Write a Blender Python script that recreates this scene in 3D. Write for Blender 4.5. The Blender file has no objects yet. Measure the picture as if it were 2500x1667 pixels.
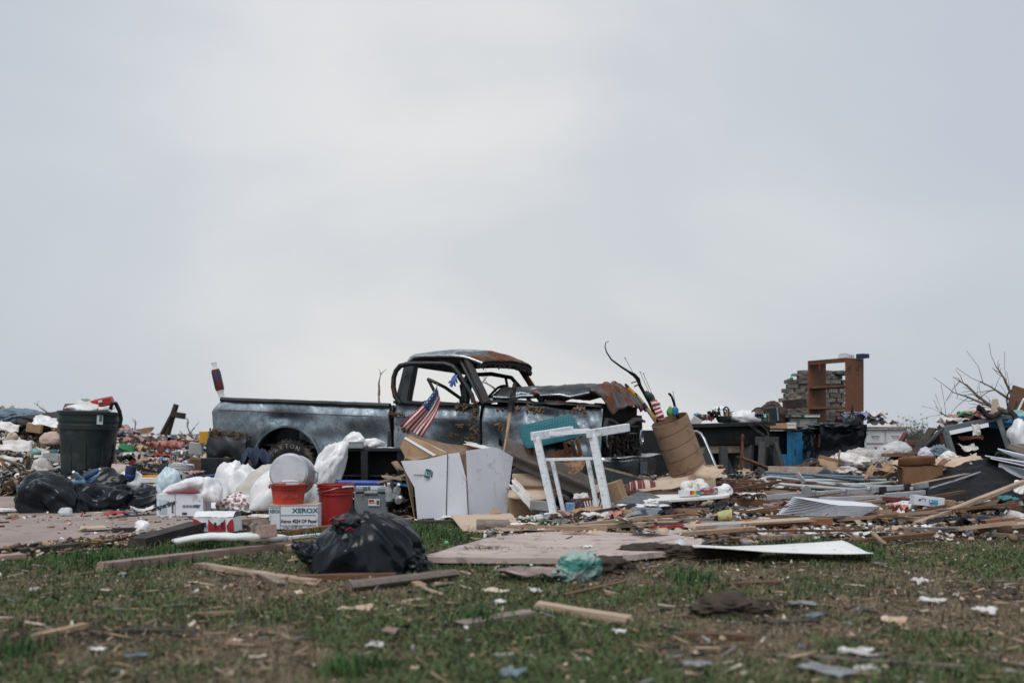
import bpy, bmesh, math, random
import numpy as np
from mathutils import Vector, Matrix, Euler, noise as MN

R = math.radians
SC = bpy.context.scene
COL = SC.collection
# ------------------------------------------------------------------ camera
CAM_H = 0.8            # a crouching photographer
FPX = 2430.0           # 35 mm on full frame, in pixels of a 2500 px wide picture
HOR = 1060.0           # horizon row
cam_d = bpy.data.cameras.new('camera')
cam = bpy.data.objects.new('camera', cam_d); COL.objects.link(cam)
cam.location = (0, 0, CAM_H); cam.rotation_euler = (R(90), 0, 0)
cam_d.sensor_width = 36.0; cam_d.lens = 36.0 * FPX / 2500.0
cam_d.shift_y = (HOR - 833.5) / 2500.0
cam_d.clip_start = 0.1; cam_d.clip_end = 6000
cam_d.dof.use_dof = True; cam_d.dof.focus_distance = 10.3; cam_d.dof.aperture_fstop = 1.7
SC.camera = cam
# ------------------------------------------------------------------ overcast sky
SUN_EL, SUN_AZ = 58.0, 205.0      # degrees; azimuth clockwise from +Y, behind the camera to the left
w = bpy.data.worlds.new('World'); SC.world = w; w.use_nodes = True
nt = w.node_tree; nt.nodes.clear()
def wn(t, **k):
    n = nt.nodes.new(t)
    for a, b in k.items(): setattr(n, a, b)
    return n
out = wn('ShaderNodeOutputWorld'); bg = wn('ShaderNodeBackground')
sky = wn('ShaderNodeTexSky', sky_type='NISHITA'); sky.sun_disc = False
sky.sun_elevation = R(SUN_EL); sky.sun_rotation = R(SUN_AZ); sky.air_density = 1.6; sky.dust_density = 4.0
tc = wn('ShaderNodeTexCoord'); mp = wn('ShaderNodeMapping'); mp.inputs['Scale'].default_value = (1.0, 1.0, 2.2)
mp.inputs['Location'].default_value = (0.62, 0.3, 0.35)
n1 = wn('ShaderNodeTexNoise'); n1.inputs['Scale'].default_value = 1.7; n1.inputs['Detail'].default_value = 5; n1.inputs['Roughness'].default_value = 0.45
n1.inputs['Distortion'].default_value = 0.5
cr = wn('ShaderNodeValToRGB'); el = cr.color_ramp.elements
el[0].position = 0.37; el[0].color = (0.62, 0.64, 0.67, 1); el[1].position = 0.59; el[1].color = (0.77, 0.765, 0.765, 1)
e2 = el.new(0.47); e2.color = (0.70, 0.705, 0.715, 1)
mul = wn('ShaderNodeMix', data_type='RGBA', blend_type='MULTIPLY'); mul.inputs[0].default_value = 1.0
mul.inputs[7].default_value = (0.1, 0.1, 0.1, 1)
mx = wn('ShaderNodeMix', data_type='RGBA'); mx.inputs[0].default_value = 0.9
L = nt.links.new
L(tc.outputs['Generated'], mp.inputs['Vector']); L(mp.outputs[0], n1.inputs['Vector']); L(n1.outputs['Fac'], cr.inputs[0])
L(sky.outputs[0], mul.inputs[6]); L(mul.outputs[2], mx.inputs[6]); 
sx_ = wn('ShaderNodeSeparateXYZ'); L(tc.outputs['Generated'], sx_.inputs[0]); ab = wn('ShaderNodeMath', operation='ABSOLUTE'); L(sx_.outputs['X'], ab.inputs[0])
wob = wn('ShaderNodeMath', operation='MULTIPLY_ADD'); L(n1.outputs['Fac'], wob.inputs[0]); wob.inputs[1].default_value = -.35; L(ab.outputs[0], wob.inputs[2])
mr = wn('ShaderNodeMapRange', interpolation_type='SMOOTHSTEP'); L(wob.outputs[0], mr.inputs[0]); mr.inputs[1].default_value = -.15; mr.inputs[2].default_value = .36; mr.inputs[3].default_value = 0; mr.inputs[4].default_value = .85
thick = wn('ShaderNodeMix', data_type='RGBA'); L(mr.outputs[0], thick.inputs[0]); L(cr.outputs[0], thick.inputs[6]); thick.inputs[7].default_value = (0.49, 0.545, 0.615, 1)   # denser cloud to both sides
L(thick.outputs[2], mx.inputs[7]); L(mx.outputs[2], bg.inputs[0])
bg.inputs[1].default_value = 1.0; L(bg.outputs[0], out.inputs[0])
sd = bpy.data.lights.new('sun', 'SUN'); so = bpy.data.objects.new('sun', sd); COL.objects.link(so)
sd.energy = 1.5; sd.angle = R(30); sd.color = (1.0, 0.965, 0.92)
az, elv = R(SUN_AZ), R(SUN_EL)
sdir = Vector((math.sin(az) * math.cos(elv), math.cos(az) * math.cos(elv), math.sin(elv)))
so.rotation_euler = sdir.to_track_quat('Z', 'Y').to_euler()
vs = SC.view_settings; SC.display_settings.display_device = 'sRGB'
vs.view_transform = 'Standard'; vs.look = 'None'; vs.exposure = 0.12; vs.gamma = 1.0; vs.use_curve_mapping = False
SC.render.engine = 'CYCLES'; SC.cycles.use_denoising = True; SC.cycles.max_bounces = 6; SC.cycles.transparent_max_bounces = 12
SC.render.use_motion_blur = False

# ------------------------------------------------------------------ helpers
def at(px, py, Y):                       # a point at depth Y seen at that pixel (used to take real sizes off the photograph)
    return Vector(((px - 1250) / FPX * Y, Y, CAM_H - (py - HOR) / FPX * Y))
def gd(px, py, z=0.0):                   # the point of height z seen at that pixel
    Y = (CAM_H - z) * FPX / (py - HOR)
    return Vector(((px - 1250) / FPX * Y, Y, z))
def mpx(n, Y): return n / FPX * Y

def tag(o, label=None, cat=None, group=None, kind=None):
    if label: o['label'] = label
    if cat: o['category'] = cat
    if group: o['group'] = group
    if kind: o['kind'] = kind
    return o
def thing(name, label, cat, loc=(0, 0, 0), rot=(0, 0, 0), group=None):
    o = bpy.data.objects.new(name, None); COL.objects.link(o); o.empty_display_size = 0.1
    o.location = loc; o.rotation_euler = rot
    return tag(o, label, cat, group)

class MB:
    def __init__(s): s.v = []; s.f = []; s.mi = []; s.M = Matrix()
    def add(s, vs, fs, mi=0):
        b = len(s.v); M = s.M
        s.v += [M @ Vector(p) for p in vs]
        for f in fs: s.f.append([i + b for i in f]); s.mi.append(mi)
        return s
    def box(s, c, size, rot=(0, 0, 0), mi=0, top=(1, 1), jit=0, rnd=None):
        hx, hy, hz = [q / 2 for q in size]
        E = Euler(rot).to_matrix(); c = Vector(c); vs = []
        for z in (-1, 1):
            tx, ty = top if z > 0 else (1, 1)
            for x, y in ((-1, -1), (1, -1), (1, 1), (-1, 1)):
                p = Vector((x * hx * tx, y * hy * ty, z * hz))
                if jit: p += Vector([rnd.uniform(-jit, jit) for _ in range(3)])
                vs.append(c + E @ p)
        return s.add(vs, [(0, 3, 2, 1), (4, 5, 6, 7), (0, 1, 5, 4), (1, 2, 6, 5), (2, 3, 7, 6), (3, 0, 4, 7)], mi)
    def tube(s, pts, r, seg=8, mi=0, caps=True, flat=1.0, closed=False):
        pts = [Vector(p) for p in pts]; n = len(pts)
        rr = r if isinstance(r, (list, tuple)) else [r] * n
        vs = []; fs = []; up = None
        for i, p in enumerate(pts):
            if closed: d = pts[(i + 1) % n] - pts[i - 1]
            else: d = pts[min(i + 1, n - 1)] - pts[max(i - 1, 0)]
            d = d.normalized() if d.length > 1e-9 else Vector((0, 0, 1))
            if up is None:
                up = Vector((0, 0, 1)) if abs(d.z) < .9 else Vector((0, 1, 0))
            a = d.cross(up); a = a.normalized() if a.length > 1e-6 else d.orthogonal().normalized()
            b = a.cross(d); up = b
            for k in range(seg):
                t = 2 * math.pi * k / seg
                vs.append(p + (a * math.cos(t) + b * math.sin(t) * flat) * rr[i])
        for i in range(n if closed else n - 1):
            j = (i + 1) % n
            for k in range(seg):
                k2 = (k + 1) % seg
                fs.append((i * seg + k, i * seg + k2, j * seg + k2, j * seg + k))
        if caps and not closed:
            fs.append(tuple(range(seg - 1, -1, -1))); fs.append(tuple((n - 1) * seg + k for k in range(seg)))
        return s.add(vs, fs, mi)
    def lathe(s, prof, seg=28, mi=0, M=None, sq=0.0, caps=False):
        """prof: (radius, z) list turned about z"""
        vs = []; fs = []; n = len(prof)
        for r, z in prof:
            for k in range(seg):
                t = 2 * math.pi * k / seg; c, q = math.cos(t), math.sin(t)
                e = 1 + sq * (abs(c * q) * 2) ** 2
                p = Vector((c * r * e, q * r * e, z)); vs.append(M @ p if M else p)
        for i in range(n - 1):
            for k in range(seg):
                k2 = (k + 1) % seg
                fs.append((i * seg + k, i * seg + k2, (i + 1) * seg + k2, (i + 1) * seg + k))
        if caps: fs.append(tuple(range(seg - 1, -1, -1))); fs.append(tuple((n - 1) * seg + k for k in range(seg)))
        return s.add(vs, fs, mi)
    def grid(s, fn, nu, nv, mi=0, mif=None):
        vs = [fn(i / nu, j / nv) for j in range(nv + 1) for i in range(nu + 1)]
        b = len(s.v); s.v += [s.M @ Vector(p) for p in vs]
        for j in range(nv):
            for i in range(nu):
                q = j * (nu + 1) + i + b
                s.f.append([q, q + 1, q + nu + 2, q + nu + 1]); s.mi.append(mif(i / nu, j / nv) if mif else mi)
        return s
    def poly(s, pts, thick, mi=0):
        """flat outline (counter-clockwise seen from above) given top points; extruded down by thick"""
        n = len(pts); vs = [Vector(p) for p in pts] + [Vector(p) - Vector((0, 0, thick)) for p in pts]
        fs = [tuple(range(n)), tuple(range(2 * n - 1, n - 1, -1))] + [(i, i + n, (i + 1) % n + n, (i + 1) % n) for i in range(n)]
        return s.add(vs, fs, mi)
    def build(s, name, mats, parent=None, smooth=0, bevel=0, solid=0, origin=None, loc=None, rot=None):
        me = bpy.data.meshes.new(name)
        vs = s.v
        if origin is not None: origin = Vector(origin); vs = [v - origin for v in vs]
        me.from_pydata(vs, [], s.f)
        if not isinstance(mats, (list, tuple)): mats = [mats]
        for m_ in mats: me.materials.append(m_)
        if len(mats) > 1: me.polygons.foreach_set('material_index', s.mi)
        if smooth:
            me.shade_smooth(); me.set_sharp_from_angle(angle=R(smooth))
        me.update()
        o = bpy.data.objects.new(name, me); COL.objects.link(o)
        if parent is not None: o.parent = parent
        if origin is not None: o.location = origin
        if loc is not None: o.location = loc
        if rot is not None: o.rotation_euler = rot
        if solid:
            q = o.modifiers.new('thickness', 'SOLIDIFY'); q.thickness = solid; q.offset = 0
        if bevel:
            q = o.modifiers.new('bevel', 'BEVEL'); q.width = bevel; q.segments = 2; q.limit_method = 'ANGLE'; q.angle_limit = R(40)
        return o

def copy_tree(o, parent=None):
    c = o.copy(); COL.objects.link(c); c.parent = parent
    for ch in o.children: copy_tree(ch, c)
    return c

# ------------------------------------------------------------------ materials
_mats = {}
def nodes_of(m_): return m_.node_tree.nodes, m_.node_tree.links.new
def mat(name, c, c2=None, scale=6.0, lo=.42, hi=.62, rough=.7, metal=0.0, bump=0.0, bscale=60.0, spec=.5, dirt=None, damt=.5, dscale=9.0,
        stretch=None, vary=.0, rvar=.12, coat=0.0, trans=0.0, alpha=1.0, sheen=0.0, dist=0.0, sub=0.0, detail=6, wrk=0.0, wsc=7.0):
    if name in _mats: return _mats[name]
    m_ = bpy.data.materials.new(name); m_.use_nodes = True; _mats[name] = m_
    nd, ln = nodes_of(m_); b = nd['Principled BSDF']
    def col(q): return (q[0], q[1], q[2], 1)
    tcn = nd.new('ShaderNodeTexCoord'); vec = tcn.outputs['Object']
    oi = nd.new('ShaderNodeObjectInfo')
    off = nd.new('ShaderNodeVectorMath'); off.operation = 'MULTIPLY_ADD'
    ln(oi.outputs['Random'], off.inputs[0]); off.inputs[1].default_value = (7.1, 3.3, 5.7); ln(vec, off.inputs[2]); vec = off.outputs[0]
    if stretch:
        mpn = nd.new('ShaderNodeMapping'); mpn.inputs['Scale'].default_value = stretch; ln(vec, mpn.inputs['Vector']); svec = mpn.outputs[0]
    else: svec = vec
    def noise(sc, v, det=detail, d=dist, ro=.6):
        t = nd.new('ShaderNodeTexNoise'); t.inputs['Scale'].default_value = sc; t.inputs['Detail'].default_value = det
        t.inputs['Roughness'].default_value = ro; t.inputs['Distortion'].default_value = d; ln(v, t.inputs['Vector']); return t.outputs['Fac']
    def ramp(f, a, z, to0=0, to1=1):
        r = nd.new('ShaderNodeMapRange'); ln(f, r.inputs[0]); r.inputs[1].default_value = a; r.inputs[2].default_value = z
        r.inputs[3].default_value = to0; r.inputs[4].default_value = to1; return r.outputs[0]
    def mix(f, a, z):
        x = nd.new('ShaderNodeMix'); x.data_type = 'RGBA'; ln(f, x.inputs[0])
        for i, q in ((6, a), (7, z)):
            if isinstance(q, tuple): x.inputs[i].default_value = q
            else: ln(q, x.inputs[i])
        return x.outputs[2]
    if c2 is None: c2 = tuple(q * .82 for q in c)
    f1 = noise(scale, svec)
    cur = mix(ramp(f1, lo, hi), col(c), col(c2))
    if dirt:
        cur = mix(ramp(noise(dscale, vec, 8, .3, .68), .62 - .3 * damt, .75 - .2 * damt), cur, col(dirt))
    if vary:
        h = nd.new('ShaderNodeHueSaturation'); ln(cur, h.inputs['Color']); ln(ramp(oi.outputs['Random'], 0, 1, 1 - vary, 1 + vary), h.inputs['Value'])
        h.inputs['Saturation'].default_value = 1; cur = h.outputs[0]
    ln(cur, b.inputs['Base Color'])
    ln(ramp(f1, .3, .7, max(.02, rough - rvar), min(1, rough + rvar)), b.inputs['Roughness'])
    b.inputs['Metallic'].default_value = metal; b.inputs['Specular IOR Level'].default_value = spec
    if coat: b.inputs['Coat Weight'].default_value = coat; b.inputs['Coat Roughness'].default_value = .25
    if trans: b.inputs['Transmission Weight'].default_value = trans
    if sub: b.inputs['Subsurface Weight'].default_value = sub; b.inputs['Subsurface Radius'].default_value = (.02, .02, .02)
    if alpha < 1: b.inputs['Alpha'].default_value = alpha
    if sheen: b.inputs['Sheen Weight'].default_value = sheen
    if bump:
        bn = nd.new('ShaderNodeBump'); bn.inputs['Strength'].default_value = min(1, bump); bn.inputs['Distance'].default_value = .01 * max(1, bump)
        ln(noise(bscale, svec, 5), bn.inputs['Height']); ln(bn.outputs[0], b.inputs['Normal'])
    if wrk:
        wt_ = nd.new('ShaderNodeTexNoise'); wt_.noise_type = 'RIDGED_MULTIFRACTAL'; wt_.inputs['Scale'].default_value = wsc; wt_.inputs['Detail'].default_value = 4; wt_.inputs['Roughness'].default_value = .55; wt_.inputs['Distortion'].default_value = .7
        mw = nd.new('ShaderNodeMapping'); mw.inputs['Scale'].default_value = (1, 1, .28); mw.inputs['Rotation'].default_value = (.35, .5, 0); ln(vec, mw.inputs['Vector']); ln(mw.outputs[0], wt_.inputs['Vector'])
        bw = nd.new('ShaderNodeBump'); bw.inputs['Strength'].default_value = min(1, wrk); bw.inputs['Distance'].default_value = .02; ln(wt_.outputs['Fac'], bw.inputs['Height']); ln(bw.outputs[0], b.inputs['Normal'])
    return m_

def wood(name, c, c2, rough=.75, dirt=(.06, .05, .04), damt=.35):
    return mat(name, c, c2, scale=9, lo=.35, hi=.65, rough=rough, bump=.35, bscale=14, stretch=(.6, 7, 7), dirt=dirt, damt=damt, dscale=4, vary=.22)

def attr_mat(name, rough=.85, bump=0.0, bscale=60, nvar=.3, nscale=30, spec=.3):
    m_ = bpy.data.materials.new(name); m_.use_nodes = True; nd, ln = nodes_of(m_); b = nd['Principled BSDF']
    a = nd.new('ShaderNodeAttribute'); a.attribute_name = 'col'
    tcn = nd.new('ShaderNodeTexCoord'); t = nd.new('ShaderNodeTexNoise'); t.inputs['Scale'].default_value = nscale; t.inputs['Detail'].default_value = 6
    t.inputs['Roughness'].default_value = .7
    ln(tcn.outputs['Object'], t.inputs['Vector'])
    r = nd.new('ShaderNodeMapRange'); r.inputs[1].default_value = .25; r.inputs[2].default_value = .75; r.inputs[3].default_value = 1 - nvar; r.inputs[4].default_value = 1 + nvar
    ln(t.outputs['Fac'], r.inputs[0])
    h = nd.new('ShaderNodeHueSaturation'); ln(a.outputs['Color'], h.inputs['Color']); ln(r.outputs[0], h.inputs['Value']); ln(h.outputs[0], b.inputs['Base Color'])
    b.inputs['Roughness'].default_value = rough; b.inputs['Specular IOR Level'].default_value = spec
    if bump:
        bn = nd.new('ShaderNodeBump'); bn.inputs['Strength'].default_value = bump; bn.inputs['Distance'].default_value = .02
        t2 = nd.new('ShaderNodeTexNoise'); t2.inputs['Scale'].default_value = bscale; t2.inputs['Detail'].default_value = 6
        ln(tcn.outputs['Object'], t2.inputs['Vector']); ln(t2.outputs['Fac'], bn.inputs['Height']); ln(bn.outputs[0], b.inputs['Normal'])
    return m_

M = {}
M['black_plastic'] = mat('black_plastic', (.006, .009, .013), (.010, .014, .019), scale=5, rough=.19, spec=.24, rvar=.05, wrk=.08, wsc=4)
M['black_paint'] = mat('black_paint', (.008, .011, .014), (.016, .020, .024), scale=7, rough=.55, bump=.2, bscale=40, spec=.35, dirt=(.05, .047, .044), damt=.18)
M['black_rubber'] = mat('black_rubber', (.010, .011, .013), (.02, .02, .021), spec=.3, rough=.85, bump=.3, dirt=(.10, .085, .07), damt=.45)
M['white_plastic'] = mat('white_plastic', (.74, .75, .76), (.66, .67, .68), scale=4, rough=.45, bump=.1, bscale=30, sub=.05)
M['white_bag'] = mat('white_bag', (.78, .79, .81), (.66, .68, .71), scale=5, rough=.36, sub=.1, dirt=(.45, .38, .32), damt=.08, wrk=.4, wsc=9)
M['clear_plastic'] = mat('clear_plastic', (.82, .84, .86), (.6, .64, .68), scale=7, rough=.2, alpha=.6, wrk=.7, wsc=8)
M['clear_box'] = mat('clear_box', (.72, .77, .8), (.5, .55, .58), rough=.15, alpha=.42, bump=.1)
M['white_paint'] = mat('white_paint', (.78, .79, .79), (.7, .7, .7), scale=5, rough=.5, bump=.15, bscale=40, dirt=(.24, .20, .17), damt=.12, dscale=14)
M['white_wood'] = mat('white_wood', (.76, .82, .86), (.66, .71, .76), scale=6, rough=.5, bump=.12, bscale=30, stretch=(.6, 6, 6), dirt=(.2, .17, .15), damt=.2, dscale=22)
M['white_card'] = mat('white_card', (.69, .71, .78), (.63, .655, .73), scale=2.2, rough=.6, bump=.06, bscale=20, dirt=(.38, .35, .32), damt=.16, dscale=9)
M['paper'] = mat('paper', (.74, .73, .72), (.62, .6, .58), scale=6, rough=.8, dirt=(.3, .24, .19), damt=.22, dscale=12, vary=.14)
M['paper_tan'] = mat('paper_tan', (.62, .52, .42), (.5, .40, .31), scale=6, rough=.85, dirt=(.2, .15, .1), damt=.25, dscale=12, vary=.18)
M['card'] = mat('card', (.36, .235, .14), (.29, .185, .11), scale=4, rough=.8, bump=.1, dirt=(.12, .08, .05), damt=.14, vary=.15)
M['card_dark'] = mat('card_dark', (.22, .14, .09), (.15, .09, .055), scale=4, rough=.85, bump=.1, dirt=(.05, .04, .03), damt=.25, vary=.15)
M['card_pale'] = mat('card_pale', (.52, .41, .31), (.45, .345, .26), scale=4, rough=.8, bump=.08, dirt=(.2, .15, .1), damt=.12, vary=.1)
M['card_drum'] = mat('card_drum', (.30, .20, .13), (.23, .15, .10), scale=3, rough=.7, bump=.12, bscale=30, dirt=(.10, .07, .05), damt=.25, dscale=7)
M['wood_raw'] = wood('wood_raw', (.36, .24, .16), (.24, .155, .10))
M['wood_pale'] = wood('wood_pale', (.47, .36, .27), (.34, .25, .18))
M['wood_grey'] = wood('wood_grey', (.23, .19, .16), (.14, .115, .10))
M['wood_pink'] = wood('wood_pink', (.36, .26, .22), (.27, .19, .16))
M['wood_red'] = wood('wood_red', (.17, .075, .055), (.10, .045, .035))
M['wood_dark'] = wood('wood_dark', (.038, .03, .025), (.018, .015, .013))
M['wood_brown'] = wood('wood_brown', (.17, .085, .045), (.10, .05, .028))
M['wood_orange'] = wood('wood_orange', (.30, .13, .065), (.19, .08, .04))
M['tool_wood'] = wood('tool_wood', (.52, .34, .21), (.43, .27, .16), damt=.1)
M['shelf_wood'] = wood('shelf_wood', (.195, .07, .028), (.115, .042, .019), rough=.5, damt=.2)
M['steel'] = mat('steel', (.42, .44, .47), (.3, .32, .35), scale=8, rough=.35, metal=.85, dirt=(.2, .15, .12), damt=.12)
M['aluminium'] = mat('aluminium', (.55, .57, .60), (.44, .46, .5), scale=6, rough=.38, metal=.6, bump=.08, dirt=(.24, .22, .2), damt=.1)
M['grey_tube'] = mat('grey_tube', (.50, .52, .52), (.42, .43, .42), scale=5, rough=.45, metal=.25, dirt=(.25, .2, .16), damt=.16, vary=.08)
M['steel_blue'] = mat('steel_blue', (.18, .25, .30), (.13, .18, .22), scale=6, rough=.42, metal=.5, dirt=(.12, .1, .09), damt=.2)
M['red_bucket'] = mat('red_bucket', (.36, .022, .018), (.29, .018, .016), scale=5, rough=.45, dirt=(.16, .03, .022), damt=.12)
M['red_orange'] = mat('red_orange', (.46, .045, .025), (.37, .034, .02), scale=5, rough=.45, dirt=(.3, .12, .08), damt=.16)
M['red'] = mat('red', (.40, .02, .025), (.30, .016, .02), rough=.5)
M['dark_red'] = mat('dark_red', (.13, .022, .025), (.09, .016, .018), rough=.5, dirt=(.05, .03, .03), damt=.3)
M['blue'] = mat('blue', (.018, .07, .36), (.014, .05, .28), rough=.4)
M['sky_blue'] = mat('sky_blue', (.02, .19, .38), (.015, .145, .31), scale=5, rough=.5, dirt=(.035, .05, .07), damt=.22, dscale=12)
M['blue_cloth'] = mat('blue_cloth', (.05, .11, .24), (.03, .06, .13), scale=9, rough=.85)
M['navy'] = mat('navy', (.012, .03, .10), (.01, .02, .06), rough=.5)
M['teal'] = mat('teal', (.02, .17, .17), (.015, .12, .125), rough=.6)
M['teal_light'] = mat('teal_light', (.22, .42, .40), (.14, .30, .29), rough=.5)
M['green'] = mat('green', (.03, .26, .10), (.02, .17, .07), rough=.6)
M['dark_green'] = mat('dark_green', (.012, .045, .03), (.01, .03, .022), rough=.5)
M['yellow'] = mat('yellow', (.62, .34, .03), (.52, .27, .02), rough=.5)
M['yellow_foam'] = mat('yellow_foam', (.60, .47, .32), (.45, .33, .2), scale=9, rough=.95, bump=.6, bscale=40)
M['pink'] = mat('pink', (.55, .23, .20), (.42, .15, .14), rough=.85)
M['grey_plastic'] = mat('grey_plastic', (.19, .225, .25), (.15, .18, .205), scale=5, rough=.45, dirt=(.08, .075, .07), damt=.2)
M['grey_paint'] = mat('grey_paint', (.24, .25, .26), (.19, .2, .21), rough=.55, dirt=(.1, .09, .08), damt=.25)
M['bin_green'] = mat('bin_green', (.006, .013, .015), (.012, .021, .023), scale=3, rough=.42, bump=.06, dirt=(.05, .055, .055), damt=.16, dscale=4)
M['charcoal'] = mat('charcoal', (.006, .007, .008), (.016, .016, .016), rough=.9, bump=.5, spec=.2)
M['soil'] = mat('soil', (.05, .036, .026), (.026, .019, .014), scale=14, rough=.95, bump=.9, bscale=30)
M['mud'] = mat('mud', (.16, .11, .07), (.08, .055, .038), scale=20, rough=.95, bump=.9, bscale=50, vary=.25)
M['concrete_bit'] = mat('concrete_bit', (.34, .30, .27), (.24, .21, .19), rough=.9, bump=.5)
M['insulation'] = mat('insulation', (.50, .37, .26), (.62, .52, .42), scale=7, rough=.95, bump=.8, bscale=35)
M['cloth_white'] = mat('cloth_white', (.66, .64, .63), (.5, .48, .48), scale=7, rough=.9, bump=.3, bscale=80, dirt=(.25, .2, .17), damt=.2, vary=.12)
M['cloth_dark'] = mat('cloth_dark', (.012, .014, .018), (.026, .025, .028), scale=7, rough=.9, bump=.3, bscale=80)
M['cloth_blue_grey'] = mat('cloth_blue_grey', (.16, .21, .26), (.10, .14, .19), scale=7, rough=.9, bump=.3, bscale=50)
M['cloth_pink'] = mat('cloth_pink', (.42, .27, .25), (.3, .18, .18), scale=8, rough=.9, bump=.3)
M['cloth_green'] = mat('cloth_green', (.03, .10, .075), (.02, .06, .05), scale=8, rough=.9, bump=.3)
M['ink'] = mat('ink', (.02, .022, .028), rough=.7)
M['ink_teal'] = mat('ink_teal', (.015, .13, .17), rough=.7)
M['ink_blue'] = mat('ink_blue', (.03, .13, .28), rough=.7)
M['ink_red'] = mat('ink_red', (.38, .02, .03), rough=.7)
M['sky_ink'] = mat('sky_ink', (.03, .33, .52), rough=.7)

# ------------------------------------------------------------------ shape makers
def ridge(p): return 1.0 - 2.0 * abs(MN.noise(p))
def lump(name, c, r, seed, m_, sub=4, a=(.25, .10, .05), flat=.55, parent=None, pleat=0.0, smooth=60, f=(1.2, 2.6, 6.0), rot=0.0, lean=(0, 0), knot=0.0, crease=None):
    """a crumpled bag or heap of cloth, c = centre of its underside"""
    bm = bmesh.new(); bmesh.ops.create_icosphere(bm, subdivisions=sub, radius=1.0)
    o3 = Vector((seed * 3.17 % 50, seed * 7.31 % 50, seed * 1.73 % 50)); rx, ry, rz = r
    cd = [0.0] * len(bm.verts)
    if crease:                               # sharp folds of stretched film: (number, depth, width)
        g = np.random.default_rng(seed); V = np.array([v.co[:] for v in bm.verts]); V /= np.linalg.norm(V, axis=1)[:, None]; W = np.zeros(len(V))
        wv = V + .05 * np.sin(V[:, [1, 2, 0]] * 7 + seed)
        for i in range(crease[0]):
            c_ = np.cross((-.3, -.25, .92), g.normal(size=3)) + .12 * g.normal(size=3) if i < crease[0] * .65 else g.normal(size=3); c_ /= np.linalg.norm(c_); m_c = np.cross(c_, g.normal(size=3)); m_c /= np.linalg.norm(m_c); ex = g.uniform(.4, 1.25)
            dist = np.abs(wv @ c_) / (crease[2] * g.uniform(.5, 1.5)); al = np.arccos(np.clip(V @ m_c, -1, 1)) / ex
            W += crease[1] * g.choice([1, 1, -1]) * g.uniform(.4, 1) * np.clip(1 - dist, 0, 1) ** 1.2 * np.clip(1 - al ** 2, 0, 1)
        cd = W.tolist()
    for vi, v in enumerate(bm.verts):
        n = v.co.normalized()
        d = 1 + cd[vi] + a[0] * MN.noise(n * f[0] + o3) + a[1] * ridge(n * f[1] + o3) + a[2] * ridge(n * f[2] + o3 * 2)
        if pleat:
            t = math.atan2(n.y, n.x)
            q = Vector((math.cos(t) * 4.2, math.sin(t) * 4.2, n.z * .8)) + o3
            d += pleat * (.45 + .55 * max(0, n.z)) * (ridge(q) * .5 + ridge(q * 2.3) * .32 + ridge(q * 5.1) * .18)
        p = n * d
        if knot and p.z > .6:
            k = (p.z - .6) / .4; s_ = max(.16, 1 - k * .9); p.x *= s_; p.y *= s_; p.z += knot * k * .6
        if p.z < -flat: p.z = -flat + (p.z + flat) * .08
        z = (p.z + flat)
        v.co = (p.x * rx + lean[0] * z * rz, p.y * ry + lean[1] * z * rz, z * rz / (1 + flat))
    me = bpy.data.meshes.new(name); bm.to_mesh(me); bm.free(); me.materials.append(m_)
    if smooth: me.shade_smooth(); me.set_sharp_from_angle(angle=R(smooth))
    o = bpy.data.objects.new(name, me); COL.objects.link(o); o.location = c; o.rotation_euler = (0, 0, rot)
    if parent is not None: o.parent = parent
    return o

def sheet(name, c, w_, d_, rot, amp, seed, m_, n=10, curl=0.0, ragged=.12, thick=.003, f=2.2, parent=None, smooth=50):
    """a loose sheet of paper, cloth, card: crumpled grid of real thickness, c = centre on what carries it"""
    o3 = Vector((seed * 2.17, seed * 5.1, 0)); mb = MB()
    def fn(u, v):
        x, y = (u - .5), (v - .5)
        rx = ragged * MN.noise(Vector((y * 3, seed, 1.7))); ry = ragged * MN.noise(Vector((x * 3, seed, 9.1)))
        z = amp * (.55 * ridge(Vector((x * f, y * f, 0)) + o3) + .3 * MN.noise(Vector((x * f * 2, y * f * 2, 3)) + o3) + .45)
        z += curl * (abs(x) * 2) ** 2
        return (x * w_ * (1 + rx * 2), y * d_ * (1 + ry * 2), max(.002, z))
    mb.grid(fn, n, n)
    return mb.build(name, m_, parent, smooth=smooth, solid=thick, loc=c, rot=rot if isinstance(rot, tuple) else (0, 0, rot))

def plank(name, p0, p1, wd, th, m_, seed=0, roll=0.0, bend=0.0, parent=None, ragged=.02, n=5):
    """a board whose underside runs from p0 to p1"""
    p0, p1 = Vector(p0), Vector(p1); d = p1 - p0; Ln = d.length; rd = random.Random(seed * 77 + 5)
    vs = []; fs = []
    for i in range(n + 1):
        x = Ln * i / n; b = bend * math.sin(math.pi * i / n)
        for k, (y, z) in enumerate(((-wd / 2, 0), (wd / 2, 0), (wd / 2, th), (-wd / 2, th))):
            xx = x + (rd.uniform(-ragged, ragged) if i in (0, n) else 0)
            vs.append((xx, y + rd.uniform(-.002, .002), z + b + rd.uniform(-.0015, .0015)))
    for i in range(n):
        for k in range(4):
            k2 = (k + 1) % 4; fs.append((i * 4 + k, (i + 1) * 4 + k, (i + 1) * 4 + k2, i * 4 + k2))
    fs.append((0, 1, 2, 3)); fs.append((n * 4 + 3, n * 4 + 2, n * 4 + 1, n * 4))
    mb = MB(); mb.add(vs, fs)
    q = d.to_track_quat('X', 'Z').to_matrix().to_4x4() @ Matrix.Rotation(roll, 4, 'X')
    o = mb.build(name, m_, parent); o.location = p0; o.rotation_euler = q.to_euler()
    return o

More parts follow.
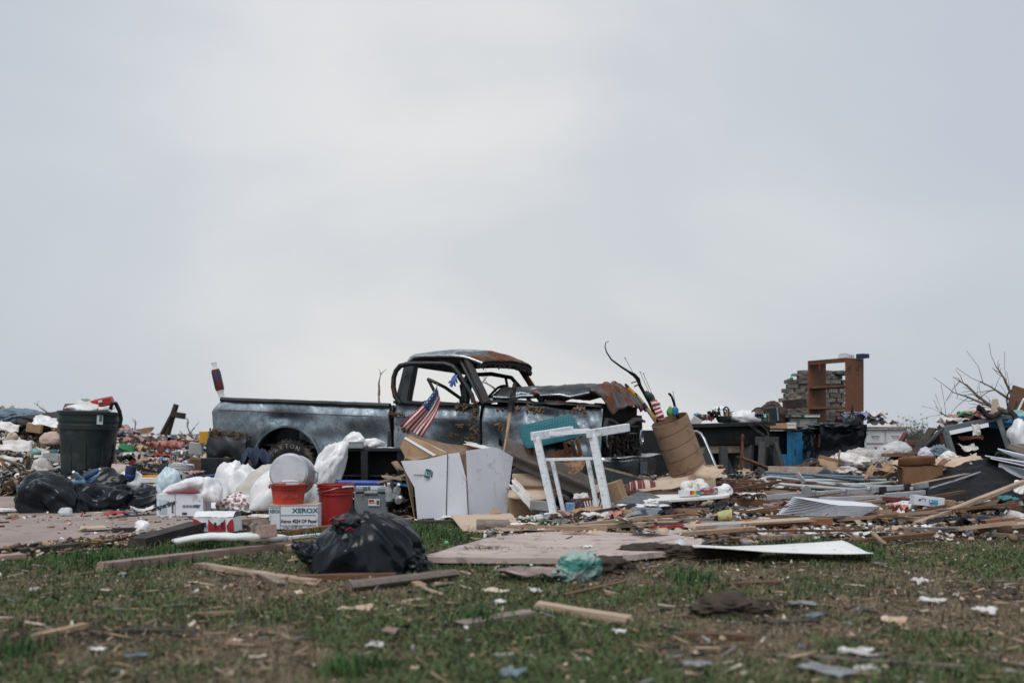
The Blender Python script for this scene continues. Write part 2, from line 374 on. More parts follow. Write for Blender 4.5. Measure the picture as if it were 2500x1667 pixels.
def text(parent, body, size, loc, rot=(R(90), 0, 0), m_=None, shear=0.0, bold=0.0, sx=1.0, align='CENTER', name='lettering', ext=.0005):
    cu = bpy.data.curves.new(name, 'FONT'); cu.body = body; cu.size = size; cu.align_x = align; cu.align_y = 'CENTER'
    cu.extrude = ext; cu.shear = shear; cu.offset = bold; cu.materials.append(m_ or M['ink'])
    t = bpy.data.objects.new(name, cu); COL.objects.link(t)
    bpy.context.view_layer.update()
    me = bpy.data.meshes.new_from_object(t.evaluated_get(bpy.context.evaluated_depsgraph_get())); me.name = name
    bpy.data.objects.remove(t)
    if not me.materials: me.materials.append(m_ or M['ink'])
    o = bpy.data.objects.new(name, me); COL.objects.link(o); o.parent = parent; o.location = loc; o.rotation_euler = rot; o.scale = (sx, 1, 1)
    return o
# ------------------------------------------------------------------ the ground
rng = np.random.default_rng(11)
def _hash(ix, iy, seed):
    n = (ix.astype(np.int64) * 374761393 + iy.astype(np.int64) * 668265263 + seed * 974711) & 0x7fffffff
    n = ((n ^ (n >> 13)) * 1274126177) & 0x7fffffff
    return ((n ^ (n >> 16)) & 0xffff) / 65535.0
def vn(x, y, seed=0):
    x = np.asarray(x, float); y = np.asarray(y, float)
    ix = np.floor(x); iy = np.floor(y); fx = x - ix; fy = y - iy
    fx = fx * fx * (3 - 2 * fx); fy = fy * fy * (3 - 2 * fy)
    a = _hash(ix, iy, seed); b = _hash(ix + 1, iy, seed); c = _hash(ix, iy + 1, seed); d = _hash(ix + 1, iy + 1, seed)
    return (a * (1 - fx) + b * fx) * (1 - fy) + (c * (1 - fx) + d * fx) * fy
def fbm(x, y, seed=0, oct=4):
    t = 0; s = 0; a = 1.0
    for i in range(oct): t = t + a * vn(x * 2 ** i, y * 2 ** i, seed + i * 17); s += a; a *= .5
    return t / s
def sstep(a, b, x): t = np.clip((x - a) / (b - a), 0, 1); return t * t * (3 - 2 * t)
MOUNDS = [(-8.6, 16.6, .98, 1.7, 1.9), (-5.9, 17.4, .62, 1.9, 1.9), (-7.2, 13.6, .22, 1.8, 1.2), (-4.4, 13.4, .26, 1.3, 1.2), (-3.6, 10.9, .10, 1.6, .9),
          (6.6, 13.4, .52, 1.3, 1.3), (5.2, 11.6, .20, 1.2, .9), (3.6, 12.2, .22, 1.6, 1.2), (1.6, 11.2, .16, 1.1, .9), (2.2, 9.0, .05, 2.0, .9), (4.3, 8.8, .06, 1.6, .8),
          (7.4, 11.3, .34, 1.2, 1.1), (2.0, 10.75, .26, .6, .5)]
def hgt(X, Y):
    X = np.asarray(X, float); Y = np.asarray(Y, float)
    h = 0.035 * (fbm(X * 1.1, Y * 1.1, 3) - .5) * np.clip(30 / np.maximum(Y, 1), 0, 1)
    m_ = np.zeros_like(h)
    for cx, cy, a, sx, sy in MOUNDS: m_ = m_ + a * np.exp(-((X - cx) / sx) ** 2 - ((Y - cy) / sy) ** 2)
    h = h + m_ * (1 + .7 * (fbm(X * 1.7, Y * 1.7, 8) - .5))
    # the bank of torn earth in front of the plywood and the debris
    ln = np.where(X > -.6, 6.45 + .12 * X, 6.2); b = np.exp(-((Y - ln) / .22) ** 2) * sstep(-.9, -.1, X) * sstep(1.9, 1.2, X)
    h = h + b * .07 * fbm(X * 4, Y * 4, 21)
    return h
def hz(x, y): return float(hgt(x, y))
DRIVE = [gd(-420, 1420), gd(60, 1363), gd(300, 1335), gd(480, 1313), gd(690, 1288), gd(700, 1232), gd(560, 1215), gd(-900, 1215)]
DRIVE = [(p.x, p.y) for p in DRIVE]
def inpoly(X, Y, P):
    r = np.zeros(np.shape(X), bool); n = len(P)
    for i in range(n):
        x1, y1 = P[i]; x2, y2 = P[(i + 1) % n]
        if y1 == y2: continue
        r ^= ((y1 > Y) != (y2 > Y)) & (X < (x2 - x1) * (Y - y1) / (y2 - y1) + x1)
    return r
def rubble_amount(X, Y):                 # 0 lawn .. 1 covered with debris
    front = np.where(X > -.2, 7.05 + .10 * (X - 1) + .5 * (fbm(X * 1.3, Y * 0 + 3, 5) - .5), 8.9)
    a = sstep(front - .15, front + .45, Y)
    a = np.maximum(a, sstep(9.0, 10.0, Y))
    return a
def lawn_green(X, Y):                    # share of living grass on the lawn
    g = fbm(X * .9 + 4, Y * .9, 31); f = fbm(X * 3.2, Y * 3.2, 37)
    v = sstep(.375, .60, .56 * g + .44 * f)
    v = v + .45 * np.exp(-((X + 1.9) / 1.5) ** 2 - ((Y - 6.3) / .9) ** 2) + .3 * np.exp(-((X - 1.9) / 1.5) ** 2 - ((Y - 6.2) / .4) ** 2) + .8 * np.exp(-((X + .5) / .45) ** 2 - ((Y - 7.9) / .7) ** 2)
    v = v - .55 * np.exp(-((X + .75) / .8) ** 2 - ((Y - 4.9) / .55) ** 2) - .9 * np.exp(-((X + 1.75) / .5) ** 2 - ((Y - 3.95) / .28) ** 2) - .35 * np.exp(-((X - 1.6) / .9) ** 2 - ((Y - 4.3) / .5) ** 2)
    v = v - .6 * np.exp(-((X - .25) / .5) ** 2 - ((Y - 5.6) / .4) ** 2)
    return np.clip(v, 0, 1)
def dark_soil(X, Y):
    s = sstep(.58, .78, fbm(X * 1.6 + 9, Y * 1.6, 51)) * .8
    s = s + 1.1 * np.exp(-((X + 1.75) / .5) ** 2 - ((Y - 3.95) / .25) ** 2) + .9 * np.exp(-((X - .45) / .9) ** 2 - ((Y - 6.35) / .28) ** 2) + .8 * np.exp(-((X - 1.5) / .6) ** 2 - ((Y - 6.75) / .25) ** 2)
    s = s + .6 * np.exp(-((X + .1) / .6) ** 2 - ((Y - 6.0) / .2) ** 2) + .7 * np.exp(-((X - 1.0) / .18) ** 2 - ((Y - 4.75) / .15) ** 2)
    return np.clip(s, 0, 1)

def axis(lo, hi, step, far_lo, far_hi, g=1.35):
    a = list(np.arange(lo, hi + step / 2, step)); s = step; x = lo
    while x > far_lo: s *= g; x -= s; a.insert(0, x)
    s = step; x = a[-1]
    while x < far_hi: s *= g; x += s; a.append(x)
    return np.array(a)
gx = axis(-9.5, 9.5, .065, -4000, 4000); gy = axis(2.2, 19.0, .065, -400, 4500)
GX, GY = np.meshgrid(gx, gy); nx, ny = len(gx), len(gy)
GZ = hgt(GX, GY) * np.where((np.abs(GX) < 30) & (GY < 40) & (GY > -5), 1, 0)
DIRT = np.array((.09, .067, .048)); STRAW = np.array((.205, .155, .105)); GREEN = np.array((.045, .075, .022)); SOIL = np.array((.022, .017, .013)); GAP_SHADE = np.array((.024, .020, .018))
gr = lawn_green(GX, GY); ds = dark_soil(GX, GY); ra = rubble_amount(GX, GY); stw = fbm(GX * 5, GY * 5, 61, 3)
C = DIRT[None, None, :] * (1 - stw[..., None]) + STRAW[None, None, :] * stw[..., None]
C = C * (1 - .55 * gr[..., None]) + GREEN * .55 * gr[..., None]
C = C * (1 - ds[..., None]) + SOIL * ds[..., None]
mixr = ra * (.55 + .45 * (fbm(GX * 4, GY * 4, 71) > .45))
C = C * (1 - mixr[..., None]) + (GAP_SHADE * (.3 + 1.1 * fbm(GX * 6, GY * 6, 77)[..., None])) * mixr[..., None]  # ground under debris goes near black: shade of the gaps put into its colour
far = sstep(25, 60, np.hypot(GX, GY)); C = C * (1 - far[..., None]) + np.array((.10, .095, .06)) * far[..., None]

def np_mesh(name, V, faces_idx, k, colors, m_, parent=None, smooth=False):
    """V (n,3); faces_idx flat (nf,k)"""
    me = bpy.data.meshes.new(name); V = np.ascontiguousarray(V, np.float32); Fi = np.ascontiguousarray(faces_idx, np.int32)
    me.vertices.add(len(V)); me.vertices.foreach_set('co', V.ravel())
    nf = len(Fi); me.loops.add(nf * k); me.loops.foreach_set('vertex_index', Fi.ravel())
    me.polygons.add(nf); me.polygons.foreach_set('loop_start', np.arange(0, nf * k, k, dtype=np.int32))
    if smooth: me.polygons.foreach_set('use_smooth', np.ones(nf, bool))
    if colors is not None:
        at_ = me.attributes.new('col', 'FLOAT_COLOR', 'POINT')
        ca = np.ones((len(V), 4), np.float32); ca[:, :3] = colors; at_.data.foreach_set('color', ca.ravel())
    me.update(calc_edges=True); me.validate()
    me.materials.append(m_); o = bpy.data.objects.new(name, me); COL.objects.link(o)
    if parent is not None: o.parent = parent
    return o
I = np.arange(nx * ny).reshape(ny, nx)
quads = np.stack([I[:-1, :-1], I[:-1, 1:], I[1:, 1:], I[1:, :-1]], -1).reshape(-1, 4)
M['ground'] = attr_mat('ground_earth', rough=.95, bump=.9, bscale=55, nvar=.45, nscale=38)
ground = np_mesh('ground', np.stack([GX, GY, GZ], -1).reshape(-1, 3), quads, 4, C.reshape(-1, 3), M['ground'], smooth=True)
tag(ground, 'muddy brown lawn and bare earth under the debris', kind='structure')

# concrete driveway on the left
M['concrete'] = mat('driveway_concrete', (.335, .27, .245), (.25, .2, .18), scale=2.2, lo=.35, hi=.7, rough=.85, bump=.4, bscale=90, dirt=(.12, .095, .08), damt=.22, dscale=5, detail=9)
def ragged_outline(P, step=.12, amp=.05, seed=1, z=0.0, fix=()):
    out_ = []
    for i, a in enumerate(P):
        b = P[(i + 1) % len(P)]; a = Vector((a[0], a[1], 0)); b = Vector((b[0], b[1], 0)); n = max(1, int((b - a).length / step))
        d = (b - a).normalized(); nrm = Vector((-d.y, d.x, 0))
        for k in range(n):
            p = a + (b - a) * k / n
            if i not in fix: p += nrm * amp * (MN.noise(Vector((p.x * 3, p.y * 3, seed))) + .5 * MN.noise(Vector((p.x * 9, p.y * 9, seed))))
            out_.append((p.x, p.y, z))
    return out_
def edge_level(P, z): return [(x, y, z) for x, y in P]
mb = MB(); mb.poly(ragged_outline(DRIVE, .1, .035, 3, .045, fix=(4, 5, 6, 7)), .12)
drive = mb.build('driveway', M['concrete']); tag(drive, 'pinkish grey concrete driveway under the black bags', kind='structure')

# ------------------------------------------------------------------ grass and dead litter on the lawn
def lawn_points(n, y0=3.0, y1=8.9, bias=1.0):
    Y = y0 + (y1 - y0) * rng.random(n) ** bias; X = (rng.random(n) * 2 - 1) * (Y * .56 + .25); return X, Y
def off_drive(X, Y): return ~inpoly(X, Y, DRIVE)
def blades(name, n, hmin, hmax, wd, seed, dens, colA, colB, y0=3.0, y1=8.9, lean=.7):
    X, Y = lawn_points(n, y0, y1, 1.15)
    keep = off_drive(X, Y) & (rng.random(n) < dens(X, Y)); X, Y = X[keep], Y[keep]; n = len(X)
    Z = hgt(X, Y) - .006; a = rng.random(n) * 2 * np.pi; h = hmin + (hmax - hmin) * rng.random(n) ** 1.6
    h = h * (.6 + .8 * fbm(X * 2.5, Y * 2.5, 91)); w_ = wd * (.6 + .8 * rng.random(n)); l = lean * (rng.random(n) ** .7) * h * 1.3
    dx, dy = np.cos(a), np.sin(a); ta = a + np.pi / 2 + rng.normal(0, .5, n); tx, ty = np.cos(ta), np.sin(ta)
    B = np.stack([X, Y, Z], -1); T = np.stack([tx, ty, 0 * tx], -1); D = np.stack([dx, dy, 0 * dx], -1); up = np.array((0, 0, 1.0))
    c = lambda q: q[:, None]
    v0 = B - T * c(w_ / 2); v1 = B + T * c(w_ / 2)
    m0 = B + D * c(l * .35) + up * c(h * .6); v2 = m0 + T * c(w_ * .42); v3 = m0 - T * c(w_ * .42)
    t0 = B + D * c(l) + up * c(h * (.98 - .3 * lean)); v4 = t0 + T * c(w_ * .12); v5 = t0 - T * c(w_ * .12)
    V = np.stack([v0, v1, v2, v3, v4, v5], 1).reshape(-1, 3); b = np.arange(n)[:, None] * 6
    Fq = np.concatenate([b + np.array([[0, 1, 2, 3]]), b + np.array([[3, 2, 4, 5]])], 1).reshape(-1, 4)
    t = rng.random(n)[:, None]; cc = (np.array(colA) * (1 - t) + np.array(colB) * t) * (.7 + .6 * rng.random(n)[:, None])
    return np_mesh(name, V, Fq, 4, np.repeat(cc, 6, 0), M['blade'])
M['blade'] = attr_mat('grass_blade', rough=.7, nvar=.15, spec=.35)
def dens_green(X, Y): return lawn_green(X, Y) ** 1.2 * (1 - .9 * rubble_amount(X, Y) * (X > .1)) * (1 - dark_soil(X, Y)) + .03
def dens_straw(X, Y): return np.clip((1.05 - .8 * lawn_green(X, Y)) * (1 - .8 * dark_soil(X, Y)), .08, 1)
g1 = blades('grass', 300000, .015, .055, .0048, 1, dens_green, (.038, .082, .026), (.115, .15, .058))
tag(g1, 'short green grass growing in patches on the lawn', 'grass', kind='stuff')
def tuft_dens(X, Y):
    d = np.zeros_like(X)
    for px, py, r in ((870, 1355, .10), (960, 1300, .22), (1010, 1300, .2), (900, 1320, .2), (1080, 1318, .2), (1350, 1290, .13), (1330, 1298, .12), (860, 1330, .12), (1290, 1300, .1), (560, 1330, .15), (700, 1310, .12), (470, 1340, .15), (760, 1308, .12), (840, 1655, .07), (60, 1600, .08), (905, 1640, .06), (1180, 1525, .08), (1690, 1430, .12), (1960, 1345, .2), (2080, 1355, .2), (300, 1372, .3)):
        p = gd(px, py); d = d + np.exp(-((X - p.x) / r) ** 2 - ((Y - p.y) / (r * 1.3)) ** 2)
    return np.clip(d, 0, 1)
g2 = blades('grass', 150000, .05, .12, .006, 2, tuft_dens, (.02, .066, .016), (.055, .115, .032), lean=.6)
tag(g2, 'taller green grass tufts beside the cardboard and timber', 'grass', kind='stuff')
g3 = blades('dead_grass', 210000, .012, .045, .0035, 3, dens_straw, (.11, .082, .05), (.28, .225, .15), lean=1.25)
tag(g3, 'brown dead grass matted over the lawn', 'dead grass', kind='stuff')

# ------------------------------------------------------------------ small debris: real pieces, joined where nobody could count them
SHEET_T = np.array([[x, y, 0] for y in (-.5, 0, .5) for x in (-.5, 0, .5)], float)
SHEET_F = np.array([[0, 1, 4, 3], [1, 2, 5, 4], [3, 4, 7, 6], [4, 5, 8, 7]])
BOX_T = np.array([[x, y, z] for z in (-.5, .5) for x, y in ((-.5, -.5), (.5, -.5), (.5, .5), (-.5, .5))], float)
BOX_F = np.array([[0, 3, 2, 1], [4, 5, 6, 7], [0, 1, 5, 4], [1, 2, 6, 5], [2, 3, 7, 6], [3, 0, 4, 7]])
def rotmats(yaw, pitch, roll):
    cy, sy = np.cos(yaw), np.sin(yaw); cp, sp = np.cos(pitch), np.sin(pitch); cr_, sr = np.cos(roll), np.sin(roll)
    Rm = np.empty((len(yaw), 3, 3))
    Rm[:, 0, 0] = cy * cp; Rm[:, 0, 1] = cy * sp * sr - sy * cr_; Rm[:, 0, 2] = cy * sp * cr_ + sy * sr
    Rm[:, 1, 0] = sy * cp; Rm[:, 1, 1] = sy * sp * sr + cy * cr_; Rm[:, 1, 2] = sy * sp * cr_ - cy * sr
    Rm[:, 2, 0] = -sp; Rm[:, 2, 1] = cp * sr; Rm[:, 2, 2] = cp * cr_
    return Rm
def pieces(pos, size, tilt, cols, T, Fc, jit, yaw=None):
    n = len(pos); k = len(T)
    P = T[None] * np.ones((n, 1, 1)) + rng.normal(0, 1, (n, k, 3)) * np.array(jit)
    P = P * size[:, None, :]
    yw = rng.random(n) * 2 * np.pi if yaw is None else yaw
    Rm = rotmats(yw, rng.normal(0, tilt, n), rng.normal(0, tilt, n))
    P = np.einsum('nij,nkj->nki', Rm, P) + pos[:, None, :]
    Fq = (np.arange(n)[:, None, None] * k + Fc[None]).reshape(-1, 4)
    return P.reshape(-1, 3), Fq, np.repeat(cols, k, 0)
M['bits'] = attr_mat('debris_bits', rough=.8, nvar=.2, nscale=60)
PAL = {'white': (.68, .67, .66), 'cream': (.60, .53, .44), 'tan': (.42, .31, .22), 'brown': (.17, .11, .07), 'dark': (.035, .032, .03), 'grey': (.28, .28, .29), 'wood': (.36, .25, .17),
       'blue': (.08, .17, .36), 'lblue': (.35, .48, .60), 'red': (.42, .05, .05), 'pink': (.58, .30, .30), 'teal': (.06, .32, .32), 'green': (.08, .30, .12), 'yellow': (.62, .45, .12), 'slate': (.10, .13, .16)}
def palette(n, wts):
    ks = list(wts); p = np.array([wts[k] for k in ks], float); p /= p.sum()
    c = np.array([PAL[k] for k in ks])[rng.choice(len(ks), n, p=p)]
    return np.clip(c * (.65 + .6 * rng.random((n, 1))), 0, .8)
def debris(name, label, cat, samp, n_sheet, n_stick, n_chunk, pal, s_sheet=(.03, .09), s_stick=(.05, .2), s_chunk=(.02, .07), lift=.03, tilt=.45, along=None, sw=1.0):
    Vs, Fs, Cs = [], [], []; b = 0
    for n, T, Fc, jit in ((n_sheet, SHEET_T, SHEET_F, (.08, .08, 1.0)), (n_stick, BOX_T, BOX_F, (.06, .08, .1)), (n_chunk, BOX_T, BOX_F, (.16, .16, .16))):
        if not n: continue
        X, Y = samp(n); n = len(X); u = rng.random(n) ** 1.7
        Z = hgt(X, Y) + lift * rng.random(n)
        if T is SHEET_T:
            s = s_sheet[0] + (s_sheet[1] - s_sheet[0]) * u; S = np.stack([s, s * (.4 + .6 * rng.random(n)), s * .16], -1); tl = tilt; p_ = pal
        elif jit[0] == .06:
            s = s_stick[0] + (s_stick[1] - s_stick[0]) * u; S = np.stack([s, .005 * sw + .02 * sw * rng.random(n) * (s / s_stick[1] + .3), (.004 + .012 * rng.random(n)) * sw], -1); tl = tilt * .45
            p_ = {'wood': 3, 'brown': 4, 'tan': 1.5, 'dark': 4.5, 'cream': 1, 'grey': 1}
        else:
            s = s_chunk[0] + (s_chunk[1] - s_chunk[0]) * u; S = np.stack([s, s * (.5 + .5 * rng.random(n)), s * (.3 + .5 * rng.random(n))], -1); tl = .8; p_ = {**pal, 'brown': 3, 'dark': 3}
        yw = None
        if along is not None: yw = along + rng.normal(0, .5, n)
        V, Fq, Cc = pieces(np.stack([X, Y, Z], -1), S, tl, palette(n, p_), T, Fc, jit, yw)
        Vs.append(V); Fs.append(Fq + b); Cs.append(Cc); b += len(V)
    o = np_mesh(name, np.concatenate(Vs), np.concatenate(Fs), 4, np.concatenate(Cs), M['bits'])
    return tag(o, label, cat, kind='stuff')
def band(px0, px1, y0, y1, bias=1.0):      # sampler over the ground between two image columns and two depths
    def f(n):
        Y = y0 + (y1 - y0) * rng.random(n) ** bias; px = px0 + (px1 - px0) * rng.random(n); return (px - 1250) / FPX * Y, Y
    return f
def where(samp, cond):
    def f(n): X, Y = samp(n); k = cond(X, Y); return X[k], Y[k]
    return f
debris('rubbish_heap', 'mixed brown and white rubbish heap behind the black bags', 'rubbish heap', band(-80, 300, 12.2, 19), 8500, 4200, 2200,
       {'white': 5, 'cream': 3, 'tan': 3, 'brown': 4, 'dark': 4, 'grey': 3, 'slate': 2, 'lblue': .7, 'teal': .3}, s_sheet=(.03, .13), s_stick=(.08, .34), s_chunk=(.02, .07), lift=.13, tilt=.9)
debris('rubbish_heap', 'colourful rubbish heap of paper and clothes between bin and truck', 'rubbish heap', band(250, 560, 12.0, 19), 9500, 1800, 1500,
       {'white': 6, 'cream': 3, 'pink': 2, 'tan': 2, 'red': 1.2, 'blue': 1.2, 'lblue': 1.4, 'grey': 3, 'dark': 3, 'slate': 3, 'green': .4, 'yellow': .5, 'teal': .6}, s_sheet=(.03, .11), s_stick=(.08, .25), s_chunk=(.02, .07), lift=.13, tilt=.9)
debris('debris_field', 'field of splintered wood and litter on the right', 'debris', where(band(1130, 2560, 6.9, 12.5, 1.1), lambda X, Y: rng.random(len(X)) < rubble_amount(X, Y)), 10500, 7000, 6500,
       {'white': 4, 'cream': 2.5, 'tan': 2.5, 'brown': 5, 'dark': 9, 'grey': 2.5, 'slate': 2, 'pink': .4, 'lblue': .3}, s_sheet=(.015, .06), s_stick=(.04, .26), s_chunk=(.010, .055), lift=.045, tilt=.4, along=0.0, sw=.6)
debris('debris_field', 'litter spread under the workbench and cabinets', 'debris', band(1600, 2560, 11.8, 17.5), 5500, 4500, 2200,
       {'white': 3, 'cream': 2, 'tan': 3, 'brown': 4, 'dark': 5, 'grey': 3, 'slate': 3, 'red': .4, 'pink': .4}, s_sheet=(.04, .12), s_stick=(.08, .35), s_chunk=(.03, .1), lift=.08)
debris('debris_field', 'litter spread under the truck and between the boxes', 'debris', band(480, 1700, 8.9, 13.5), 3200, 3200, 2200,
       {'white': 2, 'cream': 1.5, 'tan': 3, 'brown': 5, 'dark': 6, 'grey': 2.5, 'slate': 2}, s_sheet=(.02, .07), s_stick=(.04, .2), s_chunk=(.015, .06), lift=.03)
debris('lawn_litter', 'twigs bark and paper flecks strewn over the lawn', 'litter', where(lambda n: lawn_points(n, 3.0, 8.2), off_drive), 2600, 4200, 1500,
       {'white': .15, 'cream': .6, 'tan': 2.2, 'brown': 5, 'dark': 5, 'slate': .4, 'grey': .4}, s_sheet=(.008, .034), s_stick=(.02, .11), s_chunk=(.006, .02), lift=.025, tilt=.3, sw=.42)
def drive_pts(n):
    X, Y = band(-60, 700, 6.0, 10.2)(n); k = inpoly(X, Y, DRIVE) & (rng.random(len(X)) < .15 + .85 * sstep(7.6, 9.4, Y)); return X[k], Y[k]
_h = hgt
def hgt(X, Y): return _h(X, Y) + np.where(inpoly(np.asarray(X), np.asarray(Y), DRIVE), .05 - _h(X, Y), 0)
debris('driveway_litter', 'small litter flecks scattered over the concrete driveway', 'litter', drive_pts, 420, 150, 320,
       {'white': 3, 'cream': 1, 'tan': 2, 'brown': 3, 'dark': 3, 'red': 1.4, 'slate': 1}, s_sheet=(.012, .05), s_stick=(.02, .12), s_chunk=(.006, .022), lift=.004, tilt=.12)
def edge_pts(n):
    t = rng.random(n); a = np.array(DRIVE[:5]); k = np.minimum((t * 4).astype(int), 3); f = t * 4 - k
    P = a[k] * (1 - f[:, None]) + a[k + 1] * f[:, None]; return P[:, 0] + rng.normal(0, .06, n), P[:, 1] + rng.normal(0, .07, n)
debris('edge_litter', 'dark mulch and twigs along the edge of the driveway', 'litter', edge_pts, 350, 650, 800, {'brown': 3, 'dark': 5, 'tan': 2, 'cream': 1, 'white': .4}, s_sheet=(.015, .05), s_stick=(.03, .22), s_chunk=(.01, .035), lift=.03, tilt=.25)

# ------------------------------------------------------------------ debris pieces that can be told apart: one object each
def proto_paper(seed, m_, n=4):
    o = sheet('paper_scrap', (0, 0, 0), 1, .72, 0, .22, seed, m_, n=n, ragged=.25, thick=.01, f=1.6); COL.objects.unlink(o); return o
def proto_wood(seed, m_):
    o = plank('wood_piece', (-.5, 0, 0), (.5, 0, 0), .11, .045, m_, seed, ragged=.05, n=2); COL.objects.unlink(o); return o
def proto_lump(seed, m_):
    o = sheet('rag', (0, 0, 0), 1, .8, 0, .42, seed, m_, n=8, ragged=.35, thick=.02, f=2.6); COL.objects.unlink(o); return o
PP = [proto_paper(i, M[k]) for i, k in enumerate(('paper', 'paper', 'paper_tan', 'card', 'white_card', 'card_pale', 'card_dark', 'paper', 'grey_paint', 'paper'))]
PW = [proto_wood(i, M[k]) for i, k in enumerate(('wood_raw', 'wood_grey', 'wood_brown', 'wood_pale', 'wood_red', 'wood_dark', 'wood_raw', 'wood_pink', 'wood_brown', 'wood_orange'))]
PL = [proto_lump(i, M[k]) for i, k in enumerate(('cloth_white', 'cloth_dark', 'cloth_pink', 'cloth_blue_grey', 'white_bag', 'insulation', 'cloth_green', 'blue_cloth', 'black_plastic', 'pink'))]
rs = random.Random(5)
ANCH = []; YC = 10.0
WORDS = {'paper': 'white paper', 'paper_tan': 'beige paper', 'card': 'brown card', 'white_card': 'bright white card', 'card_pale': 'tan card', 'card_dark': 'dark brown card', 'grey_paint': 'grey sheet', 'wood_raw': 'tan', 'wood_grey': 'grey', 'wood_brown': 'brown', 'wood_pale': 'pale', 'wood_red': 'dark red', 'wood_dark': 'blackened',
         'wood_pink': 'pinkish', 'wood_orange': 'orange brown', 'cloth_white': 'off white', 'cloth_dark': 'black', 'cloth_pink': 'dusty pink', 'cloth_blue_grey': 'blue grey', 'white_bag': 'shiny white', 'insulation': 'cream', 'cloth_green': 'dark green', 'blue_cloth': 'blue', 'black_plastic': 'shiny black', 'pink': 'coral pink'}
def strew(name, protos, n, samp, s0, s1, label, cat, group, tilt=.25, lift=.02, yaw=None, z1=None):
    X, Y = samp(n * 3)
    for x, y in list(zip(X, Y))[:n]:
        x = float(x); y = float(y); p = rs.choice(protos); o = p.copy(); COL.objects.link(o); o.name = name
        s = s0 + (s1 - s0) * rs.random() ** 1.6
        o.scale = (s, s * rs.uniform(.6, 1.1), s * rs.uniform(.7, 1.2)) if protos is not PW else (s, s * rs.uniform(.35, .8) ** .6, s * .7)
        if protos is PW: o.scale = (s, rs.uniform(.22, .62), rs.uniform(.3, .7))
        o.location = (x, y, hz(x, y) + rs.uniform(0, lift))
        o.rotation_euler = (rs.gauss(0, tilt), rs.gauss(0, tilt), rs.uniform(0, 6.28) if yaw is None else rs.gauss(yaw, .22))
        nr = min(ANCH, key=lambda k: abs(k[0] - (1250 + FPX * x / y)))[1] if ANCH else ''
        cw = WORDS.get(o.active_material.name, ''); tag(o, '%s %s %s %s' % (cw, label, ('low in', 'high on')[o.location.z > .3] if 'heap' in nr else ('in front of', 'level with', 'behind')[0 if y < YC - 1 else (1 if y < YC + 1 else 2)], nr), cat, group)
# ------------------------------------------------------------------ the burnt pickup truck (x forward, y across away from the camera, z up)
def rust_mat(name, body, body2, rust, amount, scale=3.0, rough=.4, metal=.3, flake=None, coat=0.0):
    m_ = bpy.data.materials.new(name); m_.use_nodes = True; nd, ln = nodes_of(m_); b = nd['Principled BSDF']
    tcn = nd.new('ShaderNodeTexCoord'); v = tcn.outputs['Object']
    def nz(sc, det=7, ro=.62, d=.2):
        t = nd.new('ShaderNodeTexNoise'); t.inputs['Scale'].default_value = sc; t.inputs['Detail'].default_value = det; t.inputs['Roughness'].default_value = ro; t.inputs['Distortion'].default_value = d
        ln(v, t.inputs['Vector']); return t.outputs['Fac']
    def rmp(f, a, z, o0=0, o1=1):
        r = nd.new('ShaderNodeMapRange'); ln(f, r.inputs[0])
        for i, q in zip((1, 2, 3, 4), (a, z, o0, o1)): r.inputs[i].default_value = q
        return r.outputs[0]
    def mixc(f, a, z):
        x = nd.new('ShaderNodeMix'); x.data_type = 'RGBA'; ln(f, x.inputs[0])
        for i, q in ((6, a), (7, z)):
            if isinstance(q, tuple): x.inputs[i].default_value = (*q, 1)
            else: ln(q, x.inputs[i])
        return x.outputs[2]
    cur = mixc(rmp(nz(2.0, 6, .55, .8), .36, .62), body, body2)
    fine = nz(34, 9, .75); cur = mixc(rmp(fine, .48, .70, 0, .75), cur, tuple(q * .45 for q in body))
    rf = rmp(nz(scale, 9, .7, .6), .70 - .45 * amount, .78 - .45 * amount)
    rc = mixc(rmp(nz(11, 7, .7), .35, .65), rust, tuple(q * .35 for q in rust))
    cur = mixc(rf, cur, rc)
    if flake: cur = mixc(rmp(nz(9, 9, .75, .8), .64, .67), cur, flake)
    ln(cur, b.inputs['Base Color']); b.inputs['Metallic'].default_value = metal
    ro = nd.new('ShaderNodeMix'); ln(rf, ro.inputs[0]); ln(rmp(fine, .3, .7, rough - .1, rough + .16), ro.inputs[2]); ro.inputs[3].default_value = .9; ln(ro.outputs[0], b.inputs['Roughness'])
    if coat: b.inputs['Coat Weight'].default_value = coat
    bn = nd.new('ShaderNodeBump'); bn.inputs['Strength'].default_value = .35; bn.inputs['Distance'].default_value = .006; ln(nz(40, 6, .7), bn.inputs['Height']); ln(bn.outputs[0], b.inputs['Normal'])
    return m_
M['burnt'] = rust_mat('burnt_paint', (.10, .135, .165), (.42, .50, .57), (.09, .05, .035), .14, rough=.40, metal=.60)
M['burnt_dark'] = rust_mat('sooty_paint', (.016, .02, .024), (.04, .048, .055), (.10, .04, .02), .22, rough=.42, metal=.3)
M['frame_rust'] = rust_mat('sooty_frame', (.014, .017, .02), (.03, .036, .04), (.13, .055, .025), .36, scale=4, rough=.5, metal=.2, flake=(.30, .28, .26))
M['roof_metal'] = rust_mat('scorched_roof', (.17, .205, .235), (.42, .47, .51), (.16, .06, .025), .22, scale=2.2, rough=.33, metal=.45, flake=(.42, .41, .40))
M['rust'] = rust_mat('rusted_hood', (.045, .055, .065), (.14, .17, .19), (.20, .065, .022), .56, scale=3.4, rough=.5, metal=.3, flake=(.40, .36, .32))
M['flaking'] = rust_mat('flaking_pillar', (.02, .024, .027), (.05, .055, .06), (.16, .06, .03), .35, scale=6, rough=.6, metal=.1, flake=(.52, .51, .50))
M['chrome'] = mat('dull_chrome', (.50, .52, .54), (.30, .32, .34), scale=7, rough=.25, metal=.9, dirt=(.07, .06, .05), damt=.35)
M['seat_burnt'] = mat('seat_burnt', (.05, .042, .04), (.11, .09, .085), scale=9, rough=.95, bump=.7)
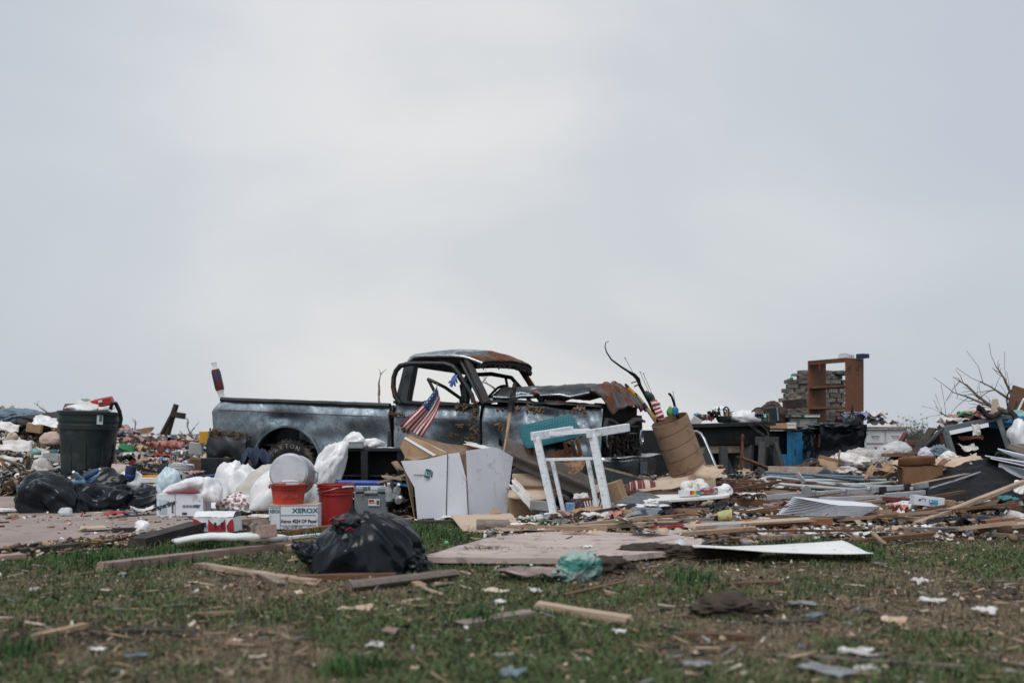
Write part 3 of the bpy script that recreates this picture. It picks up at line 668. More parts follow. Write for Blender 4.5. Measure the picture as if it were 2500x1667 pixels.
M['crease'] = mat('crease_line', (.10, .035, .035), (.05, .025, .025), scale=30, rough=.6)

TR = thing('pickup_truck', 'burnt slate grey pickup truck with smashed rusty hood and no glass', 'pickup truck', (-3.70, 12.2, .046), (0, R(2.5), R(-20)))
BW = 1.95
def dent(s, z, D): return sum(d * math.exp(-((s - a) / ra) ** 2 - ((z - b) / rb) ** 2) for a, b, ra, rb, d in D)
def side_y(z):                            # cross-section of the body side, outward is negative y
    if z > 1.06: return -.035 + (z - 1.06) * .42
    if z > .95: return -.035 + (1.06 - z) * .12
    return -.022 + (.95 - z) ** 2 * .25
def arch(s, sc, zc, ra, sill):
    t = abs(s - sc)
    return max(sill, zc + math.sqrt(max(0, ra * ra - t * t))) if t < ra else sill
def body_panel(name, s0, s1, zb, zt, m_, ns, nz, D=(), far=False, amp=.008, seed=0, slant=None, parent=TR, solid=.012):
    mb = MB()
    def fn(u, v):
        s = s0 + (s1 - s0) * u; b = zb(s); t = zt(s); z = b + (t - b) * v
        y = side_y(z) + dent(s, z, D) + amp * .7 * ridge(Vector((s * 7, z * 4 + s * 5, seed + 7))) + amp * MN.noise(Vector((s * 3.1, z * 3.1, seed))) + amp * .5 * ridge(Vector((s * 5, z * 6, seed + 4)))
        if slant: s += slant(z) * (1 - u) ** 6
        return (s, BW - y if far else y, z)
    mb.grid(fn, ns, nz); return mb.build(name, m_, parent, smooth=40, solid=solid)
RA_S, FA_S = 1.08, 4.32
DB = [(1.05, .99, .30, .10, .06), (2.25, .80, .30, .22, .11), (.6, .92, .12, .2, -.03), (.35, .85, .3, .3, .02), (2.05, 1.0, .25, .12, -.03), (1.75, .78, .3, .1, .03), (.95, 1.0, .12, .1, .03), (.75, .93, .18, .12, -.02)]
body_panel('bedside', 0, 2.40, lambda s: arch(s, RA_S, .42, .47, .55 + (.05 * math.sin(s * 9) if s < .55 else 0)), lambda s: 1.165, M['burnt'], 110, 22, DB, seed=1, amp=.012, slant=lambda z: max(0, z - 1.03) * .75 + .05 * max(0, 1.0 - z))
body_panel('bedside', 0, 2.40, lambda s: arch(s, RA_S, .42, .47, .55), lambda s: 1.165, M['burnt_dark'], 40, 8, (), True, seed=2)
mb = MB(); pts = [(.10 + i * .115, .015 + .012 * MN.noise(Vector((i * .9, 0, 0))), 1.185 + .008 * MN.noise(Vector((i * 1.3, 5, 0)))) for i in range(21)]
mb.tube(pts, .034, 8, flat=.9); mb.tube([(.1, .10, 1.17), (2.4, .10, 1.17)], .02, 6)
mb.build('bed_rail', M['burnt_dark'], TR, smooth=40)
mb = MB(); mb.tube([(.10, BW - .02, 1.185), (1.2, BW - .03, 1.18), (2.4, BW - .02, 1.185)], .035, 8); mb.build('bed_rail', M['burnt_dark'], TR, smooth=40)
mb = MB(); mb.tube([(i * .1, side_y(1.058) - .004 + dent(i * .1, 1.058, DB) + .012 * MN.noise(Vector((i * .31, 1.058 * 3.1, 1))), 1.058) for i in range(1, 24)], .004, 5); mb.build('crease_line', M['crease'], TR)
mb = MB(); mb.box((1.25, BW / 2, .66), (2.3, BW - .15, .03)); mb.build('bed_floor', M['burnt_dark'], TR)
mb = MB(); mb.box((2.38, BW / 2, .92), (.03, BW - .1, .5)); mb.build('bed_front_wall', M['burnt_dark'], TR)
mb = MB(); mb.box((.04, BW / 2, .90), (.05, BW - .14, .5), rot=(0, .04, 0)); mb.build('tailgate', M['burnt_dark'], TR, bevel=.01)
mb = MB()
for sc in (RA_S, FA_S):                    # dark wheel wells
    pass
def well(sc, y0, y1):
    mb = MB()
    def fn(u, v):
        t = math.pi * (1.08 * u - .04); return (sc + .49 * math.cos(t), y0 + (y1 - y0) * v, .42 + .49 * math.sin(t))
    mb.grid(fn, 18, 2); return mb.build('wheel_well', M['burnt_dark'], TR, smooth=40, solid=.008)
well(RA_S, .02, .5); well(FA_S, .02, .5); well(RA_S, BW - .5, BW - .02)
mb = MB(); mb.tube([(RA_S + .475 * math.cos(t), side_y(.9) - .006, .42 + .475 * math.sin(t)) for t in [math.pi * (.03 + .94 * i / 24) for i in range(25)]], .016, 6)
mb.build('arch_lip', M['burnt'], TR, smooth=40)
# undercarriage and rear bumper
mb = MB(); mb.box((2.2, .55, .52), (4.6, .09, .13)); mb.box((2.2, BW - .55, .52), (4.6, .09, .13)); mb.tube([(RA_S, .2, .40), (RA_S, BW - .2, .40)], .05, 8); mb.tube([(FA_S, .2, .46), (FA_S, BW - .2, .46)], .04, 8)
mb.build('chassis', M['charcoal'], TR)
mb = MB()
def rb(u, v):
    t = (v - .5) * 2; return (-.07 + .05 * abs(t) ** 2 + .02 * MN.noise(Vector((u * 5, v * 3, 2))), .05 + (BW - .1) * u, .62 + .10 * t)
mb.grid(rb, 14, 5); mb.build('rear_bumper', M['burnt_dark'], TR, smooth=40, solid=.03)
def low_skirt(u, v):
    s = .0 + .56 * u; z = .76 - (.30 + .04 * math.sin(u * 9)) * v + .03 * MN.noise(Vector((u * 6, 0, 7)))
    return (s, -.055 - .05 * math.sin(v * 3.0) + .03 * MN.noise(Vector((u * 7, v * 5, 3))), z)
mb = MB(); mb.grid(low_skirt, 18, 8); mb.build('rear_quarter_skirt', M['burnt_dark'], TR, smooth=40, solid=.015)
# wheels
def wheel(sc, yc, zc, r, face, lettering=False):
    wt = bpy.data.objects.new('wheel', None); COL.objects.link(wt); wt.parent = TR; wt.location = (sc, yc, zc)
    wt.rotation_euler = (R(90), 0, 0)           # local z now points towards -y, the camera side
    W = .12
    prof = [(r * .60, -W * .9), (r * .72, -W), (r * .90, -W * .98), (r * .985, -W * .78), (r, -W * .5), (r * .99, 0), (r, W * .5), (r * .985, W * .78), (r * .90, W * .98), (r * .72, W), (r * .60, W * .9)]
    mb = MB(); mb.lathe(prof, 44)
    for k in range(40):
        a = 2 * math.pi * k / 40
        for q, zz in ((0, W * .55), (.5, -W * .55), (.25, 0)):
            a2 = a + q * 2 * math.pi / 40
            mb.box((r * 1.005 * math.cos(a2), r * 1.005 * math.sin(a2), zz), (.022, .034, W * .5), rot=(0, 0, a2))
    mb.build('tyre', M['black_rubber'], wt, smooth=40)
    mb = MB(); mb.lathe([(r * .62, W * .55), (r * .60, W * .86), (r * .55, W * .9), (r * .50, W * .45), (r * .36, W * .35), (r * .26, W * .55), (r * .16, W * .6), (.001, W * .62)], 30)
    mb.build('rim', M['burnt_dark'], wt, smooth=40)
    if lettering:
        for i, ch in enumerate('DAYTON'):
            a = R(143 - i * 15.5); rr = r * .80
            text(wt, ch, .07, (rr * math.cos(a), rr * math.sin(a), W + .004), (0, 0, a - R(90)), mat('worn_letter', (.27, .26, .25), (.08, .075, .07), scale=22, rough=.8), bold=.002, name='letter', sx=1.15)
wheel(RA_S, .14, .37, .365, 1, True); wheel(RA_S, BW - .14, .37, .365, 1); wheel(FA_S, .16, .46, .33, 1); wheel(FA_S, BW - .16, .46, .33, 1)

# cab
CB, CF = 2.45, 3.52
def zdoor(s): return 1.225
DD = [(3.35, .75, .22, .2, .13), (2.75, .95, .12, .1, .03), (2.9, .62, .3, .12, .05), (3.0, .9, .3, .2, -.025), (3.46, 1.0, .08, .3, .05), (2.6, .7, .15, .3, .03)]
door = body_panel('door', CB + .02, CF - .02, lambda s: .47 + .03 * math.sin(s * 7), zdoor, M['burnt'], 46, 20, DD, seed=5, amp=.018)
def local_poly(pts): return pts
def tp(px, py, y):                         # photo pixel -> truck coordinates on the plane y (measuring aid)
    ca, sa = math.cos(R(20)), math.sin(R(20)); k = (px - 1250) / FPX
    s = (k * (12.2 + ca * y) - (-3.70 + sa * y)) / (ca + k * sa)
    Y = 12.2 - sa * s + ca * y
    return (s, y, CAM_H - (py - HOR) / FPX * Y - .046 + s * .0436)
loop = [tp(*q) for q in ((968, 985, -.05), (955, 968, -.055), (949, 945, -.055), (949, 922, -.05), (954, 905, -.045), (964, 893, -.04), (985, 888, -.035), (1030, 887, -.03), (1072, 888, -.03), (1092, 894, -.03), (1106, 910, -.03), (1124, 938, -.03), (1140, 962, -.03), (1146, 982, -.03))]
mb = MB(); mb.tube(loop, [.04, .042, .04, .038, .038, .042, .038, .034, .034, .036, .034, .032, .034, .04], 8, flat=.7); mb.build('window_frame', M['frame_rust'], door, smooth=40)
mb = MB(); mb.tube([tp(1090, 898, .0), tp(1122, 945, .0), tp(1126, 980, .0)], .014, 6); mb.build('vent_window_bar', M['frame_rust'], door, smooth=40)
mb = MB(); mb.box((2.60, -.06, 1.075), (.15, .03, .028)); mb.box((2.53, -.05, 1.07), (.03, .03, .04)); mb.build('door_handle', M['chrome'], door, bevel=.006)
mb = MB(); mb.lathe([(.001, .012), (.014, .012), (.016, 0)], 14, M=Matrix.Translation((2.62, -.055, .985)) @ Matrix.Rotation(R(90), 4, 'X')); mb.build('door_lock', M['chrome'], door, smooth=40)
mb = MB(); mb.tube([(CB + .04 + i * .1, side_y(1.058) - .004 + dent(CB + .04 + i * .1, 1.058, DD) + .016 * MN.noise(Vector(((CB + .04 + i * .1) * 3.1, 3.28, 5))) - .008, 1.06) for i in range(10)], .004, 5); mb.build('crease_line', M['crease'], door)
mb = MB(); mb.box((CB + .52, .01, 1.225), (1.02, .10, .035), rot=(0, .01, 0)); mb.build('door_sill', M['frame_rust'], door, bevel=.01)
fd = body_panel('door', CB + .02, CF - .02, lambda s: .5, lambda s: 1.26, M['burnt_dark'], 16, 8, (), True, seed=6)
floop = [(CB + .10, BW - .1, 1.25), (CB + .06, BW - .14, 1.5), (CB + .16, BW - .19, 1.64), (2.95, BW - .2, 1.66), (3.22, BW - .19, 1.62), (3.40, BW - .12, 1.42), (3.50, BW - .08, 1.25)]
mb = MB(); mb.tube(floop, .028, 8); mb.tube([(3.14, BW - .2, 1.64), (3.20, BW - .1, 1.26)], .018, 6); mb.build('window_frame', M['frame_rust'], fd, smooth=40)
# cab rear corner posts, back wall with its window opening
def post(name, a, b, wa, wb, m_, parent=TR, flat=1.0):
    mb = MB(); a, b = Vector(a), Vector(b); n = 7
    pts = [a.lerp(b, i / n) + Vector((.008 * MN.noise(Vector((i, a.x, 1))), .008 * MN.noise(Vector((i, a.y, 5))), 0)) for i in range(n + 1)]
    mb.tube(pts, [wa + (wb - wa) * i / n for i in range(n + 1)], 8, flat=flat); return mb.build(name, m_, parent, smooth=40)
post('rear_pillar', tp(975, 988, .06), tp(992, 888, .17), .10, .085, M['burnt_dark'])
mb = MB(); mb.tube([tp(976, 982, -.01), tp(984, 940, .05), tp(992, 897, .10)], .008, 6); mb.build('weather_strip', M['white_paint'], TR, smooth=40)
post('rear_pillar', (CB + .08, BW - .07, 1.2), (CB + .20, BW - .18, 1.74), .075, .055, M['burnt_dark'])
mb = MB(); mb.box((CB + .03, BW / 2, .95), (.03, BW - .12, .62)); mb.build('cab_back_wall', M['burnt_dark'], TR, bevel=.006)
mb = MB(); mb.box((CB + .16, BW / 2, 1.70), (.05, BW - .4, .12), rot=(0, .2, 0)); mb.build('rear_window_header', M['burnt_dark'], TR, bevel=.01)
# roof: crowned sheet, front third crushed and rusty
def roof(u, v):
    s0 = CB + .10; y = .14 + (BW - .28) * v; e = 1 - (2 * v - 1) ** 2
    s = s0 + (.92 + .17 * e) * u
    z = 1.765 + .10 * (e ** .55) * (math.sin(math.pi * (.12 + .72 * u)) ** .8) + .022 * math.sin(u * 3)
    c = max(0, u - .55) / .45
    z += -.10 * c * c + .03 * c * ridge(Vector((u * 4, v * 3, 1))) + .014 * c * ridge(Vector((u * 9, v * 8, 3))) + .006 * MN.noise(Vector((u * 6, v * 5, 8)))
    if u < .04: z -= .05 * (.04 - u) / .04
    return (s, y, z)
mb = MB(); mb.grid(roof, 34, 26, mif=lambda u, v: 1 if u > .60 + .12 * math.sin(v * 9) else 0)
mb.build('roof', [M['roof_metal'], M['rust']], TR, smooth=45, solid=.02)
mb = MB(); mb.tube([tuple(Vector(roof(i / 12, 0)) + Vector((0, -.015, -.012 + .006 * MN.noise(Vector((i * 1.1, 0, 0)))))) for i in range(13)], .017, 6); mb.build('drip_rail', M['roof_metal'], TR, smooth=40)
mb = MB(); mb.tube([tuple(Vector(roof(i / 12 * .98, .02)) + Vector((0, .01, -.045))) for i in range(13)], .03, 8); mb.tube([tuple(Vector(roof(i / 12, .98)) + Vector((0, -.01, -.045))) for i in range(13)], .03, 8)
mb.tube([tuple(Vector(roof(.98, i / 12)) + Vector((-.03, 0, -.04 + .01 * MN.noise(Vector((i, 3, 3)))))) for i in range(13)], .034, 8); mb.build('roof_frame', M['frame_rust'], TR, smooth=40)
mb = MB()
rr_ = random.Random(3)
for i in range(46):                        # hanging charred flakes below the crushed header
    v = rr_.random(); p = Vector(roof(1.0, v)); l = rr_.uniform(.015, .05); mb.box((p.x - .01, p.y, p.z - .05 - l / 2), (.006, rr_.uniform(.008, .03), l), rot=(rr_.uniform(-.5, .5), rr_.uniform(-.4, .4), rr_.uniform(0, 3)))
mb.build('charred_flakes', M['flaking'], TR)['kind'] = 'stuff'
pa = tp(1124, 876, .17); pb = tp(1178, 984, .05)
post('windshield_pillar', pb, pa, .052, .04, M['flaking']); mb = MB(); a, b = Vector(pb), Vector(pa); mb.tube([a + Vector((-.06, .02, 0)), b + Vector((-.09, .02, .0))], .022, 6); mb.build('pillar_seal', M['burnt_dark'], TR, smooth=40)
post('windshield_pillar', (3.68, BW - .10, 1.25), (3.34, BW - .19, 1.73), .042, .036, M['frame_rust'])
mb = MB(); mb.box((3.55, BW / 2, 1.16), (.34, BW - .22, .18)); mb.build('dashboard', M['charcoal'], TR, bevel=.03)
mb = MB(); mb.box((2.74, BW / 2, 1.0), (.22, BW - .34, .5), rot=(0, -.22, 0), jit=.02, rnd=rr_); mb.box((2.95, BW / 2, .74), (.5, BW - .34, .2)); mb.build('bench_seat', M['seat_burnt'], TR, bevel=.05)
mb = MB(); cs = Vector((3.10, 1.42, 1.36)); ring = []
for i in range(22):
    t = 2 * math.pi * i / 22; q = Vector((.05 * math.cos(t), .20 * math.sin(t), .20 * math.cos(t))); q.rotate(Euler((0, R(38), 0))); ring.append(cs + q + Vector((.02 * math.sin(3 * t), 0, .015 * math.cos(2 * t))))
mb.tube(ring, .017, 7, closed=True); mb.tube([ring[0], cs, ring[11]], .014, 6); mb.tube([cs, cs + Vector((.35, 0, -.22))], .022, 7)
mb.build('steering_wheel', M['black_rubber'], TR, smooth=40)
mb = MB(); mb.tube([tp(1032, 925, .9), tp(1040, 928, .9), tp(1075, 945, .9), tp(1114, 972, .9), tp(1116, 984, .9)], .022, 6); mb.tube([tp(1034, 926, .9), tp(1050, 955, .9), tp(1056, 966, .9)], .02, 6)
mb.build('bent_seat_bracket', M['frame_rust'], TR, smooth=40)
# front end
DF = [(3.75, .8, .2, .25, .12), (4.3, 1.1, .15, .1, .06), (4.1, 1.0, .3, .1, -.03), (4.55, 1.12, .22, .1, .05), (4.75, .85, .15, .2, .06), (3.9, 1.1, .1, .08, .04)]
body_panel('front_fender', 3.54, 4.90, lambda s: arch(s, FA_S, .46, .45, .52), lambda s: 1.24 - .04 * max(0, s - 4.4) + .02 * math.sin(s * 8), M['burnt'], 70, 18, DF, seed=9, amp=.03)
body_panel('front_fender', 3.54, 4.90, lambda s: arch(s, FA_S, .46, .45, .52), lambda s: 1.20, M['burnt_dark'], 24, 8, (), True, seed=10)
mb = MB(); mb.tube([(FA_S + .455 * math.cos(t), side_y(.9) - .01, .46 + .455 * math.sin(t)) for t in [math.pi * (.35 + .62 * i / 16) for i in range(17)]], .014, 6); mb.build('arch_lip', M['burnt'], TR, smooth=40)
mb = MB()
def ftop(u, v):
    s = 3.56 + 1.32 * u; return (s, -.01 + .22 * v, 1.245 + .035 * math.sin(v * 3) + .03 * ridge(Vector((s * 4, v * 2, 2))) - .04 * max(0, s - 4.4))
mb.grid(ftop, 30, 5); mb.build('fender_top', M['frame_rust'], TR, smooth=40, solid=.01)
def hood(u, v):
    y = .06 + (BW - .12) * v; e = 1 - (2 * v - 1) ** 2; s = 3.64 + 1.10 * u
    z = 1.33 + .05 * u + .10 * (e ** .5) + .045 * ridge(Vector((u * 3, v * 4, 5))) * (.3 + .7 * u) + .018 * ridge(Vector((u * 7, v * 6, 8))) + .012 * MN.noise(Vector((u * 6, v * 7, 2)))
    if v < .07: z -= .05 * (.07 - v) / .07
    return (s, y, z)
def hoodf(u, v):                           # front third folded down
    p = Vector(hood(1.0, v)); k = .02 + .045 * u
    s = p.x + .28 * u + .04 * math.sin(v * 6); z = p.z - (.05 * u + .24 * u * u) + k * ridge(Vector((v * 7, u * 2, 1))) + .018 * ridge(Vector((v * 13, u * 4, 4)))
    return (s, p.y, z)
mb = MB(); mb.grid(hood, 26, 24); hd = mb.build('hood', M['burnt_dark'], TR, smooth=45, solid=.02)
mb = MB(); mb.grid(hoodf, 16, 34); mb.build('folded_hood_front', M['rust'], TR, smooth=45, solid=.02)
mb = MB(); mb.tube([tuple(Vector(hood(i / 10, .01)) + Vector((0, -.01, -.01))) for i in range(11)], .014, 6); mb.build('hood_edge', M['burnt'], TR, smooth=40)
mb = MB(); mb.tube([tuple(Vector(hoodf(i / 8, .0)) + Vector((0, -.012, .004))) for i in range(9)], .017, 6); mb.build('hood_fold_edge', M['flaking'], TR, smooth=40)
mb = MB(); mb.box((4.22, BW / 2, 1.04), (1.1, BW - .24, .5)); mb.box((4.82, BW / 2, 1.02), (.06, BW - .16, .56)); mb.build('engine_bay', M['charcoal'], TR)
mb = MB()
for i in range(4): mb.tube([(4.90, .2, .80 + i * .09), (4.93, .9, .78 + i * .09 + .02 * math.sin(i)), (4.90, 1.75, .80 + i * .09)], .012, 6)
for i in range(7): mb.box((4.91, .25 + i * .24, .93), (.012, .02, .30), rot=(.1 * math.sin(i * 2), 0, 0))
mb.build('grille', M['burnt_dark'], TR)
gp = [(4.93, .0, .98), (4.95, .03, 1.13), (4.99, .12, 1.11), (5.0, .35, 1.055), (5.0, .6, 1.045), (4.99, .85, 1.09), (4.98, 1.15, 1.14), (4.97, 1.5, 1.15), (4.95, 1.85, 1.13)]
mb = MB(); mb.tube(gp, [.02, .03, .035, .04, .04, .035, .035, .03, .02], 8, flat=.7); mb.build('grille_surround', M['flaking'], TR, smooth=40)
for yy in (.18, 1.77):
    mb = MB(); mb.lathe([(.10, 0), (.105, .02), (.085, .03), (.07, -.04), (.001, -.06)], 20, M=Matrix.Translation((4.92, yy, .93)) @ Matrix.Rotation(R(90), 4, 'Y')); mb.build('headlight', M['chrome'], TR, smooth=40)
def fb(u, v):
    y = -.06 + (BW + .12) * u; t = v; e = (2 * u - 1) ** 8
    return (5.13 - .26 * e + .03 * math.sin(t * math.pi), y, .48 + .25 * t + .01 * MN.noise(Vector((u * 6, 1, 1))))
mb = MB(); mb.grid(fb, 30, 6, mif=lambda u, v: 1 if v > .8 else 0); mb.build('front_bumper', [M['burnt_dark'], M['chrome']], TR, smooth=40, solid=.012)
mb = MB(); mb.grid(lambda u, v: (5.17 - .15 * v, .0 + BW * u, .728 + .01 * math.sin(u * 8)), 12, 2); mb.build('bumper_top', M['chrome'], TR, smooth=40, solid=.008)
mb = MB(); mb.box((5.175, .9, .60), (.012, .34, .13)); mb.build('number_plate_bracket', M['steel_blue'], TR, bevel=.004)
mb = MB(); mb.box((3.0, .06, .50), (1.1, .06, .08)); mb.build('rocker_panel', M['burnt_dark'], TR, bevel=.01)
mb = MB(); mb.box((2.9, BW / 2, .52), (1.3, BW - .2, .04)); mb.build('cab_floor', M['charcoal'], TR)
# mud and straw caught on the body
def clump(samples, name='mud_clump', m_=None, n=60, s=(.008, .03)):
    mb = MB(); rd = random.Random(len(samples) * 7 + n)
    for _ in range(n):
        c, rx, rz_ = rd.choice(samples); p = (c[0] + rd.gauss(0, rx), c[1] - rd.uniform(0, .03), c[2] + rd.gauss(0, rz_)); a = rd.uniform(*s)
        mb.box(p, (a * rd.uniform(.6, 2.6), a * .6, a * rd.uniform(.3, 1)), rot=(rd.uniform(0, 3), rd.uniform(0, 3), rd.uniform(0, 3)), jit=a * .15, rnd=rd)
    o = mb.build(name, m_ or M['mud'], TR); o['kind'] = 'stuff'; return o
clump([((.10, -.05, .78), .06, .015), ((.28, -.05, .775), .08, .012), ((.46, -.05, .74), .05, .02)], n=240)
clump([(tp(1150, 1020, -.05), .02, .08), (tp(1152, 1060, -.05), .03, .05), (tp(1140, 1075, -.05), .05, .02)], n=170)
clump([(tp(1112, 1040, -.05), .03, .012), (tp(1100, 1062, -.05), .05, .02), (tp(1120, 995, -.05), .04, .015)], n=80)
clump([(tp(1215, 1040, -.05), .025, .03), (tp(1300, 1000, -.05), .05, .02), (tp(1240, 1000, -.04), .08, .01), (tp(1400, 1000, -.02), .06, .015)], n=130)
clump([(tp(950, 1010, -.06), .02, .012), (tp(985, 1050, -.05), .03, .012), (tp(960, 1012, -.06), .04, .01)], n=70)
clump([((4.93, .5, .83), .03, .06), ((4.95, .8, .85), .03, .08), ((4.95, 1.2, .82), .03, .06), ((4.93, .25, .9), .02, .1)], name='twig_clump', m_=M['wood_dark'], n=200, s=(.01, .05))
# ------------------------------------------------------------------ builders shared by several things
def put(px, py, z=None):                    # ground point under that pixel, standing on what lies there
    Ys = np.arange(3.0, 22.0, .04); Xs = (px - 1250) / FPX * Ys; k = int(np.argmax(CAM_H - (py - HOR) / FPX * Ys <= hgt(Xs, Ys)))
    return Vector((Xs[k], Ys[k], hz(Xs[k], Ys[k])))
def stand(px, Y, dz=0.0):
    x = (px - 1250) / FPX * Y; return Vector((x, Y, hz(x, Y) + dz))
def bucket(name, label, cat, loc, rt, rb, h, m_, tilt=(0, 0, 0), ribs=3, handle=True, hm=None, group=None, label_mat=None, handle_ang=.3):
    t = thing(name, label, cat, loc, tilt, group); p = [(.001, .004), (rb, .0), (rb, .01)]
    hr = h * .74; p.append((rb + (rt - rb) * .72, hr))
    for i in range(ribs):
        z = hr + (h - hr) * (i / ribs); e = .012 if i < ribs - 1 else .015; r = rb + (rt - rb) * z / h; q = (h - hr) / ribs
        p += [(r, z), (r + e, z + .004), (r + e, z + q * .4), (r + .002, z + q * .5)]
    p += [(rt + .008, h - .006), (rt + .006, h), (rt - .006, h), (rb * .97, .012), (.001, .012)]
    mb = MB(); mb.lathe(p, 36); mb.build('body', m_, t, smooth=35)
    if handle:
        pts = [(math.cos(a) * (rt + .016), math.sin(a) * (rt + .016) * math.cos(handle_ang), hr + .02 + math.sin(a) * (rt + .016) * -math.sin(handle_ang) * 1.1) for a in [math.pi + math.pi * i / 16 for i in range(17)]]
        mb = MB(); mb.tube(pts, .003, 6); hd_ = mb.build('handle', hm or M['steel'], t, smooth=40)
        mb = MB(); mb.tube(pts[6:11], .008, 8); mb.build('grip', M['white_plastic'], hd_, smooth=40)
        for sx in (-1, 1):
            mb = MB(); mb.box((sx * (rt + .010), 0, hr + .02), (.014, .03, .03)); mb.build('handle_ear', m_, t, bevel=.004)
    if label_mat:
        mb = MB(); mb.grid(lambda u, v: ((rb + .012) * 1.06 * math.sin(-.45 + .9 * u), -(rb + .012) * 1.06 * math.cos(-.45 + .9 * u), h * (.22 + .26 * v)), 10, 2); mb.build('printed_label', label_mat, t, smooth=40, solid=.002)
    return t
def carton(name, label, loc, w_, d_, h, m_, rot=(0, 0, 0), flaps=(), th=.006, cat='cardboard box', closed=False, inner=None):
    """a cardboard box; flaps: (side, angle) side in 'fblr', angle in degrees from standing straight up"""
    t = thing(name, label, cat, loc, rot); rd = random.Random(int(abs(loc[0] * 991)))
    for nm, c, s in (('wall', (0, -d_ / 2, h / 2), (w_, th, h)), ('wall', (0, d_ / 2, h / 2), (w_, th, h)), ('wall', (-w_ / 2, 0, h / 2), (th, d_ - th * 1.5, h)), ('wall', (w_ / 2, 0, h / 2), (th, d_ - th * 1.5, h))):
        mb = MB(); mb.box(c, s, jit=.0015, rnd=rd); mb.build(nm, m_, t)
    mb = MB(); mb.box((0, 0, th), (w_ - th * 2.2, d_ - th * 2.2, th)); mb.build('bottom', m_, t)
    if closed:
        mb = MB(); mb.box((0, -d_ / 4, h + th / 2), (w_, d_ / 2 - .003, th), jit=.001, rnd=rd); mb.build('flap', m_, t)
        mb = MB(); mb.box((0, d_ / 4, h + th / 2), (w_, d_ / 2 - .003, th), jit=.001, rnd=rd); mb.build('flap', m_, t)
    for sd_, ang, ln in flaps:
        a = R(ang); mb = MB(); hw = {'f': w_, 'b': w_, 'l': d_, 'r': d_}[sd_] * .98
        mb.M = {'f': Matrix.Translation((0, -d_ / 2, h)), 'b': Matrix.Translation((0, d_ / 2, h)) @ Matrix.Rotation(math.pi, 4, 'Z'), 'l': Matrix.Translation((-w_ / 2, 0, h)) @ Matrix.Rotation(-math.pi / 2, 4, 'Z'), 'r': Matrix.Translation((w_ / 2, 0, h)) @ Matrix.Rotation(math.pi / 2, 4, 'Z')}[sd_] @ Matrix.Rotation(a, 4, 'X')
        mb.grid(lambda u, v: ((u - .5) * hw, .01 * MN.noise(Vector((u * 3, v * 3, ang))) - .03 * v * v * math.sin(u * 3), v * ln + .002), 5, 4); mb.build('flap', inner or m_, t, smooth=30, solid=th * .8)
    return t
def boxthing(name, label, cat, loc, size, m_, rot=(0, 0, 0), bevel=.006, group=None):
    t = MB().box((0, 0, size[2] / 2), size).build(name, m_, None, bevel=bevel, loc=loc, rot=rot); return tag(t, label, cat, group)
def lumpthing(name, label, cat, loc, r, seed, m_, group=None, **k):
    if name in ('garment', 'bundle', 'folded_clothes', 'litter_clump', 'rag', 'rags', 'bundle', 'red_rag', 'navy_cloth'):
        return tag(sheet(name, loc, r[0] * 2.3, r[1] * 2.3, seed * 1.7, r[2] * 1.15, seed, m_, n=16, ragged=.3, thick=.006, f=2.4), label, cat, group)
    if m_ in (M['white_bag'], M['clear_plastic'], M['black_plastic']) and 'crease' not in k: k['crease'] = (34, .09, .13); k['smooth'] = 180; k['a'] = (.4, .08, .03)
    return tag(lump(name, loc, r, seed, m_, **k), label, cat, group)
def sheetthing(name, label, cat, loc, w_, d_, rot, amp, seed, m_, group=None, **k):
    return tag(sheet(name, loc, w_, d_, rot, amp, seed, m_, **k), label, cat, group)
def plankthing(name, label, p0, p1, wd, th, m_, seed, cat='plank', group=None, **k):
    return tag(plank(name, p0, p1, wd, th, m_, seed, **k), label, cat, group)
def on(px, py, dz=0.0): v = put(px, py); v.z += dz; return v

# ------------------------------------------------------------------ left: bin, black bags, boxes, buckets
def trash_can():
    Y = 13.0; loc = stand(213, Y, .06); t = thing('trash_can', 'large dark green plastic trash can overfull with rubbish', 'trash can', loc, (R(-1), R(1.5), 0))
    h = .86; rb, rt = .295, .345
    prof = [(.001, .0), (rb, .0), (rb + .006, .02)] + [(rb + (rt - rb) * k, h * .72 * k) for k in (.3, .6, 1.0)]
    mb = MB(); mb.lathe(prof, 48, sq=.05)
    for k in range(10):                      # moulded flutes low on the wall
        a = 2 * math.pi * k / 10; r = rb + .022; mb.M = Matrix.Rotation(a, 4, 'Z'); mb.tube([(r - .012, 0, .06), (r + .008, 0, h * .5)], .02, 6); mb.M = Matrix()
    mb.build('body', M['bin_green'], t, smooth=40)
    mb = MB(); z0 = h * .72; mb.lathe([(rt - .004, z0 - .02), (rt + .020, z0 - .015), (rt + .022, z0 + .04), (rt + .012, z0 + .05), (rt + .012, z0 + .08), (rt + .026, z0 + .085), (rt + .027, z0 + .12), (rt + .015, z0 + .13), (rt + .016, z0 + .17), (rt + .034, z0 + .175), (rt + .036, z0 + .215), (rt + .02, z0 + .225), (rt + .0, z0 + .2)], 48, sq=.05); mb.build('rim', M['bin_green'], t, smooth=35)
    hx = rt + .03
    mb = MB(); mb.tube([(hx - .05, -.13, h + .02), (hx - .02, -.15, h + .09), (hx + .0, -.09, h + .10), (hx + .03, -.03, h + .0), (hx + .05, -.02, h - .1), (hx + .03, -.02, h - .22)], .028, 8, flat=.6); mb.build('handle', M['bin_green'], t, smooth=40)
    a = R(-48); mb = MB(); mb.M = Matrix.Rotation(a, 4, 'Z'); mb.box((rt + .042, 0, h - .12), (.004, .075, .13)); st = mb.build('sticker', M['paper'], t)
    mb = MB(); mb.M = Matrix.Rotation(a, 4, 'Z'); mb.box((rt + .0455, .008, h - .11), (.004, .03, .07)); mb.build('sticker_print', M['teal'], st)
    return loc + Vector((0, 0, h))
tct = trash_can()
def q(dx, dy, dz): return tct + Vector((dx, dy, dz))
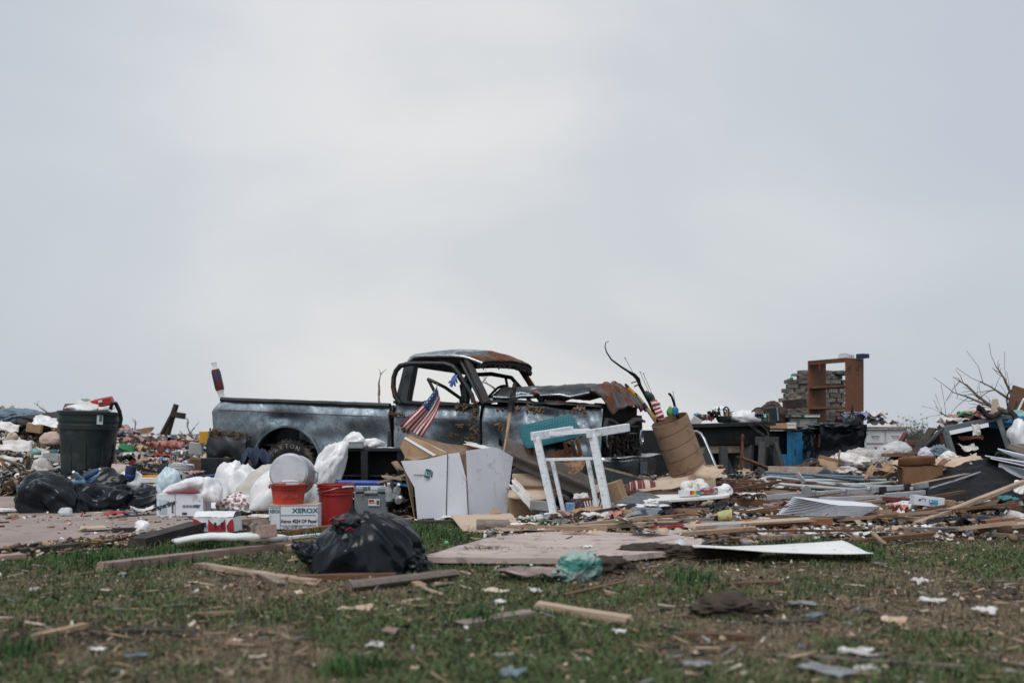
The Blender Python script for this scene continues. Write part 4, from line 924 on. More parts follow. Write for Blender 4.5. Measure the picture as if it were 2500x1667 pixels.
t = thing('red_case', 'red plastic case lying in the trash can', 'plastic case', q(.20, .02, .06), (R(8), R(-12), R(10)))
MB().box((0, 0, .05), (.28, .2, .10), top=(.9, .86)).build('shell', M['red'], t, bevel=.012); MB().box((0, -.105, .07), (.05, .014, .03)).build('latch', M['white_plastic'], t, bevel=.003); MB().box((0, 0, .005), (.30, .22, .018)).build('rim', M['dark_red'], t, bevel=.004)
sheetthing('paper_sheet', 'crumpled white paper sticking out of the trash can', 'paper', q(.06, -.12, .03), .28, .22, (R(35), 0, .3), .05, 3, M['paper'])
t = thing('book', 'hardback book with pale pages standing in the trash can', 'book', q(-.16, -.12, .0), (R(62), R(0), R(-18)))
MB().box((0, 0, 0), (.22, .16, .03)).build('pages', M['paper'], t); MB().box((0, 0, .019), (.23, .17, .005)).build('cover', M['dark_red'], t); MB().box((0, 0, -.019), (.23, .17, .005)).build('cover', M['dark_red'], t)
sheetthing('paper_sheet', 'torn grey poster board standing in the trash can', 'paper', q(-.04, .06, .05), .26, .2, (R(55), R(10), -.5), .03, 5, M['grey_paint'])
lumpthing('white_bag', 'small white bag stuffed into the trash can top', 'plastic bag', q(.0, -.02, -.05), (.26, .24, .12), 9, M['white_bag'], sub=4)
lumpthing('hat', 'round black hat lying behind the trash can top', 'hat', q(-.27, .25, -.08), (.11, .11, .17), 4, M['cloth_dark'], sub=4, a=(.1, .05, .02))

BG = 'black refuse bags beside the driveway'
def blackbag(label, px, py, wpx, hpx, seed, dep=.8, z=.05, lean=(0, 0), knot=0., rot=0, a=(.5, .13, .03), sub=5, pleat=.08):
    p = gd(px, py, z); s = p.y / FPX
    return lumpthing('refuse_bag', label, 'refuse bag', p + Vector((0, wpx * s * dep / 2, -.01)), (wpx * s / 2, wpx * s / 2 * dep, hpx * s * .74), seed, M['black_plastic'], BG, sub=sub, a=a, pleat=pleat, lean=lean, knot=knot, rot=rot, f=(1.3, 2.6, 6.0), flat=.22, smooth=180, crease=(44, .085, .11))
blackbag('tall glossy black refuse bag at the far left of the driveway', 116, 1252, 165, 118, 12, dep=.75, lean=(-.35, 0))
blackbag('slumped black refuse bag leaning right behind the tall one', 185, 1228, 175, 88, 21, dep=.7, lean=(.35, 0), z=.05)
blackbag('squat black refuse bag in front of the trash can', 226, 1246, 150, 84, 33, dep=.75, lean=(.25, 0))
blackbag('low black refuse bag trailing towards the white carton', 340, 1243, 150, 74, 44, dep=.6, lean=(.8, 0))
lumpthing('white_bag', 'small white bag wedged between two black refuse bags', 'plastic bag', gd(290, 1215, .1) + Vector((0, .3, .08)), (.13, .12, .20), 51, M['white_bag'], a=(.3, .15, .06))
for i, (px, py) in enumerate(((196, 1172), (208, 1165), (220, 1172), (228, 1180), (205, 1178))):
    b = at(px, py, 10.0); t = thing('drink_bottle', ('leftmost', 'second', 'middle', 'fourth', 'rightmost')[i] + ' small blue drink bottle on the black refuse bags', 'bottle', b, (R(60), R(20 * i), i * 1.3), 'bottles on the bags')
    MB().lathe([(.001, 0), (.028, 0), (.03, .02), (.027, .08), (.03, .12), (.012, .16), (.012, .17)], 14).build('body', M['blue_cloth'] if i % 2 else mat('pale_blue', (.25, .40, .52), rough=.2), t, smooth=40)
    MB().lathe([(.014, .168), (.014, .182), (.001, .183)], 12).build('cap', M['yellow'] if i == 2 else M['white_plastic'], t, smooth=40)
lumpthing('plastic_wrapper', 'crumpled clear plastic wrapper on the driveway by the bags', 'wrapper', gd(160, 1258, .05), (.06, .05, .07), 61, M['clear_plastic'], sub=3)
sheetthing('red_cloth', 'small bright red cloth lying flat on the driveway', 'cloth', gd(280, 1262, .05), .17, .14, .2, .05, 7, M['red'])
sheetthing('blue_wrapper', 'flattened blue and white wrapper beside the red cloth', 'wrapper', gd(312, 1258, .05), .2, .12, -.1, .03, 8, M['blue_cloth'])
sheetthing('magazine', 'open glossy magazine lying on the driveway by the white carton', 'magazine', gd(350, 1255, .05), .22, .2, .5, .05, 9, M['paper'], curl=.03)
sheetthing('cardboard_piece', 'torn tan cardboard flap lying flat on the driveway', 'cardboard', gd(232, 1294, .05), .22, .2, .3, .03, 10, M['card_pale'], ragged=.3)
plankthing('plank', 'short dark plank lying on the driveway beside a tan flap', gd(275, 1298, .05), gd(350, 1296, .05), .07, .03, M['wood_dark'], 3)
lumpthing('plastic_cup', 'crushed clear plastic cup lying on the driveway', 'cup', gd(345, 1296, .05), (.06, .05, .08), 62, M['white_bag'], sub=3)
mb = MB(); mb.poly([(0, 0, .01), (.20, -.02, .012), (.27, .06, .01), (.2, .12, .014), (.05, .12, .012)], .004)
tag(mb.build('paper_sheet', M['white_card'], loc=gd(378, 1296, .05)), 'pointed white card lying flat on the driveway', 'paper')
for i, (px, py) in enumerate(((75, 1288), (120, 1300), (150, 1298), (215, 1320), (130, 1268), (60, 1275))): pass
plankthing('plank', 'thin pale board at the far left edge of the driveway', gd(-30, 1245, .06), gd(28, 1248, .06), .16, .02, M['white_paint'], 4)
plankthing('wood_offcut', 'small tan wood offcut near the tall black bag', gd(18, 1264, .05), gd(44, 1263, .05), .04, .02, M['wood_raw'], 5, cat='wood')

# white carton with blue script
Yc = 9.1; loc = gd(437, 1260, .05); s = loc.y / FPX; wc, hc = 112 * s, 55 * s
t = thing('carton', 'white carton with blue script lettering beside the black bags', 'carton', loc + Vector((0, .15, 0)), (0, 0, R(3)))
MB().box((0, 0, hc / 2), (wc, .30, hc)).build('body', M['white_card'], t, bevel=.004)
MB().box((-.0195 * 2.2, -.1525, hc / 2), (.003, .004, hc)).build('seam', M['grey_paint'], t)
MB().box((-wc * .36, -.1525, hc * .42), (.07, .003, .13)).build('printed_panel', mat('pale_blue_print', (.42, .54, .62)), t)
text(t, 'Paperline', .062, (-wc * .33, -.1555, hc * .48), (R(90), R(-18), 0), M['ink'], shear=.35, bold=.002, sx=.85)
for i in range(4): MB().box((-wc * .155, -.153, hc * (.2 + .12 * i)), (.014, .004, .018)).build('printed_mark', M['ink'], t)
for i in range(5):
    mb = MB(); ring = [(wc * (.09 + .07 * i) + .011 * math.cos(a), -.152, hc * .44 + .013 * math.sin(a)) for a in [2 * math.pi * k / 12 for k in range(12)]]; mb.tube(ring, .0018, 4, closed=True); mb.box((wc * (.09 + .07 * i), -.152, hc * .44), (.008, .003, .012), rot=(0, i, 0)); mb.build('printed_symbol', M['ink'], t)
for i in range(3): MB().box((wc * .38, -.152, hc * (.5 - .055 * i)), (.055 - .01 * i, .003, .006)).build('printed_line', M['ink_blue'], t)
for i in range(10): MB().box((-.02 + wc * .1 + i * .0045, -.152, hc * .12), (.0022, .003, .025)).build('barcode_bar', M['ink'], t)
top = loc + Vector((0, .12, hc))
lumpthing('white_bag', 'puffy white plastic bag on top of the white carton', 'plastic bag', top + Vector((.0, 0, 0)), (.17, .12, .14), 71, M['white_bag'], lean=(.5, 0))
lumpthing('white_bag', 'white plastic bag slumped off the right end of the carton', 'plastic bag', top + Vector((.24, .02, -.08)), (.11, .12, .20), 72, M['white_bag'])
lumpthing('pale_blue_bag', 'pale blue translucent bag behind the white carton', 'plastic bag', at(412, 1210, 9.9), (.10, .10, .26), 73, mat('pale_blue_bag', (.45, .60, .68), (.6, .7, .75), rough=.3, bump=.4, bscale=25), a=(.3, .15, .06))
sheetthing('red_cloth', 'strip of red cloth under the bags on the white carton', 'cloth', top + Vector((.02, -.1, .0)), .3, .08, 0, .02, 12, M['red'])

# far left heap: things that stand out
lumpthing('comforter', 'grey blue rolled comforter on top of the left heap', 'bedding', at(30, 1040, 15.8), (.52, .35, .26), 81, M['cloth_blue_grey'], sub=5, a=(.2, .12, .07), f=(1.2, 3.5, 7))
lumpthing('dark_tarp', 'dark brown tarp roll lying on top of the left heap', 'tarp', at(133, 1043, 15.5), (.52, .25, .23), 82, mat('dark_tarp', (.022, .021, .02), (.04, .036, .032), rough=.7, bump=.4), sub=5, a=(.25, .12, .04))
boxthing('cardboard_piece', 'tan cardboard block stuck in the left heap', 'cardboard', at(83, 1055, 14.6), (.2, .12, .13), M['card'], (.1, .15, .2))
lumpthing('foam_block', 'pinkish beige foam block lying in the left heap', 'foam', at(128, 1085, 14.3), (.15, .13, .17), 83, mat('foam_pink', (.50, .37, .32), (.4, .29, .25), rough=.95, bump=.5), sub=4)
lumpthing('foam_block', 'round tan stuffed cushion halfway up the left heap', 'cushion', at(30, 1078, 14.4), (.07, .07, .14), 84, M['insulation'], sub=4)
for i, (px, py, w_, h_, k, lab) in enumerate((
        (40, 1098, .42, .25, 'paper', 'large white paper sheet lying across the left heap'), (112, 1118, .30, .2, 'paper', 'white paper sheet below the foam block on the left heap'),
        (20, 1140, .34, .3, 'paper', 'crumpled white plastic sheet low on the left heap'), (140, 1145, .36, .12, 'white_paint', 'long white board lying low behind the black bags'),
        (120, 1040, .4, .2, 'white_bag', 'white torn plastic sheet beside the tarp roll'), (20, 1052, .4, .16, 'paper', 'white cloth strip below the rolled comforter'),
        (135, 1125, .34, .18, 'grey_paint', 'grey flat panel leaning on the left heap'))):
    p = at(px, py, 14.2 - .15 * i); sheetthing('paper_sheet', lab, 'paper', p, w_, h_, (R(38), R(rs.uniform(-15, 15)), rs.uniform(-.5, .5)), .09, 20 + i, M[k])
for i, (px, py, m2, lab) in enumerate(((88, 1110, 'teal_light', 'small turquoise toy piece in the left heap'), (132, 1112, 'teal_light', 'turquoise plastic lid in the left heap'))):
    lumpthing('toy_piece', lab, 'toy', at(px, py, 13.8), (.06, .05, .09), 90 + i, M['teal'] if i else M['teal_light'], sub=3)
# heap between bin and truck
boxthing('green_tray', 'bright green plastic crate lid tilted on the colourful heap', 'crate lid', at(307, 1098, 15.2), (.21, .15, .06), M['green'], (R(35), R(22), .3), .012)
t = thing('blue_roll', 'dark blue rolled sleeping mat standing by the white bag', 'roll', at(315, 1175, 11.2), (R(-6), R(6), 0))
MB().lathe([(.001, 0), (.055, 0), (.058, .01), (.058, .17), (.05, .175), (.04, .165), (.03, .175), (.001, .17)], 24).build('body', M['navy'], t, smooth=40); MB().lathe([(.06, .05), (.061, .055), (.061, .07), (.06, .075)], 24).build('strap', M['blue'], t, smooth=40)
for i, (px, py, r, k, lab) in enumerate(((405, 1100, .17, 'pink', 'pink crumpled garment on the colourful heap'), (430, 1092, .1, 'blue_cloth', 'blue garment on the colourful heap'), (345, 1080, .16, 'cloth_pink', 'mauve garment along the top of the heap'),
        (440, 1112, .12, 'white_bag', 'white bag beside the dented grey box'), (372, 1075, .13, 'cloth_white', 'white garment below the leaning pole'), (330, 1120, .15, 'cloth_white', 'cream garment in the middle of the heap'), (295, 1082, .13, 'cloth_pink', 'beige garment beside the green lid'),
        (375, 1132, .14, 'cloth_white', 'white towel low in the colourful heap'), (300, 1125, .12, 'cloth_dark', 'dark garment below the green lid'), (410, 1140, .12, 'cloth_dark', 'black garment beside the pale bucket'), (355, 1100, .12, 'yellow_foam', 'pale yellow cushion in the colourful heap'),
        (395, 1118, .1, 'red', 'red garment in the colourful heap'))):
    lumpthing('garment', lab, 'clothes', at(px, py + 8, 14.4 + (i % 3) * .4), (r, r * .8, r * .9), 100 + i, M[k], sub=4, a=(.4, .22, .1))
boxthing('panel', 'white cabinet panel lying in the colourful heap', 'panel', at(365, 1145, 13.6), (.30, .02, .12), M['white_paint'], (R(-50), 0, .2))
boxthing('panel', 'pale pink panel behind the low black bag', 'panel', at(290, 1160, 12.6), (.22, .03, .15), mat('pale_panel', (.55, .46, .46), rough=.7), (R(-25), R(4), .1))
t = thing('letter_tray', 'white tray with books and yellow box behind the carton', 'tray', at(370, 1178, 11.0), (0, 0, .1)); MB().box((0, 0, .03), (.2, .14, .06)).build('tray', M['white_plastic'], t, bevel=.006); MB().box((.0, 0, .075), (.18, .1, .03)).build('yellow_box', M['yellow'], t, bevel=.004); MB().box((-.02, .0, .1), (.16, .1, .018), rot=(0, .1, .2)).build('red_book', M['dark_red'], t, bevel=.003)
# far roof panels and leaning pole, distant house
sheetthing('roof_panel', 'dark brown fallen roof panel behind the heap', 'roof panel', at(320, 1068, 19), .75, .5, (R(28), R(-8), 0), .05, 31, M['wood_brown'])
plankthing('plank', 'grey plank leaning up on the fallen roof panel', at(322, 1072, 18.2), at(345, 1056, 18.2), .1, .03, M['wood_grey'], 6)
t = thing('utility_pole', 'snapped leaning wooden pole with short cross arm behind the heap', 'pole', at(398, 1090, 22), (0, R(17), 0))
hp = mpx(108, 22); MB().tube([(0, 0, 0), (0, 0, hp * .55), (.01, 0, hp)], [.09, .075, .06], 10).build('post', M['wood_dark'], t, smooth=40); MB().tube([(-.16, -.05, -.1), (.0, -.06, hp * .72)], .05, 8).build('brace', M['wood_dark'], t, smooth=40)
MB().box((.12, 0, hp * .78), (.30, .12, .13), rot=(0, R(-8), 0)).build('cross_arm', M['wood_dark'], t, bevel=.01)
t = thing('house', 'low grey distant house roof behind the truck tail', 'house', (-24.3, 75, 0)); MB().box((0, 0, .2), (7.0, 5, .4)).build('wall', M['grey_paint'], t)
mb = MB(); mb.add([(-3.7, -2.7, .38), (3.7, -2.7, .38), (3.7, 2.7, .38), (-3.7, 2.7, .38), (-3.2, 0, .72), (3.2, 0, .72)], [(0, 1, 5, 4), (1, 2, 5), (2, 3, 4, 5), (3, 0, 4), (3, 2, 1, 0)]); mb.build('roof', mat('roof_shingle', (.16, .16, .165), (.11, .11, .115), rough=.9), t)
boxthing('yellow_box', 'yellow cardboard package on the clutter by the truck bumper', 'package', at(499, 1082, 12.9), (.12, .10, .155), M['yellow'], (0, 0, .15))
boxthing('storage_box', 'dented pale grey storage box below the yellow package', 'box', at(478, 1108, 13.0), (.17, .15, .15), mat('pale_grey', (.42, .44, .46), rough=.5), (.05, .1, .2))
plankthing('plank', 'thin dark red board balanced on the grey box', at(448, 1077, 13.2), at(492, 1080, 13.0), .06, .02, M['wood_red'], 7)
bucket('pale_bucket', 'white plastic bucket with green label near the truck tail', 'bucket', at(440, 1177, 11.3), .13, .11, .21, M['white_plastic'], (0, R(4), 0), label_mat=mat('green_label', (.03, .13, .05)))
boxthing('speaker_box', 'black wooden speaker cabinet under the truck tail', 'speaker', at(535, 1168, 11.6) , (.36, .2, .24), M['black_paint'], (0, 0, -.1))
boxthing('suitcase', 'worn brown suitcase behind the pale bucket', 'suitcase', at(487, 1158, 12.0), (.26, .15, .20), M['wood_brown'], (0, R(8), .2), .02)
lumpthing('cable_tangle', 'dark tangle of cables beside the pale bucket', 'cables', at(415, 1160, 11.8), (.10, .08, .12), 120, M['cloth_dark'], sub=4, a=(.5, .4, .3))
t = thing('tub', 'light blue plastic tub on its side beside the pale bucket', 'tub', at(495, 1182, 10.6), (0, R(-4), R(8))); MB().box((0, 0, .04), (.29, .18, .08), top=(1.06, 1.06)).build('body', mat('tub_blue', (.16, .33, .55), rough=.4), t, bevel=.02); MB().box((0, 0, .088), (.32, .21, .016)).build('lid', M['blue_cloth'], t, bevel=.006)
lumpthing('rag', 'beige rag on the blue tub', 'rag', at(475, 1166, 10.5), (.08, .07, .06), 121, M['cloth_pink'], sub=3)
loc = gd(536, 1236, .05) + Vector((0, .15, .0)); bucket('dirty_bucket', 'dirty white paint bucket with a grey box in it', 'bucket', loc, .105, .09, .235, mat('dirty_white', (.60, .57, .55), (.5, .47, .45), rough=.6, dirt=(.2, .15, .13), damt=.35, dscale=14), (0, R(3), 0), ribs=2, handle=False)
boxthing('grey_box', 'pale grey carton standing in the dirty bucket', 'box', loc + Vector((.01, .02, .16)), (.10, .08, .17), mat('pale_grey', (.42, .44, .46)), (0, R(-6), .1))
boxthing('board', 'dark board leaning behind the dirty bucket', 'board', gd(575, 1230, .05) + Vector((.02, .45, .0)), (.30, .03, .26), M['wood_dark'], (R(-20), R(36), 0))
lumpthing('white_bag', 'upright white shopping bag behind the dirty bucket', 'plastic bag', at(560, 1215, 9.9), (.13, .10, .36), 131, M['white_bag'], a=(.35, .22, .12))
lumpthing('white_bag', 'white bag with long loop handle right of the dirty bucket', 'plastic bag', at(598, 1210, 9.7), (.13, .10, .30), 132, M['white_bag'], a=(.4, .25, .14))
lumpthing('cushion', 'beige stained pillow behind the aluminium pot', 'pillow', at(622, 1232, 9.6), (.21, .14, .36), 133, mat('pillow_beige', (.46, .43, .40), (.55, .53, .5), rough=.9, bump=.3, dirt=(.28, .22, .18), damt=.25), a=(.15, .08, .03), lean=(.25, 0))
lumpthing('white_bag', 'pleated white bag leaning against the orange red bucket', 'plastic bag', at(640, 1243, 9.3), (.14, .12, .32), 134, M['white_bag'], pleat=.12, lean=(.25, 0))
lumpthing('white_bag', 'flat white bag lying in front of the dirty bucket', 'plastic bag', gd(535, 1247, .05), (.26, .16, .10), 135, M['white_bag'], a=(.3, .2, .1))
lumpthing('navy_cloth', 'dark blue denim heap against the rear tyre', 'clothes', at(625, 1168, 10.9), (.17, .14, .28), 136, mat('denim', (.02, .035, .07), (.035, .05, .09), rough=.9, bump=.4), a=(.3, .2, .08))
# bag printed with red rings
p = gd(585, 1252, .05); bg_ = lump('shopping_bag', p, (.17, .13, .17), 140, M['white_bag'], sub=5, a=(.35, .2, .06)); tag(bg_, 'white shopping bag printed with red ring marks', 'plastic bag')
mb = MB(); rd = random.Random(4); me = bg_.data; me.update(); done = []
for poly in sorted(me.polygons, key=lambda q_: rd.random()):
    c, n = poly.center, poly.normal
    if n.y > -.15 or c.z < .03 or any((c - d).length < .034 for d in done): continue
    done.append(c.copy()); Mx = Matrix.Translation(c + n * .006) @ n.to_track_quat('Z', 'Y').to_matrix().to_4x4()
    ring = [Mx @ Vector((.0125 * math.cos(a), .0125 * math.sin(a), 0)) for a in [2 * math.pi * k / 12 for k in range(12)]]; mb.tube(ring, .0028, 4, closed=True)
    mb.add([Mx @ Vector((.0055 * math.cos(a), .0055 * math.sin(a), 0)) for a in [2 * math.pi * k / 8 for k in range(8)]], [tuple(range(8))])
    if len(done) > 46: break
mb.build('printed_rings', M['ink_red'], bg_)['kind'] = 'stuff'
sheetthing('newspaper', 'black and white newspaper lying beside the ring printed bag', 'newspaper', gd(602, 1255, .05), .3, .2, -.2, .05, 41, mat('newsprint', (.5, .5, .5), (.07, .075, .08), scale=5, rough=.8))
sheetthing('paper_sheet', 'stack of white printed paper left of the paper carton', 'paper', gd(640, 1262, .05), .22, .24, .1, .02, 42, M['paper'], ragged=.03)
# red and white wrapped pack
p = gd(522, 1297, .05); s = p.y / FPX; w_, h_ = 104 * s, 47 * s
t = thing('wrapped_pack', 'red and white plastic wrapped pack on the driveway', 'package', p + Vector((0, .1, 0)), (0, 0, R(-2)))
mb = MB(); mb.grid(lambda u, v: ((u - .5) * w_ * (1 - .06 * v), -.1 + .008 * MN.noise(Vector((u * 8, v * 5, 1))), v * h_ * .72), 14, 6); mb.grid(lambda u, v: ((u - .5) * w_ * .94, -.1 + .2 * v, h_ * (.72 + .26 * math.sin(math.pi * min(1, v * 1.05)) ** .5) + .007 * ridge(Vector((u * 7, v * 4, 3)))), 16, 8)
mb.grid(lambda u, v: (-w_ / 2 * (1 - .06 * v), -.1 + .2 * (1 - u), v * h_ * .72), 4, 4); mb.grid(lambda u, v: (w_ / 2 * (1 - .06 * v), -.1 + .2 * u, v * h_ * .72), 4, 4); mb.grid(lambda u, v: ((.5 - u) * w_ * (1 - .06 * v), .1, v * h_ * .72), 4, 4)
mb.build('wrap', M['white_bag'], t, smooth=50)
for i, (x0, x1, f) in enumerate(((-.5, -.24, 0), (-.12, .30, 1), (.34, .5, 2))):
    mb = MB(); mb.grid(lambda u, v: ((x0 + (x1 - x0) * u) * w_ * (1 - .05 * v), -.108 + .006 * MN.noise(Vector(((x0 + u) * 8, v * 5, 1))), .003 + v * h_ * .64 * (1 - .55 * (math.sin(math.pi * u) if f == 1 else (u if f == 0 else 1 - u) ** 2))), 10, 4); mb.build('printed_red_panel', M['ink_red'], t, smooth=40)
for i, x in enumerate((-.42, -.18, .06, .22)): MB().box((x * w_, -.118, h_ * .36), (.018, .004, .035)).build('printed_mark', M['ink'] if i % 2 == 0 else M['navy'], t)

# paper carton, buckets and pot
p = gd(712, 1292, .02); s = p.y / FPX; w_, h_ = 118 * s, 58 * s
t = thing('paper_carton', 'white copier paper carton printed with teal and black lettering', 'carton', p + Vector((0, .15, .0)), (0, 0, R(5)))
MB().box((0, 0, h_ / 2), (w_, .28, h_)).build('body', M['white_card'], t, bevel=.003)
MB().box((0, 0, h_ + .003), (w_ * 1.0, .29, .006)).build('lid', M['card_pale'], t)
fr = -.1425
text(t, 'XEROX', .052, (w_ * .24, fr, h_ * .78), m_=M['ink_teal'], bold=.0016, sx=1.2); text(t, 'XEROX', .040, (-w_ * .38, fr, h_ * .76), m_=M['ink_teal'], bold=.001, sx=.62)
text(t, 'Xerox 4024 DP Paper', .040, (w_ * .11, fr, h_ * .34), m_=M['ink'], bold=.0009, sx=.82); text(t, 'order no. 3R129', .026, (-w_ * .02, fr, h_ * .09), m_=M['ink'], sx=.85); text(t, '17', .034, (w_ * .32, fr, h_ * .11), m_=M['ink_teal'])
for z in (.60, .17): MB().box((w_ * .1, fr, h_ * z), (w_ * .72, .003, .003)).build('printed_line', M['ink_teal'], t)
MB().box((-w_ * .38, fr, h_ * .92), (w_ * .2, .003, .004)).build('printed_line', M['ink_teal'], t); MB().box((-w_ * .27, fr, h_ / 2), (.003, .003, h_)).build('seam', M['grey_paint'], t)
ct = p + Vector((-.06, .15, h_ + .007))
bk = bucket('red_bucket', 'faded orange red bucket on the copier paper carton', 'bucket', ct, .145, .125, .165, M['red_orange'], (0, 0, .3), ribs=3)
text(bk, 'OF THE', .035, (0, -.139, .07), (R(84), 0, 0), mat('faded_print', (.44, .10, .06)), sx=1.1)
t = thing('cooking_pot', 'large dented aluminium pot tipped on the orange red bucket', 'pot', ct + Vector((-.03, .27, .235)), (R(82), R(4), R(-2)))
rp = .172; mb = MB(); mb.lathe([(.001, .13), (rp * .86, .13), (rp * .97, .115), (rp, .085), (rp * 1.01, -.12), (rp * 1.05, -.125), (rp * 1.05, -.13), (rp * .99, -.128), (rp * .98, .08), (rp * .85, .115), (.001, .12)], 48); mb.build('body', M['aluminium'], t, smooth=35)
for sx in (-1, 1):
    mb = MB(); mb.tube([(sx * rp, -.05, -.06), (sx * (rp + .035), -.03, -.07), (sx * (rp + .035), .03, -.07), (sx * rp, .05, -.06)], .008, 7); mb.build('handle', M['steel'], t, smooth=40)
p = gd(813, 1286, .0) + Vector((0, .15, 0)); bucket('red_bucket', 'dark red five gallon bucket right of the copier paper carton', 'bucket', p, .158, .128, .365, M['red_bucket'], (R(0), 0, .9), ribs=3)
lumpthing('white_bag', 'white bag with oval handle hole behind the dark red bucket', 'plastic bag', at(752, 1235, 9.3), (.12, .10, .22), 150, M['white_bag'], a=(.3, .2, .08))
sheetthing('tarp', 'thin dark blue tarp draped behind the white bag', 'tarp', at(775, 1212, 9.7), .30, .2, (R(40), R(-20), .2), .08, 43, mat('slate_tarp', (.06, .085, .10), rough=.4))
lumpthing('glass_jar', 'clear glass jar beside the copier paper carton', 'jar', at(772, 1292, 8.8), (.03, .03, .10), 151, M['clear_box'], sub=3, a=(.05, .02, 0))
# bread bag on the truck rail
t = thing('bread_bag', 'plastic bread bag with dark red and blue label standing on the truck bed', 'bread bag', at(541, 968, 12.25), (0, R(-13), 0)); hb = mpx(85, 12.2)
MB().lathe([(.04, 0), (.03, .03), (.046, .08), (.05, hb * .72), (.042, hb * .8), (.02, hb * .88), (.034, hb), (.001, hb)], 14, sq=.1).build('bag', M['clear_plastic'], t, smooth=50)
MB().lathe([(.047, .08), (.053, .11), (.053, hb * .72), (.045, hb * .8)], 14, sq=.1).build('wrapper', mat('bread_label', (.10, .016, .014), (.02, .03, .09), scale=5, lo=.5, hi=.54, rough=.35), t, smooth=50)
# ------------------------------------------------------------------ centre
def bar(mb, p0, p1, w_, h_, mi=0, roll=0.0):
    p0, p1 = Vector(p0), Vector(p1); d = p1 - p0; q = d.to_track_quat('X', 'Z').to_matrix().to_4x4(); k = mb.M.copy()
    mb.M = k @ Matrix.Translation((p0 + p1) / 2) @ q @ Matrix.Rotation(roll, 4, 'X'); mb.box((0, 0, 0), (d.length, w_, h_), mi=mi); mb.M = k; return mb
def part_bar(name, root, p0, p1, w_, h_, m_, bevel=.003, roll=0.0):
    mb = MB(); mb.M = Matrix.Translation(-root.location); bar(mb, p0, p1, w_, h_, roll=roll); return mb.build(name, m_, root, bevel=bevel)
def part_tube(name, root, pts, r, m_, seg=8, flat=1.0):
    mb = MB(); mb.M = Matrix.Translation(-root.location); mb.tube(pts, r, seg, flat=flat); return mb.build(name, m_, root, smooth=40)
def panel_px(name, root, pts, m_, solid=.006, origin=None):
    """a stiff sheet through measured corner points (px, py, depth)"""
    P = [at(*q_) for q_ in pts]; c = sum(P, Vector()) / len(P); b = root.location if root is not None else (origin or c)
    mb = MB(); vs = [p - b for p in P]; mb.add(vs, [tuple(range(len(vs)))]); o = mb.build(name, m_, root, solid=solid)
    if root is None: o.location = b
    return o
# black cabinet / desk
Yd = 9.9; root = thing('black_desk', 'black painted wooden desk with an open shelf behind the grey tote', 'desk', stand(900, Yd))
b = root.location; zt = at(0, 1094, Yd).z - b.z; wx = mpx(150, Yd)
MB().box((0, .2, zt - .015), (wx + .05, .46, .03)).build('top', M['black_paint'], root, bevel=.004)
MB().box((-wx / 2 + .01, .2, zt / 2 - .016), (.02, .42, zt - .034)).build('side_panel', M['black_paint'], root); MB().box((wx / 2 - .01, .2, zt / 2 - .016), (.02, .42, zt - .034)).build('side_panel', M['black_paint'], root)
MB().box((0, .40, zt / 2 - .016), (wx - .05, .018, zt - .04)).build('back_panel', M['black_paint'], root); MB().box((.0, .2, zt * .58), (wx - .045, .38, .016)).build('shelf', M['black_paint'], root)
MB().box((-.035, -.035, zt / 2 - .016), (.07, .04, zt - .032)).build('leg', M['black_paint'], root, bevel=.004)
tp_ = b + Vector((0, .15, zt))
lumpthing('white_bag', 'white plastic bag hanging off the left end of the black desk', 'plastic bag', at(792, 1184, 9.65), (.14, .12, .37), 160, M['white_bag'], a=(.35, .16, .07), pleat=.1, lean=(.15, 0), sub=5)
lumpthing('white_bag', 'crumpled white bag on the left of the black desk top', 'plastic bag', tp_ + Vector((-.15, 0, 0)), (.12, .1, .15), 161, M['white_bag'], a=(.35, .2, .08))
lumpthing('white_bag', 'knotted white bag in the middle of the black desk top', 'plastic bag', tp_ + Vector((.02, .05, 0)), (.10, .09, .10), 162, M['white_bag'], a=(.35, .2, .08))
t = thing('tray', 'small grey metal cash tray on the black desk', 'tray', tp_ + Vector((-.12, -.17, .0))); MB().box((0, 0, .03), (.14, .08, .06)).build('body', mat('tray_grey', (.30, .33, .35), rough=.4), t, bevel=.004); MB().box((0, 0, .062), (.15, .09, .006)).build('rim', M['grey_paint'], t, bevel=.002)
sheetthing('paper_sheet', 'white envelope lying at the right of the black desk top', 'paper', tp_ + Vector((.17, -.1, .0)), .15, .1, 0, .01, 45, M['paper'])
t = thing('blue_tube', 'bright blue plastic tube lying across below the black desk', 'tube', at(878, 1179, 9.55)); mb = MB(); mb.M = Matrix.Rotation(R(91), 4, 'Y'); mb.lathe([(.001, -.235), (.026, -.235), (.03, -.22), (.03, .22), (.026, .235), (.001, .235)], 20); mb.build('tube_body', M['blue'], t, smooth=40)
for sx in (-1, 1):
    mb = MB(); mb.M = Matrix.Rotation(R(91), 4, 'Y'); mb.lathe([(.0315, sx * .20), (.032, sx * .205), (.032, sx * .225), (.0315, sx * .23)], 20); mb.build('end_band', M['navy'], t, smooth=40)
t = thing('wire_basket', 'white wire basket under the blue tube', 'basket', at(905, 1216, 9.5)); mb = MB()
for i in range(12): mb.tube([(-.16 + i * .029, -.08, 0), (-.17 + i * .031, -.09, .12)], .003, 4)
for z in (.0, .06, .12): mb.tube([(-.165, -.085, z), (.165, -.085, z), (.165, .1, z), (-.165, .1, z)], .0035, 4, closed=True)
mb.build('wire_frame', M['white_plastic'], t)
boxthing('plastic_board', 'white plastic panel behind the wire basket', 'panel', at(915, 1212, 9.75), (.36, .03, .13), M['white_plastic'], (R(-8), 0, 0))
